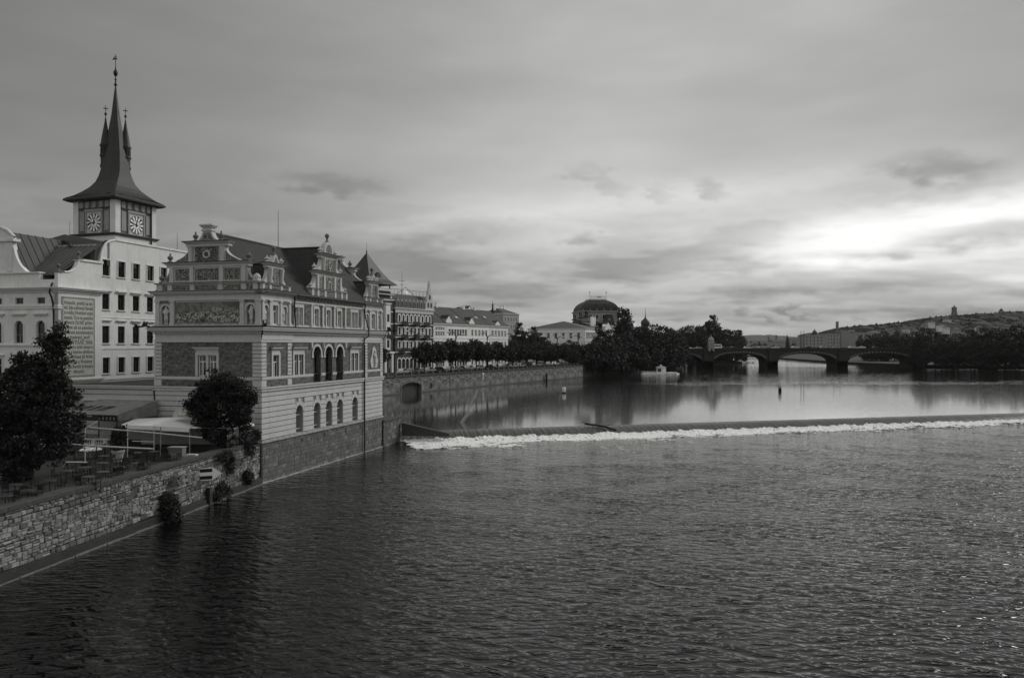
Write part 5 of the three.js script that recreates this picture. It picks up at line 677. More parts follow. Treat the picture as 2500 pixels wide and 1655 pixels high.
// the two trees on the terrace
tree('broadleaf_tree', 'large dark broadleaf tree in front of the inscription house', tp(74, 1168), { seed: 3, h: 4.5, r: .2, n: 46000, leaf: .18, clump: .44, per: 36, m: 2, sprigs: 60, blobs: [[-.5, 5.2, 0, 2.9, 2.5, 2.4], [1.4, 4.5, .2, 1.9, 2.2, 1.9], [1.3, 7.0, 0, 1.2, 1.9, 1.2], [1.75, 8.7, -.1, .55, 1.2, .5], [-2.8, 4.3, .3, 2.0, 2.4, 2.0], [.3, 2.3, .5, 2.1, 1.7, 1.8], [2.3, 2.9, .2, 1.2, 1.5, 1.2], [.5, 6.2, .2, 1.7, 1.4, 1.6], [-.4, .8, .7, 1.2, 1.0, 1.1], [.5, 7.5, .1, .9, .8, .8], [1.35, 9.35, 0, .3, .6, .3], [-.9, 7.0, 0, .35, .25, .3]] });
tree('chestnut_tree', 'compact dark tree on the terrace in front of the museum gable', [-24.3, TY, -65], { seed: 8, h: 3.6, r: .16, n: 32000, leaf: .165, clump: .4, per: 36, m: 2, sprigs: 46, blobs: [[0, 4.3, 0, 2.1, 2.2, 1.9], [.1, 5.5, 0, 1.5, 1.2, 1.4], [1.5, 3.5, 0, 1.25, 1.6, 1.2], [-1.4, 3.2, 0, 1.1, 1.5, 1.1], [-1.9, 3.8, .2, .9, .5, .6], [-.6, 2.0, .2, 1.3, 1.1, 1.2], [1.9, 2.5, .1, .75, .9, .7], [.9, 5.0, .1, 1.2, 1.0, 1.1], [2.1, 4.3, 0, .55, .45, .5], [-1.0, 5.0, 0, .9, .8, .8]] });
const shrub = (label, p, blobs, n, seed, leaf = .16) => { const t = thing('shrub', label, 'shrub', p); part(t, 'foliage', crownGeo(seed, blobs, n, leaf, .3, 20, .4), M.leaf[1]); part(t, 'stem', merge(tube([[0, -.1, -.1], [.05, .3, 0], [.1, .7, .1]], .04, 5), tube([[0, 0, 0], [-.2, .4, .1]], .03, 5)), M.bark); return t; };
{ let w = onWall(38.2, -.3); shrub('wide ragged shrub spilling over the coping beside the museum corner', [w[0], 3.6, w[1]], [[0, .6, 0, .9, .9, 1.6], [-.7, .7, 2.2, .8, .7, 1.3], [.25, -.1, .2, .45, .7, 1.2], [.2, .9, -1.6, .5, .6, .6]], 5200, 21);
  w = onWall(34.2, .25); shrub('trailing ivy hanging down the rubble wall below the terrace shrub', [w[0], 2.7, w[1]], [[0, .5, 0, .3, .7, .8], [0, -.2, -.3, .22, .6, .45], [.05, .9, 1.0, .3, .35, .9]], 2600, 22, .13);
  w = onWall(25.6, .3); shrub('bushy plant rooted at the foot of the rubble wall in the water', [w[0], .5, w[1]], [[0, .5, 0, .55, .75, .9], [.1, 1.1, .2, .4, .55, .6], [.3, -.1, .1, .55, .45, .9]], 3400, 23, .15);
  w = onWall(32.9, .25); shrub('dark bush growing low on the wall below the arrow board', [w[0], .4, w[1]], [[0, .5, 0, .32, .6, .8], [.1, .2, -.9, .3, .4, .7], [0, .1, .8, .28, .4, .6]], 2400, 24, .13);
  w = onWall(37.6, .3); shrub('small bush at the waterline near the black downpipe', [w[0], .5, w[1]], [[0, .5, 0, .28, .5, .5], [0, .9, .5, .22, .4, .4]], 1300, 25, .13); }
{ const t = scene.children.find((o) => o.userData.crown); delete t.userData.crown; part(t, 'foliage', crownGeo(27, [[0, 1.6, 0, .55, .75, .55], [.15, 2.2, 0, .4, .6, .4]], 2600, .15, .3, 20), M.leaf[1]); }
// distant trees: five forms, copied
const forms = {
  street: tree('street_tree', 'rounded street tree in the row along the stone quay', [0, -50, 300], { seed: 41, h: 3.2, r: .16, n: 3600, leaf: .42, clump: .75, per: 18, m: 1, blobs: [[0, 4.7, 0, 2.9, 2.2, 2.7], [1.4, 5.2, .6, 1.7, 1.6, 1.6], [-1.3, 4.4, -.5, 1.9, 1.7, 1.7], [.2, 6.2, 0, 1.5, 1.2, 1.5], [-.4, 3.7, .9, 2.0, .8, 1.7]] }, 'street trees along the quay'),
  street2: tree('street_tree', 'rounded street tree in the row along the stone quay', [0, -50, 300], { seed: 42, h: 3.2, r: .16, n: 3600, leaf: .42, clump: .8, per: 18, m: 1, blobs: [[.3, 4.5, 0, 2.6, 2.1, 2.6], [-1.6, 5.0, .3, 1.7, 1.5, 1.7], [1.6, 5.3, -.5, 1.6, 1.4, 1.7], [0, 3.8, .6, 2.2, .8, 1.9], [.4, 6.3, .3, 1.0, .9, 1.0]] }, 'street trees along the quay'),
  broad: tree('park_tree', 'park tree', [0, -50, 300], { seed: 43, h: 7, r: .4, n: 6000, leaf: .75, clump: 1.5, per: 18, m: 0, limbs: 7, blobs: [[0, 9, 0, 6, 5, 6], [3.5, 11.5, 1, 4, 3.6, 4], [-3.6, 10.5, -1, 4.2, 3.8, 4.2], [.5, 14, 0, 3.8, 3.4, 3.8], [-1, 5, 2, 5.5, 3, 5], [2.5, 5, -1, 5, 3, 5], [-4.5, 7, 1, 3, 2.6, 3]] }),
  tall: tree('park_tree', 'park tree', [0, -50, 300], { seed: 44, h: 8, r: .35, n: 5000, leaf: .7, clump: 1.3, per: 18, m: 0, limbs: 6, blobs: [[0, 9, 0, 3.8, 5, 3.8], [.8, 14, 0, 3, 4, 3], [-.8, 17.5, .3, 2, 2.8, 2], [-1.5, 11, 1, 2.8, 3, 2.8], [1, 5, 0, 4.2, 3, 4], [1.9, 12, 1, 2, 2.2, 2]] }),
  willow: tree('park_tree', 'park tree', [0, -50, 300], { seed: 45, h: 5, r: .4, n: 6000, leaf: .7, clump: 1.4, per: 18, m: 0, limbs: 6, blobs: [[0, 6.5, 0, 5.5, 4.2, 5.2], [3.2, 4.6, 1.4, 4, 3.8, 3.4], [-3.4, 4.8, .8, 3.8, 3.8, 3.4], [1, 9.4, 0, 3.2, 2.8, 3.2], [0, 2.6, 2.4, 5.6, 2.4, 3.4], [-2.2, 8.2, -1, 2.8, 2.6, 2.8]] }),
  poplar: tree('park_tree', 'park tree', [0, -50, 300], { seed: 46, h: 8, r: .3, n: 4200, leaf: .6, clump: 1.0, per: 18, m: 0, limbs: 5, blobs: [[0, 6, 0, 2.4, 4, 2.4], [.3, 11, 0, 2.2, 4, 2.2], [0, 15.5, 0, 1.6, 3.4, 1.6], [-.3, 19, 0, .8, 2, .8], [.6, 8, .6, 2.2, 2.4, 2]] }),
};
for (const f of Object.values(forms)) scene.remove(f);
taken.street_tree = taken.park_tree = -1;
const plant = (form, [x, y, z], s, ry, label, group) => { const t = dup(forms[form], [x, y, z], ry, s, label); t.userData.group = group; return t; };

// ---------------------------------------------------------------- quay wall and street
const QRY = Math.atan2(.887, .4618), qp = (s, n, y = 5.2) => { const [x, z] = quay(s, n); return [x, y, z]; };
{
  const w = thing('quay_wall', 'long grey stone quay wall with an arched culvert mouth along the far street', 'wall', [Q0[0], 0, Q0[1]], QRY);
  const hole = new THREE.Path(); hole.moveTo(7, .2); hole.lineTo(15, .2); hole.lineTo(15, 2.6); hole.quadraticCurveTo(14.6, 3.5, 11, 3.6); hole.quadraticCurveTo(7.4, 3.5, 7, 2.6); hole.lineTo(7, .2); hole.isPath = true;
  M.quayWall = mat(.22, { map: rep(brickT, 8.8, 7.4), bumpMap: rep(brickB, 8.8, 7.4), bumpScale: .02 });
  part(w, 'wall_face', ext([[-70, -1], [118, -1], [118, 5.0], [-70, 5.0]], -1.2, 0, [hole]), M.quayWall); part(w, 'culvert', merge(bx(6.6, 7, 0, 4, -9, -1.2), bx(15, 15.4, 0, 4, -9, -1.2), bx(6.6, 15.4, 3.7, 4, -9, -1.2), bx(6.6, 15.4, 0, 4, -9.4, -9)), M.wet);
  part(w, 'culvert_ring', (() => { const s = new THREE.Shape(); s.moveTo(6.6, 1); s.lineTo(7, 1); s.lineTo(7, 2.6); s.quadraticCurveTo(7.4, 3.5, 11, 3.6); s.quadraticCurveTo(14.6, 3.5, 15, 2.6); s.lineTo(15, 1); s.lineTo(15.4, 1); s.lineTo(15.4, 2.7); s.quadraticCurveTo(15, 3.9, 11, 4.05); s.quadraticCurveTo(7, 3.9, 6.6, 2.7); s.isShape = true; return ext(s, .002, .1); })(), M.quay[1]);
  part(w, 'waterline_course', merge(bx(-70, 6.6, -.5, 1.28, .003, .12), bx(15.4, 118, -.5, 1.28, .003, .12)), M.quay[2]); part(w, 'coping', bx(-70, 118, 5.0, 5.24, -1.3, .18), M.coping);
  for (let s = -60; s < 117; s += 3.1) part(w, 'railing_pier', bx(s - .17, s + .17, 5.243, 6.1, -.5, -.12), M.quay[1]);
  for (let s = -60; s < 114; s += 3.1) part(w, 'railing_panel', merge(bx(s + .17, s + 2.93, 5.95, 6.03, -.34, -.26), bx(s + .17, s + 2.93, 5.38, 5.42, -.33, -.27), ...lin(s + .4, s + 2.7, 9).map((x) => bx(x - .02, x + .02, 5.42, 5.95, -.32, -.28))), M.iron);
  part(w, 'depth_gauge', merge(bx(45.0, 45.7, 3.0, 4.8, .01, .12)), M.sash); part(w, 'depth_gauge_panel', bx(45.1, 45.45, 3.2, 4.4, .125, .14), M.dark); part(w, 'outlet_box', bx(19.2, 20.3, 2.1, 2.9, .01, .5), M.quay[0]); part(w, 'mooring_post', cyl(.3, .3, 2.4, 8), M.dark, 86, .8, .5); part(w, 'culvert_gauge', bx(15.45, 15.8, 1.3, 3.4, .11, .16), M.ledge);
  part(w, 'pilaster_joint', merge([-10, 28, 60, 92].map((s) => bx(s, s + .5, 1.3, 4.99, .003, .05))), M.quay[0]);
}
{
  const r = rng(71); let n = 0;
  for (let s = 1; s < 112; s += 6.6) { if (s > 3 && s < 19) continue; plant(n++ % 2 ? 'street' : 'street2', qp(s + r() * 1.4, -3.6), .98 + r() * .22, r() * 6, 'rounded street tree in the row along the stone quay', 'street trees along the quay'); }
  plant('street', qp(1.5, -8), 1.3, 1, 'full dark tree at the street corner right behind the museum', null);
  const lamp = thing('street_lamp', 'tall street lamp with two curved arms on the quay', 'street lamp', qp(20, -5.2, 6.0), QRY, 'twin armed street lamps along the quay');
  part(lamp, 'pole', cyl(.2, .13, 9.2, 8), M.iron); for (const k of [-1, 1]) { part(lamp, 'arm', tube([[0, 7.6 + (k < 0), 0], [0, 8.8 + (k < 0), .3 * k], [0, 9.3 + .6 * (k < 0), 1.0 * k], [0, 9.4 + .6 * (k < 0), 1.9 * k]], .11, 6, 10), M.iron); const h = part(lamp, 'lamp_head', mv(ball(1, 0, 0, 0, 12, 8), 0, 9.35 + .6 * (k < 0), 2.2 * k, 0, [.2, .12, .45]), M.sash); h.geometry = mv(ball(1, 0, 0, 0, 12, 8), 0, 0, 0, 0, [.34, .2, .75]).translate(0, 9.35 + .6 * (k < 0), 2.3 * k); }
  for (const s of [39.5, 57, 73, 90, 107, 126, 144, 163]) dup(lamp, qp(s, -5.2, 6.0), QRY);
  // parked cars
  const car = (m) => { const c = thing('parked_car', 'parked car', 'car', [0, -50, 300], 0, 'cars parked along the quay'); const body = new THREE.Shape([[-2.05, .3], [2.1, .3], [2.15, .62], [1.95, .82], [1.0, .9], [-1.75, .95], [-2.1, .85]].map((p) => new THREE.Vector2(...p))); body.isShape = true; part(c, 'body', ext(body, -.82, .82, [], .06), m); part(c, 'cabin', ext([[-1.7, .93], [.95, .89], [.3, 1.38], [-.2, 1.45], [-1.1, 1.42]], -.7, .7, [], .05), m); part(c, 'side_window', merge(ext([[-1.45, .98], [.7, .95], [.22, 1.33], [-1.05, 1.36]], .701, .712), ext([[-1.45, .98], [.7, .95], [.22, 1.33], [-1.05, 1.36]], -.712, -.701)), M.glass); part(c, 'windscreen', faces3([[[.93, .92, -.6], [.93, .92, .6], [.35, 1.36, .52], [.35, 1.36, -.52]]]).translate(.02, .01, 0), M.glass); for (const x of [-1.3, 1.3]) for (const z of [-.78, .78]) part(c, 'wheel', cyl(.31, .31, .2, 14).rotateX(Math.PI / 2).translate(0, 0, -.1), M.tyre, x, .31, z); scene.remove(c); return c; };
  const cars = [[car(M.carWhite), 'white'], [car(M.carSilver), 'silver'], [car(M.carDark), 'black']]; taken.parked_car = -1;
  globalThis.placeCar = (k, p, ry, lab, group) => { const c = dup(cars[k][0], p, ry, 1, `${cars[k][1]} ${lab}`); c.userData.group = `${cars[k][1]} ${group}`; return c; };
  const ks = [0, 1, 0, 2, 0, 1, 0, 0, 2, 0, 1, 0, 0, 2, 0, 1, 0, 0]; ks.forEach((k, i) => placeCar(k, qp(18.5 + i * 5.4 + (i % 3) * .5, -7.4 - (i % 2) * .4, 5.21), QRY + (i % 4 === 3 ? Math.PI : 0), 'car parked under the quay trees', 'cars parked along the quay')); placeCar(0, qp(3.5, -7.4, 5.21), QRY, 'car parked before the brick corner tower house', 'cars by the tower house');
}

// ---------------------------------------------------------------- houses along the quay
function roofGeo(kind, W, D, y, h, o = .4) {
  const x0 = -o, x1 = W + o, z0 = -D - o, z1 = o, m = -D / 2, i = kind === 'hip' ? Math.min(W, D) * .45 : 0;
  if (kind === 'pyramid') return faces3([[[x0, y, z1], [x1, y, z1], [W / 2, y + h, m]], [[x1, y, z1], [x1, y, z0], [W / 2, y + h, m]], [[x1, y, z0], [x0, y, z0], [W / 2, y + h, m]], [[x0, y, z0], [x0, y, z1], [W / 2, y + h, m]]]);
  const A = [x0 + i, y + h, m], B = [x1 - i, y + h, m]; return faces3([[[x0, y, z1], [x1, y, z1], B, A], [[x1, y, z0], [x0, y, z0], A, B], [[x1, y, z1], [x1, y, z0], B], [[x0, y, z0], [x0, y, z1], A]]);
}
function house(name, label, pos, ry, c) {                     // front at z = 0, x 0..W, windows in columns and rows
  const b = thing(name, label, 'building', pos, ry, c.group), { W, D, top } = c, y0 = -.3;
  part(b, 'core', bx(.25, W - .25, y0, top - .05, -D + .1, -.5), M.room);
  const rows = (w, n, m = 1) => { const l = []; for (const r of c.rows) for (let i = 0; i < n; i++) l.push({ x: m + (w - 2 * m) * (i + .5) / n, y: r.y, w: r.w || 1.1, h: r.h, arch: r.arch, surround: c.surround ?? .14, sill: c.sill, hood: r.hood, frameMat: c.sash || M.greySash, glass: M.farGlass, style: r.style }); return l; };
  facade(b, [0, 0, 0], W, y0, top, c.mat, rows(W, c.cols, c.margin), { t: .3, trim: c.trim || M.pale });
  for (const [f, w] of [[[0, -D, -Math.PI / 2], D], [[W, 0, Math.PI / 2], D]]) { const left = f[2] < 0, n = left ? c.left : c.right; facade(b, [f[0] + (left ? -.003 : .003), f[1] + (left ? 0 : -.301), f[2]], w - .301, y0, top, c.mat, n ? rows(w - .3, n) : [], { t: .3, trim: c.trim || M.pale }); }
  part(b, 'cornice', merge(bx(-.2, W + .2, top, top + .2, -D - .2, .2), bx(-.4, W + .4, top + .203, top + .36, -D - .4, .4)), c.trim || M.pale);
  for (const y of c.strings || []) part(b, 'string_course', merge(bx(-.06, W + .06, y, y + .22, .003, .1), bx(-.1, -.006, y, y + .22, -D, 0)), c.trim || M.pale);
  if (c.roof) part(b, 'roof', roofGeo(c.roof, W, D, top + .36, c.rh), c.roofMat || M.slate);
  for (const [x, z, h] of c.chimneys || []) { const k = part(b, 'chimney', merge(bx(-.5, .5, -3, h, -.35, .35), bx(-.58, .58, h, h + .15, -.42, .42)), c.chimneyMat || M.pale, x, top + (c.rh || 0), z); }
  for (const [x, y, z] of c.skylights || []) part(b, 'skylight', faces3([[[x, y, z], [x + 1.3, y, z], [x + 1.3, y + .5, z - .75], [x, y + .5, z - .75]]]).translate(0, .12, .06), mat(.6, { roughness: .15 }));
  for (const [x, w, h] of c.dormers || []) { part(b, 'dormer', merge(ext([[x - w / 2, top + .3], [x + w / 2, top + .3], [x + w / 2, top + h * .55], [x, top + h], [x - w / 2, top + h * .55]], -2.6, -.1)), c.dormerMat || M.pale); part(b, 'dormer_roof', faces3([[[x - w / 2 - .15, top + h * .5, .05], [x, top + h + .12, .05], [x, top + h + .12, -2.8], [x - w / 2 - .15, top + h * .5, -2.8]].reverse(), [[x + w / 2 + .15, top + h * .5, .05], [x, top + h + .12, .05], [x, top + h + .12, -2.8], [x + w / 2 + .15, top + h * .5, -2.8]]]), c.roofMat || M.slate); }
  return b;
}
const N18 = -18, G0 = 5.2;
const R3 = [{ y: .9, h: 2.2, w: 1.2 }, { y: 6.3, h: 2.0, w: 1.15 }, { y: 10.1, h: 1.95, w: 1.15 }];
{
  const t = house('tower_house', 'brick corner house with a tall pointed dark roof behind the museum', qp(14.6, N18), QRY, { W: 13.6, D: 14, top: 19.0, cols: 4, left: 4, right: 0, rows: [{ y: 1, h: 3, w: 1.5, arch: 1 }, { y: 6.4, h: 2 }, { y: 9.9, h: 2 }, { y: 13.4, h: 2 }, { y: 16.4, h: 1.6 }], mat: M.redbrick, strings: [5, 9.2, 12.8, 16], roof: 'hip', rh: 4 });
  part(t, 'belvedere', bx(4.5, 13.5, 19.3, 21.6, -9.6, -.6), M.redbrick); part(t, 'belvedere_rail', merge(bx(4.1, 13.9, 21.6, 22.3, -10, -.2), bx(3.8, 14.2, 20.6, 20.75, -10.3, .1)), M.pale); for (let i = 0; i < 6; i++) part(t, 'belvedere_window', bx(5.1 + i * 1.45, 5.8 + i * 1.45, 19.5, 21.2, -.62, -.56), M.farGlass);
  for (const [x, z] of [[4.7, -.8], [13.3, -.8], [4.7, -9.4], [13.3, -9.4], [9, -.8]]) part(t, 'post', cyl(.18, .18, 1.1, 6), M.iron, x, 22.3, z);
  part(t, 'pointed_roof', (() => { const l = [[23.2, 5.9], [23.5, 5.6], [24.6, 4.3], [26.5, 3.0], [29, 1.55], [31.2, .35], [31.6, .1]], f = []; for (let i = 0; i + 1 < l.length; i++) for (let k = 0; k < 4; k++) { const P = ([y, r], q) => [9 + [1, 1, -1, -1][q % 4] * r, y, -5.1 + [1, -1, -1, 1][q % 4] * r]; f.push([P(l[i], k), P(l[i], k + 1), P(l[i + 1], k + 1), P(l[i + 1], k)]); } return faces3(f); })(), M.copper); part(t, 'finial', lathe([[.3, 31.3], [.12, 31.8], [.2, 32.1], [.05, 32.4], [.03, 34.4], [0, 34.5]], 8).translate(9, 0, -5.1), M.iron); part(t, 'roof_dormer', ext([[-1, 0], [1, 0], [1, 1.3], [.6, 1.9], [0, 2.2], [-.6, 1.9], [-1, 1.3]], 0, 2.5).translate(9, 24.2, -3.6), M.copper);
  part(t, 'balcony', merge(bx(9.8, 13.4, 9.0, 9.2, 0, 1.1), bx(9.8, 13.4, 9.2, 10.0, 1.0, 1.05)), M.iron); part(t, 'oriel', merge(bx(9.4, 11.4, 5.6, 18, .0, .9), bx(9.2, 11.6, 18, 18.3, 0, 1.1)), M.cream); for (const y of [6.6, 10, 13.4]) part(t, 'oriel_window', bx(9.9, 10.9, y, y + 2, .9, .93), M.farGlass); part(t, 'portal', merge(bx(9.6, 10.3, 0, 5.4, 0, .5), bx(12.6, 13.3, 0, 5.4, 0, .5), bx(9.4, 13.5, 5.0, 5.5, 0, .7)), M.pale);
}
{
  const h = house('brick_hotel', 'ornate dark brick row house with white window dressings and a tall stepped gable', qp(29.3, N18), QRY, { W: 18.6, D: 14, top: 17.0, cols: 9, rows: [{ y: .7, h: 2.9, w: 1.5, arch: 1 }, { y: 6.5, h: 1.7, w: 1.0 }, { y: 10.0, h: 2.0, w: 1.0 }, { y: 13.6, h: 1.9, w: .95, arch: 1 }], mat: M.redbrick, surround: .3, sill: 1, strings: [5.2, 9.3, 12.9] });
  part(h, 'mansard', faces3([[[-.2, 17.36, .2], [18.8, 17.36, .2], [18.4, 21.2, -1.8], [.2, 21.2, -1.8]], [[.2, 21.2, -1.8], [18.4, 21.2, -1.8], [18.4, 21.9, -8], [.2, 21.9, -8]]]), M.slate); part(h, 'frieze', bx(0, 18.6, 16.0, 16.9, .003, .12), M.trim);
  for (let i = 0; i < 8; i++) { const x = 1.3 + i * 1.85; part(h, 'dormer', ext([[x - .6, 17.4], [x + .6, 17.4], [x + .6, 19.3], [x, 20.1], [x - .6, 19.3]], -1.6, .05), M.grey); part(h, 'dormer_window', bx(x - .35, x + .35, 17.7, 19.2, .052, .08), M.farGlass); }
  for (const x of [3.2, 8.8, 13.9]) for (const y of [5.6, 9.2, 12.8]) part(h, 'balcony', merge(bx(x - 1.6, x + 1.6, y, y + .15, .1, 1.0), bx(x - 1.6, x + 1.6, y + .15, y + .95, .94, .99)), M.iron);
  part(h, 'gable', ext([[14.2, 17.3], [18.7, 17.3], [18.5, 19.4], [17.9, 19.6], [17.8, 21.2], [17.2, 21.5], [17.1, 23], [16.8, 23.6], [16.75, 24.6], [16.45, 25.6], [16.15, 24.6], [16.1, 23.6], [15.8, 23], [15.7, 21.5], [15.1, 21.2], [15.0, 19.6], [14.4, 19.4]], -.4, .2), M.trim); for (const [x, y] of [[15.7, 18], [17.2, 18], [16.45, 20.3]]) part(h, 'gable_window', ext(archShape(x - .4, x + .4, y, y + 1.4), .2, .24), M.farGlass);
  part(h, 'roof_rail', merge(tube([[.5, 22.6, -2], [18, 22.6, -2]], .05), ...lin(.5, 18, 10).map((x) => tube([[x, 21, -2], [x, 22.6, -2]], .04)), tube([[9, 23.5, -3], [5, 21.4, -3]], .06), tube([[9, 23.5, -3], [13, 21.4, -3]], .06)), M.iron); part(h, 'roof_lantern', faces3([[[8, 21.6, -2.5], [11, 21.6, -2.5], [9.5, 23.3, -4]]]), M.pale);
}
{
  const mk = (s0, s1, lab, o) => house('quay_house', lab, qp(s0, N18), QRY, { W: s1 - s0 - .05, D: 15, top: 13.2, cols: 4, right: 0, rows: R3, mat: M.pale, strings: [5.2, 9.3], roof: 'gable', rh: 5.6, sash: M.sash, ...o });
  mk(48, 55, 'narrow pale rendered house with a skylit roof next to the brick hotel', { cols: 4, skylights: [[2.5, 15.6, -2.4], [4.4, 17.4, -4.3], [1, 17.2, -4.4]], dormers: [], chimneys: [[1, -7, 1.2], [4.5, -7, .6]], mat: M.cream, rows: [{ y: .9, h: 2.2, w: 1.1 }, { y: 6.3, h: 2, w: 1 }, { y: 10, h: 1.3, w: 1 }, { y: 11.7, h: .9, w: 1 }] });
  mk(55.05, 68.1, 'pale house with close set triple windows and a small pedimented dormer', { cols: 7, dormers: [[1.6, 3.2, 3.0]], skylights: [[4.5, 15.8, -2.7], [9.5, 15.6, -2.5]], chimneys: [[6, -7.5, 1.4]], sash: M.greySash });
  mk(68.15, 81.3, 'pale house with banded storeys and a single pedimented dormer', { cols: 5, dormers: [[2, 3.2, 2.8]], skylights: [[6, 15.6, -2.4], [9.2, 15.9, -2.8]], chimneys: [[9, -7.5, 1.1]] });
  mk(81.35, 94.5, 'bright end house of the pale row with an iron balcony', { cols: 5, right: 4, mat: M.white, dormers: [[6, 3.6, 2.2]], skylights: [[2, 16.2, -3]], chimneys: [[3, -7.5, .9]] });
  const cup = thing('roof_cupola', 'low dark dome with an antenna behind the pale row houses', 'dome', qp(66, -42)); part(cup, 'drum', cyl(6.5, 6.5, 18, 12), M.grey); part(cup, 'dome', lathe([[7, 18], [6.2, 19.6], [4, 20.9], [1.6, 21.5], [1.4, 22.4], [0, 22.8]], 14), M.copper); part(cup, 'mast', merge(cyl(.09, .04, 9, 5).translate(0, 22.4, 0), bx(-1, 1, 28, 28.1, -.05, .05), bx(-.7, .7, 26.8, 26.9, -.05, .05)), M.iron);
}
// skyline roofs behind the park
{
  const bk = (s, n, W, D, top, rh, lab, o = {}) => house('city_house', lab, qp(s, n), QRY + (o.turn || 0), { W, D, top, cols: Math.max(2, Math.round(W / 3.2)), left: Math.round(D / 4), rows: [{ y: top - 3, h: 1.7 }, { y: top - 6.6, h: 1.9 }], mat: M.cream, roof: 'hip', rh, roofMat: M.slate, ...o });
  bk(98, -58, 18, 14, 13.5, 5, 'city house with a steep grey hipped roof behind the end of the pale row', { mat: M.grey, rows: [{ y: 8, h: 1.6 }] }); bk(120, -75, 16, 12, 19.5, 1.5, 'flat topped pale house with a row of white chimneys', { roofMat: M.slate, chimneys: [[2, -3, 2.2], [6, -3, 2.4], [10, -3, 2.2], [14, -3, 2.4]] }); bk(140, -80, 15, 12, 20, 1.2, 'long pale roofline house with twin white chimneys', { chimneys: [[3, -3, 2], [8, -3, 2.2], [13, -3, 1.8]] }); bk(160, -75, 13, 12, 21.5, 3, 'dark roofed house with a square white dormer', { roofMat: M.copper, dormers: [[5, 4, 3.6]] }); bk(173, -62, 16, 12, 21.5, 2.6, 'dark roofed house below the theatre dome with statues of chimneys', { roofMat: M.copper, mat: M.grey, chimneys: [[3, -6, 2.4], [9, -6, 1.4], [12, -6, 2]] });
  // pale palace with hipped roof and frontal facade
  house('hipped_palace', 'pale palace with hipped grey roof and evenly spaced tall windows facing downstream', qp(164.5, N18), QRY, { W: 17.4, D: 27, top: 14.0, cols: 9, left: 7, rows: [{ y: 1, h: 2.2, w: 1.2 }, { y: 5.4, h: 2.3, w: 1.25 }, { y: 10.0, h: 2.4, w: 1.25, hood: 1 }], mat: M.pale, strings: [4.4, 8.7], roof: 'hip', rh: 3.3, roofMat: M.paleRoof, sash: M.sash, surround: .18 });
  house('pediment_house', 'pale house with many narrow windows and a triangular pediment', qp(182, N18), QRY, { W: 15, D: 18, top: 13.2, cols: 11, rows: R3.map((r) => ({ ...r, w: .8 })), mat: M.white, strings: [5.2, 9.3], roof: 'gable', rh: 4, dormers: [[10.5, 7.5, 4.4]], sash: M.sash, chimneys: [[2, -5, 2.6], [4, -5, 2.6], [6, -5, 2.4]] });
}
// neo-gothic fountain spire in the park
{ const f = thing('gothic_spire', 'thin black neo gothic monument spire rising from the park trees', 'monument', qp(116, -36)); part(f, 'canopy', merge(lathe([[2.4, 0], [2.4, 1], [1.6, 1.2], [1.5, 8], [1.9, 8.4], [1.1, 9]], 8), ...[0, 1, 2, 3].map((k) => mv(lathe([[.4, 6], [.4, 11], [.05, 14.5]], 6), Math.cos(k * 1.57 + .4) * 1.5, 0, Math.sin(k * 1.57 + .4) * 1.5))), M.dark); part(f, 'spire', lathe([[1.3, 8], [1.1, 12], [.85, 15], [.55, 18.5], [.2, 22], [.35, 22.3], [.1, 22.8], [.05, 24], [0, 24.1]], 8), M.dark); part(f, 'crocket', merge(...lin(10, 21, 9).map((y, i) => ball(.22, Math.cos(i) * (1.2 - (y - 10) * .09), y, Math.sin(i) * (1.2 - (y - 10) * .09), 6, 5))), M.dark); }
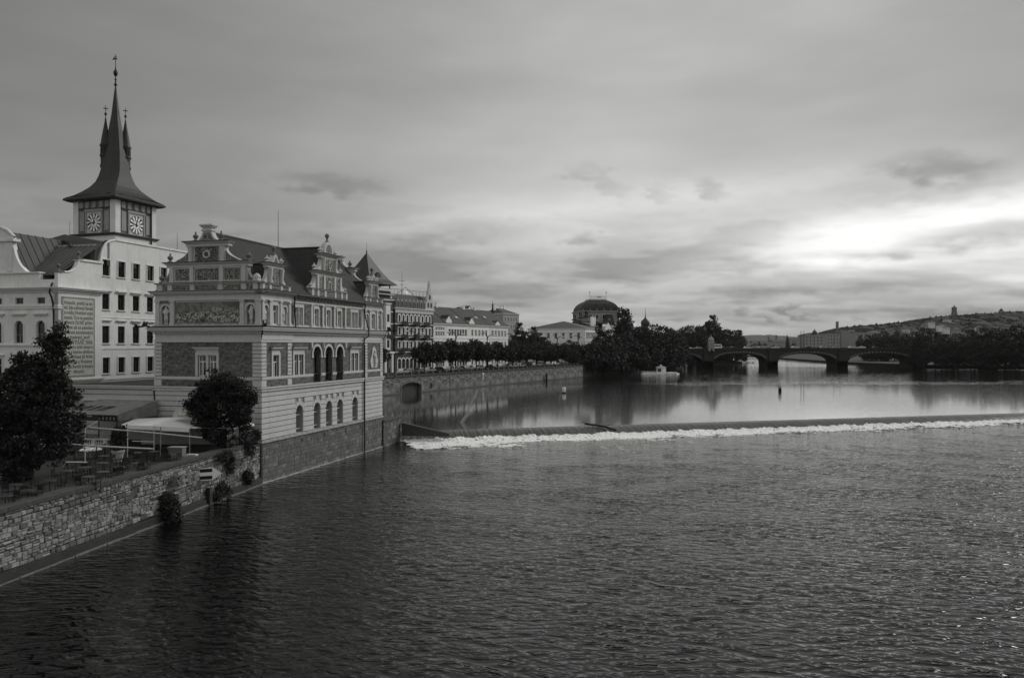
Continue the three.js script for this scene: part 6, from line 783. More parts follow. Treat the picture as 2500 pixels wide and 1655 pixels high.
// ---------------------------------------------------------------- theatre with the domed roof
{
  const Z = 430, p = at(1420, HOR, Z); const t = thing('domed_theatre', 'great theatre with a dark cloister vault roof crowned by a white railing', 'building', [p[0], 0, p[2]], .12);
  const W = 21.4, D = 24; part(t, 'attic_storey', bx(0, W, 24.8, 31.2, -D, 0), M.grey); part(t, 'cornice', merge(bx(-.4, W + .4, 30.6, 31.0, -D - .4, .4), bx(-.7, W + .7, 31.003, 31.5, -D - .7, .7)), M.grey);
  for (const x of [5, 8.8, 12.6, 16.4]) { part(t, 'window_surround', bx(x - 1.1, x + 1.1, 26.6, 29.6, .003, .14), M.trim); part(t, 'window', bx(x - .7, x + .7, 26.9, 29.3, .142, .2), M.farGlass); }
  const lv = [[31.5, 0, .3], [33, .3, .3], [34.4, 1.0, 1], [35.6, 2.1, 2], [36.6, 3.5, 3.4], [37.4, 5.2, 5], [37.8, 6.1, 6]], fs = []; for (let i = 0; i + 1 < lv.length; i++) { const q = ([y, a, c]) => [[a, y, -c], [W - a, y, -c], [W - a, y, -D + c], [a, y, -D + c]], A = q(lv[i]), B = q(lv[i + 1]); for (let k = 0; k < 4; k++) fs.push([A[k], A[(k + 1) % 4], B[(k + 1) % 4], B[k]]); }
  part(t, 'vault_roof', faces3(fs), M.darkCopper); part(t, 'roof_deck', bx(5.8, W - 5.8, 37.8, 38.4, -D + 5.8, -5.8), M.pale); part(t, 'crown_railing', merge(...lin(6, W - 6, 16).map((x) => bx(x - .06, x + .06, 38.4, 39.9 + .4 * HT[Math.round(x * 10)], -6, -5.9)), bx(6, W - 6, 39.3, 39.42, -6.02, -5.88), bx(10.3, 12.6, 39.0, 39.8, -6.05, -5.85)), M.trim); for (const x of [6, W - 6]) part(t, 'corner_finial', merge(cyl(.1, .06, 3.4, 6), ball(.35, 0, 3.6, 0, 8, 6)), M.iron, x, 38.4, -6);
  for (const [x, y] of [[8.3, 34.6], [13.4, 34.6]]) part(t, 'roof_ornament', mv(clean(new THREE.TorusGeometry(.8, .22, 6, 12)), x, y, -.8), M.copper); for (let i = 0; i < 6; i++) part(t, 'attic_urn', urnG.clone().scale(1.2, 1.3, 1.2), M.grey, 1 + i * 3.9, 31.5, .2);
  part(t, 'lower_wing', bx(-6, 10, 4, 24, -D, 3), M.grey); part(t, 'wing_roof', faces3([[[-6.5, 24, 3.5], [10.5, 24, 3.5], [8, 26.4, -2], [-4, 26.4, -2]]]), M.copper); for (let i = 0; i < 3; i++) part(t, 'statue_group', merge(mv(statues[i % 2].clone(), 0, 0, 0, 0, 1.6), mv(statues[1].clone(), .9, 0, .2, 1, 1.3), bx(-1.2, 1.6, -.5, .05, -.5, .5)), M.dark, -4.6 + i * 3.4, 26.6 + i * .9, 1);
  part(t, 'chariot_group', merge(mv(statues[0].clone(), 0, 0, 0, .5, 1.8), mv(statues[1].clone(), 1.4, .2, 0, 0, 1.5), bx(-1, 2.2, -3, .05, -.6, .6), tube([[.4, 1.5, 0], [1.4, 3, 0], [2.4, 3.6, 0]], .2)), M.dark, W - .4, 30.4, 1);
  part(t, 'corner_pavilion', bx(11.5, 17.5, 4, 22.5, 0, 6), M.cream); part(t, 'pavilion_cornice', bx(9.8, 19.4, 22.5, 23.2, -2, 6.8), M.pale); part(t, 'pavilion_roof', (() => { const q = (y, a) => [[11.2 + a, y, 6 - a], [17.8 - a, y, 6 - a], [17.8 - a, y, -.3 + a], [11.2 + a, y, -.3 + a]], L = [q(23.2, 0), q(25.5, .8), q(28.5, 1.5), q(29, 1.2), q(29.3, 1.6)], f = []; for (let i = 0; i < 4; i++) for (let k = 0; k < 4; k++) f.push([L[i][k], L[i][(k + 1) % 4], L[i + 1][(k + 1) % 4], L[i + 1][k]]); f.push(L[4]); return faces3(f); })(), M.darkCopper); part(t, 'pavilion_oval', mv(clean(new THREE.TorusGeometry(.7, .2, 6, 14)).scale(.8, 1.3, 1), 14.5, 26, 5.0), M.grey);
  part(t, 'river_facade', bx(17.6, 24.4, 4, 21.5, -D + 4, 1.5), M.pale); part(t, 'facade_cornice', bx(17.5, 25, 21.5, 22.2, -D + 4, 2.1), M.pale); for (let i = 0; i < 3; i++) for (const y of [8, 12.5, 17]) part(t, 'window', bx(18.6 + i * 2, 19.6 + i * 2, y, y + 2.8, 1.5, 1.55), M.farGlass);
}
{ // onion-domed water tower upstream and a modern block
  const p = at(1576, HOR, 620); const t = thing('onion_tower', 'round tower with a bulbous dark onion dome above the trees', 'tower', [p[0], 0, p[2]]); part(t, 'shaft', bx(-3.6, 3.6, 4, 23, -3.6, 3.6), M.grey); part(t, 'cornice', bx(-4.2, 4.2, 23, 24, -4.2, 4.2), M.grey); part(t, 'onion_dome', lathe([[3.9, 24], [3.5, 25.6], [2.6, 26.4], [2.4, 27], [3.4, 28.4], [3.7, 30], [3.2, 31.6], [1.6, 33], [.6, 34.2], [.25, 36.2], [.12, 39.6], [.3, 40], [.05, 40.5], [.03, 42], [0, 42.2]], 12), M.copper);
  house('modern_block', 'tall modern block beside the onion domed tower', [at(1541, HOR, 640)[0], 4, -640], 0, { W: 8, D: 8, top: 21.6, cols: 3, rows: [{ y: 19, h: 1.4 }, { y: 16, h: 1.4 }, { y: 13, h: 1.4 }], mat: M.grey, right: 2 }); house('pale_gable_house', 'pale gable peeping between the trees right of the onion tower', [at(1630, HOR, 600)[0], 4, -600], 0, { W: 7, D: 8, top: 18, cols: 2, rows: [{ y: 15, h: 1.4 }], mat: M.grey, roof: 'pyramid', rh: 4, roofMat: M.paleRoof });
}

// ---------------------------------------------------------------- islands, hills
struct('island_ground', flat([[108, -462], [139, -470], [146, -520], [150, -760], [100, -760]], 2.4, 3), M.soil);
struct('island_ground', flat([[200, -474], [214, -412], [207, -388], [262, -374], [415, -362], [640, -340], [900, -900], [330, -1000], [230, -760]], 2.2, 3), M.soil);
struct('far_bank', flat([[420, -860], [330, -1150], [250, -1500], [-600, -2400], [-600, -8000], [8000, -8000], [8000, -700]], 4, 5), M.soil);
struct('far_bank', flat([[-600, -1300], [96, -700], [150, -980], [270, -1900], [-600, -2600], [-4000, -2600], [-4000, -700]], 4, 5), M.soil);
function ridge(name, prof, Z, depth, rough, m, n = 160) {      // hill with its crest along a profile of photograph rows
  const us = prof.map((p) => p[0]), row = (u) => { for (let i = 1; i < prof.length; i++) if (u <= prof[i][0]) { const t = (u - prof[i - 1][0]) / (prof[i][0] - prof[i - 1][0]); return prof[i - 1][1] + (prof[i][1] - prof[i - 1][1]) * t; } return prof.at(-1)[1]; }; const p = [], t = [], id = [], K = 26;
  for (let k = 0; k <= K; k++) for (let i = 0; i <= n; i++) { const u = us[0] + (us.at(-1) - us[0]) * i / n, f = k / K, H = at(u, row(u), Z)[1] - 3, w = f < .6 ? Math.sin(f / .6 * Math.PI / 2) : Math.cos((f - .6) / .4 * Math.PI / 2), x = (u - 1250) / F * Z, z = -(Z - depth * .6 + depth * f); p.push(x, 3 + H * w + rough * (vn(i * .9, k * .9) - .5) * Math.min(1, w * 3) + rough * .6 * (fbm(i * .2, k * .3, 3) - .5), z); t.push(x, z); }
  for (let k = 0; k < K; k++) for (let i = 0; i < n; i++) { const a = k * (n + 1) + i; id.push(a, a + 1, a + n + 1, a + 1, a + n + 2, a + n + 1); }
  const g = new THREE.BufferGeometry(); g.setAttribute('position', new THREE.Float32BufferAttribute(p, 3)); g.setAttribute('uv', new THREE.Float32BufferAttribute(t, 2)); g.setIndex(id); g.computeVertexNormals(); return struct(name, g, m);
}
const petrin = [[1930, 840], [1990, 830], [2030, 817], [2050, 803], [2080, 799], [2120, 796], [2180, 791], [2230, 785], [2260, 779], [2300, 775], [2330, 773], [2380, 769], [2440, 766], [2500, 762], [2580, 757], [2700, 752], [2900, 760], [3300, 800], [3500, 838]];
ridge('wooded_hill', petrin, 1500, 700, 7, M.hill, 420);
ridge('distant_hill', [[1560, 840], [1700, 828], [1790, 821], [1830, 818], [1880, 818], [1920, 822], [1980, 827], [2060, 828], [2200, 836]], 4200, 900, 6, mat(.04));
const hillAt = (u) => { for (let i = 1; i < petrin.length; i++) if (u <= petrin[i][0]) { const t = (u - petrin[i - 1][0]) / (petrin[i][0] - petrin[i - 1][0]); return petrin[i - 1][1] + (petrin[i][1] - petrin[i - 1][1]) * t; } return 840; };
const hillPoint = (u, f) => { const Z = 1500, depth = 700, H = at(u, hillAt(u), Z)[1] - 3, w = f < .6 ? Math.sin(f / .6 * Math.PI / 2) : 1; return [(u - 1250) / F * Z, 3 + H * w, -(Z - depth * .6 + depth * f)]; };
{ // the wood that covers the hill, one mass of crowns
  const r = rng(303), g = crownGeo(61, [[0, 3, 0, 4.2, 3.4, 4.2], [1.5, 5, 0, 2.6, 2.2, 2.6]], 150, 2.6, 1.6, 10), n = 3200, w = new THREE.InstancedMesh(g, new THREE.MeshStandardMaterial({ color: grey(.026), roughness: .8, vertexColors: true }), n), m = new THREE.Matrix4(), q = new THREE.Quaternion(), up = new THREE.Vector3(0, 1, 0);
  for (let i = 0; i < n; i++) { const p = hillPoint(2040 + r() * 640, .12 + .5 * Math.sqrt(r())), s = .5 + r() * .7; m.compose(new THREE.Vector3(p[0], p[1] - 6.5, p[2]), q.setFromAxisAngle(up, r() * 6), new THREE.Vector3(s, s * (.8 + r() * .5), s)); w.setMatrixAt(i, m); }
  w.name = 'hillside_wood'; scene.add(tag(w, 'dense dark wood covering the long hill', 'wood', null, 'stuff')); }
const simpleHouse = (name, label, p, w, d, h, rh, m, rm, group) => { const b = thing(name, label, 'building', p, 0, group); part(b, 'wall', bx(-w / 2, w / 2, -6, h, -d, 0), m); part(b, 'roof', roofGeo('hip', w, d, h, rh, .5).translate(-w / 2, 0, 0), rm); const n = Math.max(2, Math.round(w / 3.4)), k = Math.max(1, Math.floor(h / 3.6)); for (let j = 0; j < k; j++) for (let i = 0; i < n; i++) part(b, 'window', bx(-w / 2 + w * (i + .5) / n - .55, -w / 2 + w * (i + .5) / n + .55, h - 2.9 - j * 3.5, h - 1.2 - j * 3.5, .02, .08), M.farGlass); return b; };
{ const r = rng(88); // houses on the hillside
  for (let i = 0; i < 30; i++) { const u = 2130 + r() * 220 + (i > 25 ? 90 : 0), v = hillAt(u) + 14 + r() * 26, Z = 1400 - (v - hillAt(u)) * 7, p = at(u, v, Z); simpleHouse('hillside_house', 'small pale house among the trees on the wooded hillside', [p[0], p[1], p[2]], 6 + r() * 5, 7, 2.5 + r() * 3, 2.4, [M.cream, M.grey, M.tower][i % 3], M.slate, 'houses on the hillside'); }
  const e = at(2331, 774, 1490), t = thing('lookout_tower', 'slim lattice lookout tower on the hill crest', 'tower', e); t.scale.setScalar(1.25); part(t, 'legs', merge(...[[-1, -1], [1, -1], [-1, 1], [1, 1]].map(([a, c]) => tube([[a * 5, -4, c * 5], [a * 2.6, 6, c * 2.6], [a * 2, 13, c * 2]], .5, 5)), bx(-2.6, 2.6, -4, 13, -2.6, 2.6)), M.tower); part(t, 'gallery', merge(lathe([[2, 8], [3.4, 8.5], [3.4, 9.6], [2, 10]], 8), lathe([[2.2, 12], [3.8, 12.4], [3.8, 15], [2.4, 15.6], [.6, 17], [.2, 19], [0, 19.2]], 8)), M.tower);
  const o = at(2446, 764, 1490), ob = thing('hilltop_chapel', 'small domed chapel on the hill crest', 'building', o); part(ob, 'wall', bx(-4, 4, -6, 3, -4, 4), M.grey); part(ob, 'dome', lathe([[4.2, 3], [3.6, 5.6], [1.6, 7.4], [.3, 9.5], [0, 9.8]], 10), M.copper); const wl = thing('hilltop_wall', 'long pale building below the hilltop chapel', 'building', at(2455, 778, 1430)); part(wl, 'wall', bx(-9, 9, -4, 3, -6, 0), M.pale); part(wl, 'roof', roofGeo('gable', 18, 6, 3, 2).translate(-9, 0, 0), M.slate);
  for (let i = 0; i < 46; i++) { const u = 2056 + r() * 450, p = at(u, hillAt(u) + 3, 1490); plant(['broad', 'tall'][i % 2], [p[0], p[1] - 3, p[2]], .22 + r() * .24, r() * 6, 'small round tree on the skyline of the wooded hill', 'trees on the hill crest'); }
}
// ---------------------------------------------------------------- stone arch bridge
{
  const Z = 400, X = (u) => (u - 1250) / F * Z, b = thing('arch_bridge', 'dark stone bridge with broad flat arches crossing the river', 'bridge', [0, 0, -Z]);
  const piers = [X(1729), X(1887), X(2058), X(2243)], x0 = 74, x1 = 250, pw = 2.7, top = (x) => 9.75 + .45 * Math.sin((x - x0) / (x1 - x0) * Math.PI);
  const edges = [x0 - 20, ...piers, x1 + 18], sh = new THREE.Shape(); sh.moveTo(x0 - 10, -1); sh.lineTo(x1, -1); for (let i = 0; i <= 20; i++) { const x = x1 - (x1 - x0 + 10) * i / 20; sh.lineTo(x, top(x)); } sh.isShape = true;
  const holes = []; for (let i = 0; i + 1 < edges.length; i++) { const a = Math.max(edges[i] + pw, x0 - 9), c = Math.min(edges[i + 1] - pw, x1 - 1), h = new THREE.Path(), m = (a + c) / 2, w = (c - a) / 2, sp = 2.6, rise = 5.5; h.moveTo(a, -.9); h.lineTo(c, -.9); h.lineTo(c, sp); for (let k = 1; k <= 18; k++) { const t = k / 18 * Math.PI; h.lineTo(m + Math.cos(t) * w, sp + rise * Math.sin(t) ** .72); } h.lineTo(a, -.9); h.isPath = true; holes.push(h); }
  part(b, 'arch_spandrel', ext(sh, -14, 0, holes), M.bridge);
  for (const x of piers) { part(b, 'pier', merge(ext([[x - 2.8, 0], [x, 4.2], [x + 2.8, 0]], 0, 5.5).rotateX(-Math.PI / 2).translate(0, 0, 0)).translate(0, -1.2, 0), M.bridge); part(b, 'pier_buttress', merge(bx(x - 2.2, x + 2.2, 4.2, 9.9, 0, 1.2), bx(x - 2.6, x + 2.6, 9.2, 9.8, 0, 1.5)), M.bridge); }
  for (let i = 0; i + 1 < edges.length; i++) { const a = Math.max(edges[i] + pw, x0 - 9), c = Math.min(edges[i + 1] - pw, x1 - 1), m = (a + c) / 2, w = (c - a) / 2; for (const f of lin(.12, .88, 20)) part(b, 'arch_ornament', (() => { const t = f * Math.PI, x = m + Math.cos(t) * w, y = Math.min(3.5 + 5.6 * Math.sin(t) ** .72, top(x) - .35); return bx(x - .42, x + .42, y - .55, y + .1, .003, .4); })(), M.bridgePale); }
  const strip = (y0, y1, z0, z1) => merge(lin(x0 - 10, x1, 26).slice(0, -1).map((x, i, l) => { const e = x + (x1 - x0 + 10) / 26, g = bx(x, e, 0, y1 - y0, z0, z1), p = g.attributes.position; for (let k = 0; k < p.count; k++) p.setY(k, p.getY(k) + y0 + top(p.getX(k))); return g; }));
  part(b, 'deck_cornice', strip(-.1, .2, -14.4, .5), M.bridge); part(b, 'parapet', merge(strip(.203, .85, -.1, .3), strip(.203, .85, -14.2, -13.9)), M.bridge); part(b, 'roadway', strip(.2, .24, -13.9, -.1), M.asphalt);
  const tops = (u, z = -1.6) => [X(u), top(X(u)) + .24, -Z + z];
  [[1650, 2], [1668, 1], [1690, 0], [1707, 1], [1778, 2], [1800, 2], [1828, 0], [1848, 1], [1872, 1], [1898, 0], [1950, 0], [1985, 2], [2015, 1], [2050, 1], [2096, 0], [2108, 0], [2150, 2]].forEach(([u, k], i) => placeCar(k, tops(u, -2 - (i % 3) * 2.5), i % 2 ? Math.PI : 0, 'car driving on the stone arch bridge', 'cars on the arch bridge'));
  const bus = thing('white_minibus', 'long white minibus beside the domed toll kiosk on the bridge', 'bus', tops(1750, -3)); part(bus, 'body', ext([[-3.4, .4], [3.4, .4], [3.4, 1.6], [3.0, 2.6], [-3.4, 2.7]], -1, 1, [], .08), M.carWhite); part(bus, 'side_window', bx(-3.1, 2.9, 1.5, 2.2, 1.002, 1.02), M.glass); for (const x of [-2.2, 2.2]) for (const z of [-.9, .9]) part(bus, 'wheel', cyl(.42, .42, .25, 12).rotateX(Math.PI / 2), M.tyre, x, .42, z);
  for (const [u, zz, lab] of [[1735, 1.2, 'pale domed toll kiosk standing on the bridge pier beside the minibus']]) { const p = tops(u, zz), k = thing('toll_kiosk', lab, 'kiosk', [p[0], 10.0, p[2]]); k.scale.setScalar(.68); part(k, 'wall', merge(bx(-1.9, 1.9, -1, 5.3, -1.9, 1.9), bx(-2.15, 2.15, -1, .4, -2.15, 2.15)), M.grey); part(k, 'cornice', bx(-2.2, 2.2, 5.3, 5.8, -2.2, 2.2), M.trim); part(k, 'doorway', ext([[-.9, -1], [.9, -1], [0, 1.5]], 2.151, 2.2), M.dark); part(k, 'dome', lathe([[2.2, 5.8], [2.25, 7.2], [1.85, 8.7], [.9, 9.6], [.45, 9.6], [.45, 10.3], [.2, 10.6], [.1, 11.6], [0, 11.7]], 12), M.grey); for (let i = 0; i < 8; i++) { const a = i / 8 * 6.28; part(k, 'dome_rib', tube([[Math.cos(a) * 2.12, 5.8, Math.sin(a) * 2.12], [Math.cos(a) * 2.05, 7.2, Math.sin(a) * 2.05], [Math.cos(a) * 1.55, 8.6, Math.sin(a) * 1.55], [Math.cos(a) * .6, 9.6, Math.sin(a) * .6]], .13, 5, 8), M.dark); } }
  const mast = thing('tram_mast', 'slender dark tram wire mast on the bridge', 'mast', tops(1967, -6), 0, 'tram masts on the bridge'); part(mast, 'pole', cyl(.22, .12, 9.4, 6), M.iron); part(mast, 'bracket', bx(-.9, .9, 7.2, 7.34, -.06, .06), M.iron); for (const [u, s] of [[1976, 1], [1812, .95], [2050, .6], [2066, .6]]) dup(mast, tops(u, -7), 0, s);
}
{ // flat bridge farther upstream
  const Z = 1000, X = (u) => (u - 1250) / F * Z, b = thing('far_bridge', 'pale flat road bridge beyond the stone arches', 'bridge', [0, 0, -Z]); part(b, 'deck', merge(bx(X(1790), X(2130), 8.6, 10.4, -16, 0), bx(X(1790), X(2130), 10.4, 11.3, -.3, 0)), M.grey); for (const u of [1850, 1905, 1960, 2015, 2070]) part(b, 'pier', bx(X(u) - 2, X(u) + 2, -1, 8.6, -14, -1), M.grey); for (let i = 0; i < 4; i++) { const a = X(1850 + i * 55) + 2, c = X(1905 + i * 55) - 2; part(b, 'arch_rib', tube(lin(0, 1, 10).map((t) => [a + (c - a) * t, 4 + 4.4 * Math.sin(t * Math.PI), -.5]), .6, 5, 16), M.grey); }
}
// far city blocks, chimney
{ const B = (u0, u1, v, Z, lab, o = {}) => { const a = at(u0, v, Z), w = (u1 - u0) / F * Z, h = a[1] - 4; const b = house('far_block', lab, [a[0], 4, a[2]], 0, { W: w, D: 20, top: h, cols: Math.max(3, Math.round(w / 4.6)), rows: lin(0, 1, Math.max(1, Math.round(h / 4.2) - 1)).map((t) => ({ y: 1.5 + t * (h - 5), h: 2.0, w: 1.4 })), mat: M.grey, trim: M.grey, surround: 0, roof: 'hip', rh: 3, ...o }); return b; };
  B(1964, 2014, 819, 900, 'far pale riverside block with a dark corner dome', { chimneys: [] }); { const p = at(1990, 816, 905), d = thing('block_dome', 'small dark dome on the far riverside block', 'dome', p); part(d, 'dome', lathe([[3, -1], [3, 1.5], [2.2, 3.6], [.6, 4.6], [.4, 6], [0, 6.2]], 10), M.copper); part(d, 'drum', cyl(3.2, 3.2, 2, 10).translate(0, -2.5, 0), M.grey); }
  B(2018, 2052, 815, 960, 'far grey office block with banded windows', { mat: M.grey, roof: null }); B(2054, 2074, 811, 1000, 'far dark grey block left of the white tower blocks', { mat: M.tower }); B(2073, 2088, 806, 900, 'far light grey block with a taller top', { mat: M.grey, trim: M.grey, roof: null }); B(2089, 2121, 812, 880, 'far light grey block with vertical window strips', { mat: M.grey, trim: M.grey, roof: null });
  B(1932, 1962, 829, 1100, 'far low grey block behind the poplar', { mat: M.grey }); B(2126, 2160, 812, 1150, 'far pale house on the lower hillside'); B(1886, 1928, 834, 1400, 'far low factory roof in the haze', { mat: M.grey, roof: 'gable' }); B(1838, 1880, 836, 1500, 'far low pale sheds in the haze', { mat: M.grey, roof: 'gable' });
  const c = (u, v, Z, lab) => { const p = at(u, v, Z), t = thing('factory_chimney', lab, 'chimney', [p[0], 4, p[2]]); part(t, 'stack', cyl(2.6, 1.9, p[1] - 4, 12), M.tower); part(t, 'rim', cyl(2.2, 2.2, 1, 12), M.tower, 0, p[1] - 5, 0); }; c(2045, 785, 1150, 'tall dark factory chimney rising before the wooded hill'); c(1896, 818, 1700, 'thin far chimney in the haze'); c(1877, 822, 1800, 'fainter short chimney in the haze');
}
// ---------------------------------------------------------------- park and island trees
{
  const r = rng(17), P = (f, u, Z, base, s, lab, g) => { const x = (u - 1250) / F * Z; plant(f, [x, base, -Z], s, r() * 6, lab, g); };
  const L1 = 'dark park tree behind the quay row beside the gothic spire', L2 = 'dark riverside tree overhanging the water past the end of the quay wall', L3 = 'dark island tree behind the toll kiosk on the bridge', L4 = 'tall dark tree on the wooded island beyond the bridge arches', L5 = 'dark leafy tree on the island shore in front of the bridge end';
  for (const [f, u, Z, s] of [['broad', 1254, 292, .62], ['tall', 1268, 300, .78], ['broad', 1285, 310, .72], ['broad', 1312, 300, .68], ['broad', 1328, 296, .58], ['tall', 1304, 312, .72], ['willow', 1345, 292, .6], ['broad', 1390, 296, .52], ['broad', 1405, 300, .48]]) P(f, u, Z, 5.2, s, L1, 'park trees behind the quay row');
  for (const [f, u, Z, b, s] of [['willow', 1425, 286, 2.5, 0.81], ['willow', 1448, 290, 2, 0.95], ['willow', 1475, 298, 2, 1.06], ['willow', 1500, 305, 2, 1.06], ['broad', 1530, 318, 2.5, 0.87], ['tall', 1524, 338, 5, 1.14], ['tall', 1531, 342, 5, 1.08], ['willow', 1555, 322, 2, 1.01], ['broad', 1575, 338, 4, 0.92], ['broad', 1600, 345, 4, 0.99], ['willow', 1590, 332, 2, 1.01], ['broad', 1622, 352, 4, 0.96], ['willow', 1618, 345, 2, 1.01], ['willow', 1640, 372, 2, 1.01], ['broad', 1560, 340, 4, 0.94], ['broad', 1488, 320, 5, 0.78], ['tall', 1466, 318, 5, 0.81], ['broad', 1646, 392, 3.5, 0.92], ['willow', 1402, 281, 4, 0.56], ['willow', 1660, 420, 2, 0.90], ['willow', 1650, 386, 1.5, 1.0], ['broad', 1636, 378, 2.5, .98], ['willow', 1632, 366, 1.5, 1.0], ['broad', 1660, 394, 2.0, .85]]) P(f, u, Z, b, s, L2, 'riverside trees past the quay');
  for (const [f, u, Z, s] of [['broad', 1662, 486, 1.10], ['broad', 1684, 490, 1.27], ['broad', 1705, 495, 1.24], ['tall', 1726, 500, 1.24], ['broad', 1735, 500, 1.45], ['tall', 1742, 505, 1.46], ['broad', 1765, 500, 1.13], ['broad', 1784, 496, 1.08], ['broad', 1800, 492, 1.10], ['tall', 1807, 494, 0.97], ['willow', 1780, 480, 1.03], ['willow', 1812, 482, 0.67], ['willow', 1720, 480, 1.08], ['willow', 1690, 476, 1.08], ['willow', 1750, 478, 0.97], ['broad', 1672, 474, 1.19], ['broad', 1712, 478, 1.24], ['broad', 1748, 484, 1.21], ['broad', 1776, 484, 1.13], ['willow', 1664, 470, 1.19], ['willow', 1705, 472, 1.19], ['willow', 1735, 472, 1.13], ['willow', 1768, 472, 1.08], ['willow', 1796, 474, 0.92]]) P(f, u, Z, 2.2, s, L3, 'island trees behind the toll kiosk');
  for (const [f, u, Z, s] of [['broad', 2122, 500, .95], ['broad', 2140, 500, 1.0], ['broad', 2165, 505, .95], ['willow', 2128, 488, .9], ['tall', 2100, 640, .9], ['broad', 2185, 500, .98], ['willow', 2170, 485, .9], ['broad', 2212, 500, .98], ['willow', 2205, 488, 1], ['tall', 2192, 520, .95], ['broad', 2235, 490, 1.05], ['broad', 2160, 560, 1.15]]) P(f, u, Z, 2, s, L4, 'island trees beyond the bridge');
  for (const [f, u, Z, s] of [['broad', 2262, 389, 1.06], ['broad', 2285, 398, 0.97], ['willow', 2262, 382, 0.99], ['broad', 2310, 394, 0.90], ['willow', 2300, 379, 0.99], ['broad', 2340, 396, 0.92], ['willow', 2340, 377, 1.03], ['broad', 2372, 389, 0.99], ['willow', 2380, 375, 1.08], ['broad', 2402, 391, 1.10], ['broad', 2428, 388, 1.06], ['willow', 2425, 373, 1.08], ['broad', 2455, 389, 1.03], ['broad', 2480, 384, 1.15], ['willow', 2468, 370, 1.12], ['willow', 2505, 367, 1.08], ['broad', 2520, 381, 1.17], ['willow', 2240, 389, 0.72], ['willow', 2545, 365, 1.08]]) P(f, u, Z, 2, s, L5, 'shore trees before the bridge end');
  for (const [f, u, Z, s] of [['poplar', 1923, 950, 1.0], ['broad', 1837, 980, .55], ['tall', 1855, 1010, .7]]) P(f, u, Z, 3, s, f === 'poplar' ? 'single dark poplar on the far bank' : 'hazy tree on the far bank left of the poplar', f === 'poplar' ? null : 'hazy far bank trees');
  for (let i = 0; i < 26; i++) { const u = 1815 + i * 12 + r() * 6; if (u > 1912 && u < 1932) continue; P(['broad', 'willow'][i % 2], u, 960 + r() * 220, 3, .5 + r() * .3, 'low bushy tree in the hazy tree line beyond the far bridge', 'tree line beyond the far bridge'); }
}
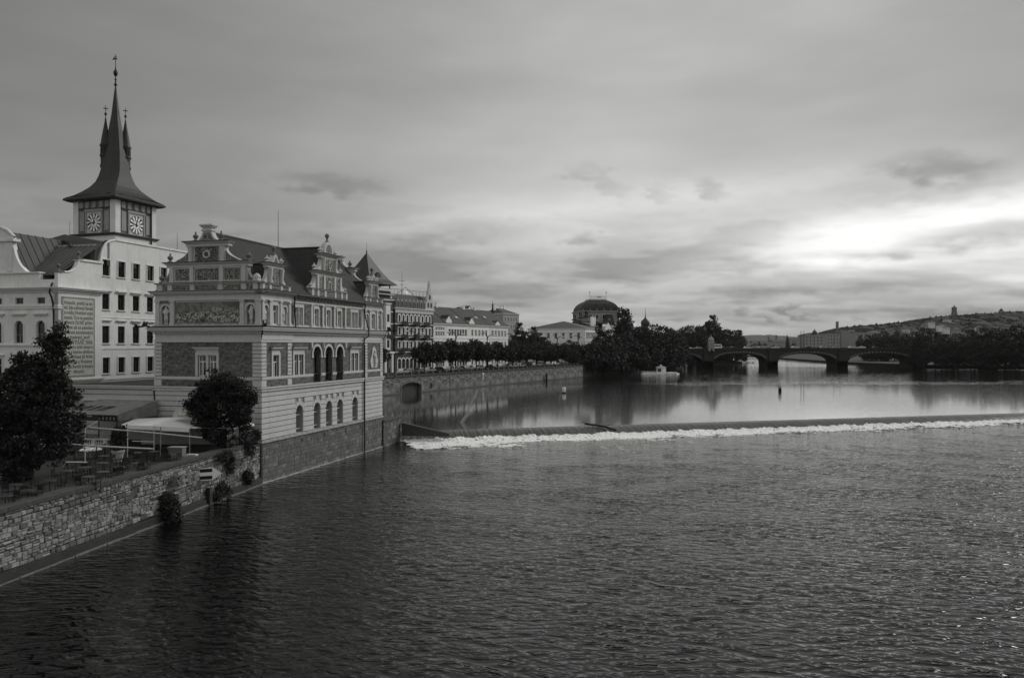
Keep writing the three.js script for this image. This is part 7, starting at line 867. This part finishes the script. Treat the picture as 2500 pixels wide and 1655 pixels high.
// ---------------------------------------------------------------- on the water
{
  const p = onY(1604, 913, 1.0), t = thing('boat_pontoon', 'floating pontoon with a small white booking hut', 'pontoon', p); part(t, 'deck', bx(-6.4, 6.4, -.3, .35, -1.6, 1.6), M.wet); part(t, 'hut', bx(-.1, 3.4, .35, 2.6, -1.2, 1.2), M.white); part(t, 'hut_window', bx(.1, 1.5, .9, 2.2, 1.202, 1.25), M.glass); part(t, 'hut_roof', roofGeo('hip', 3.5, 2.4, 2.6, .5, .3).translate(-.1, 0, 1.2), M.grey); part(t, 'sign_box', bx(1.2, 2.0, 3.0, 3.6, -.3, .3), M.sash); part(t, 'railing', merge(bx(-6.3, -.2, 1.1, 1.15, 1.5, 1.55), ...lin(-6.3, -.2, 6).map((x) => bx(x - .03, x + .03, .35, 1.1, 1.5, 1.55))), M.sash);
  const bt = thing('pedal_boat', 'small white pedal boat moored at the pontoon', 'pedal boat', [p[0] - 5.4, 1.0, p[2] + 2.6], .3, 'pedal boats at the pontoon'); part(bt, 'hull', merge(ext([[-1.3, .05], [-1.1, -.15], [1.0, -.15], [1.5, .35], [1.2, .4], [-1.3, .35]], -.75, -.3, [], .05), ext([[-1.3, .05], [-1.1, -.15], [1.0, -.15], [1.5, .35], [1.2, .4], [-1.3, .35]], .3, .75, [], .05)), M.carWhite); part(bt, 'seat', merge(bx(-.8, -.2, .35, .6, -.6, .6), bx(-.9, -.75, .35, .95, -.6, .6)), M.carWhite);
  for (let i = 1; i < 12; i++) dup(bt, [p[0] - 5.6 + i * 1.16, 1.0, p[2] + 2.4 + .4 * HT[i + 60]], .2 + HT[i + 20] * 1.2);
  const q = onY(1822, 887, 1.0), t2 = thing('landing_stage', 'low landing stage with white boats at the island tip behind the bridge pier', 'pontoon', q); part(t2, 'deck', bx(-4.5, 4.5, -.3, .3, -1.5, 1.5), M.wet); for (let i = 0; i < 6; i++) dup(bt, [q[0] - 3.6 + i * 1.4, 1.0, q[2] + 2.3], HT[i] * 2, 1.1, 'white boat moored at the landing stage near the bridge pier').userData.group = 'boats at the landing stage';
  const q3 = onY(2165, 877, 1.0); for (let i = 0; i < 4; i++) dup(bt, [q3[0] - 3 + i * 2.2, 1.0, q3[2]], HT[i + 5] * 2, 1.1, 'white boat moored under the third bridge arch').userData.group = 'boats under the arch';
  const q4 = onY(1660, 884, 1.0); dup(bt, q4, .2, 1.2, 'single white boat under the trees left of the bridge').userData.group = undefined;
  const b1 = onY(1377, 960, 1.0), by = thing('channel_buoy', 'white drum buoy with a dark base floating before the riverside trees', 'buoy', b1); part(by, 'float', lathe([[0, -.3], [.5, -.3], [.5, .25], [0, .25]], 12), M.dark); part(by, 'drum', lathe([[0, .25], [.45, .25], [.45, 1.25], [.35, 1.4], [0, 1.4]], 12), M.sash);
  const b2 = onY(1905, 955, 1.0), mk = thing('channel_marker', 'slim channel marker post with a rounded pale top in the bright water', 'marker', b2); part(mk, 'post', lathe([[0, -.4], [.42, -.4], [.36, .6], [.3, .75], [0, .75]], 10), M.dark); part(mk, 'top', lathe([[0, .75], [.4, .75], [.46, 1.2], [.34, 1.7], [.2, 2.05], [.24, 2.25], [.12, 2.5], [0, 2.55]], 10), M.trim);
  const a = onY(1128, 1031, 1.0); const d = thing('driftwood_trunk', 'bare bleached tree trunk leaning out of the water above the weir', 'driftwood', a); part(d, 'trunk', tube([[-.2, -.3, .1], [.25, .35, 0], [.7, 1.0, -.1], [1.05, 1.55, -.2]], .26, 7, 12), M.bleached = mat(.62, { map: rep(copperT, .9) })); part(d, 'branch', tube([[1.05, 1.5, -.2], [1.0, 2.1, -.3], [1.4, 3.0, -.5], [1.95, 3.9, -.7], [2.1, 4.7, -.8]], .13, 5, 16), M.bleached);
  const lg = onY(1455, 1040, 1.0), lo = thing('stranded_branch', 'dark broken branch stranded on the crest of the weir', 'driftwood', lg); part(lo, 'stem', tube([[-1.6, .35, .2], [-.4, .2, .4], [1.2, .0, 1.2], [2.6, -.4, 2.0]], .14, 6, 12), M.bark); part(lo, 'twig', merge(tube([[-1.4, .3, .2], [-1.9, .7, 0]], .05, 5), tube([[-.5, .2, .4], [.6, .5, .2]], .05, 5), tube([[.8, .1, 1], [2.2, .3, .8]], .04, 5), tube([[.2, .1, .7], [.4, -.2, 1.9]], .05, 5)), M.bark);
}
scene.fog = new THREE.FogExp2(grey(.75), 0.000035);

renderer.render(scene, camera);
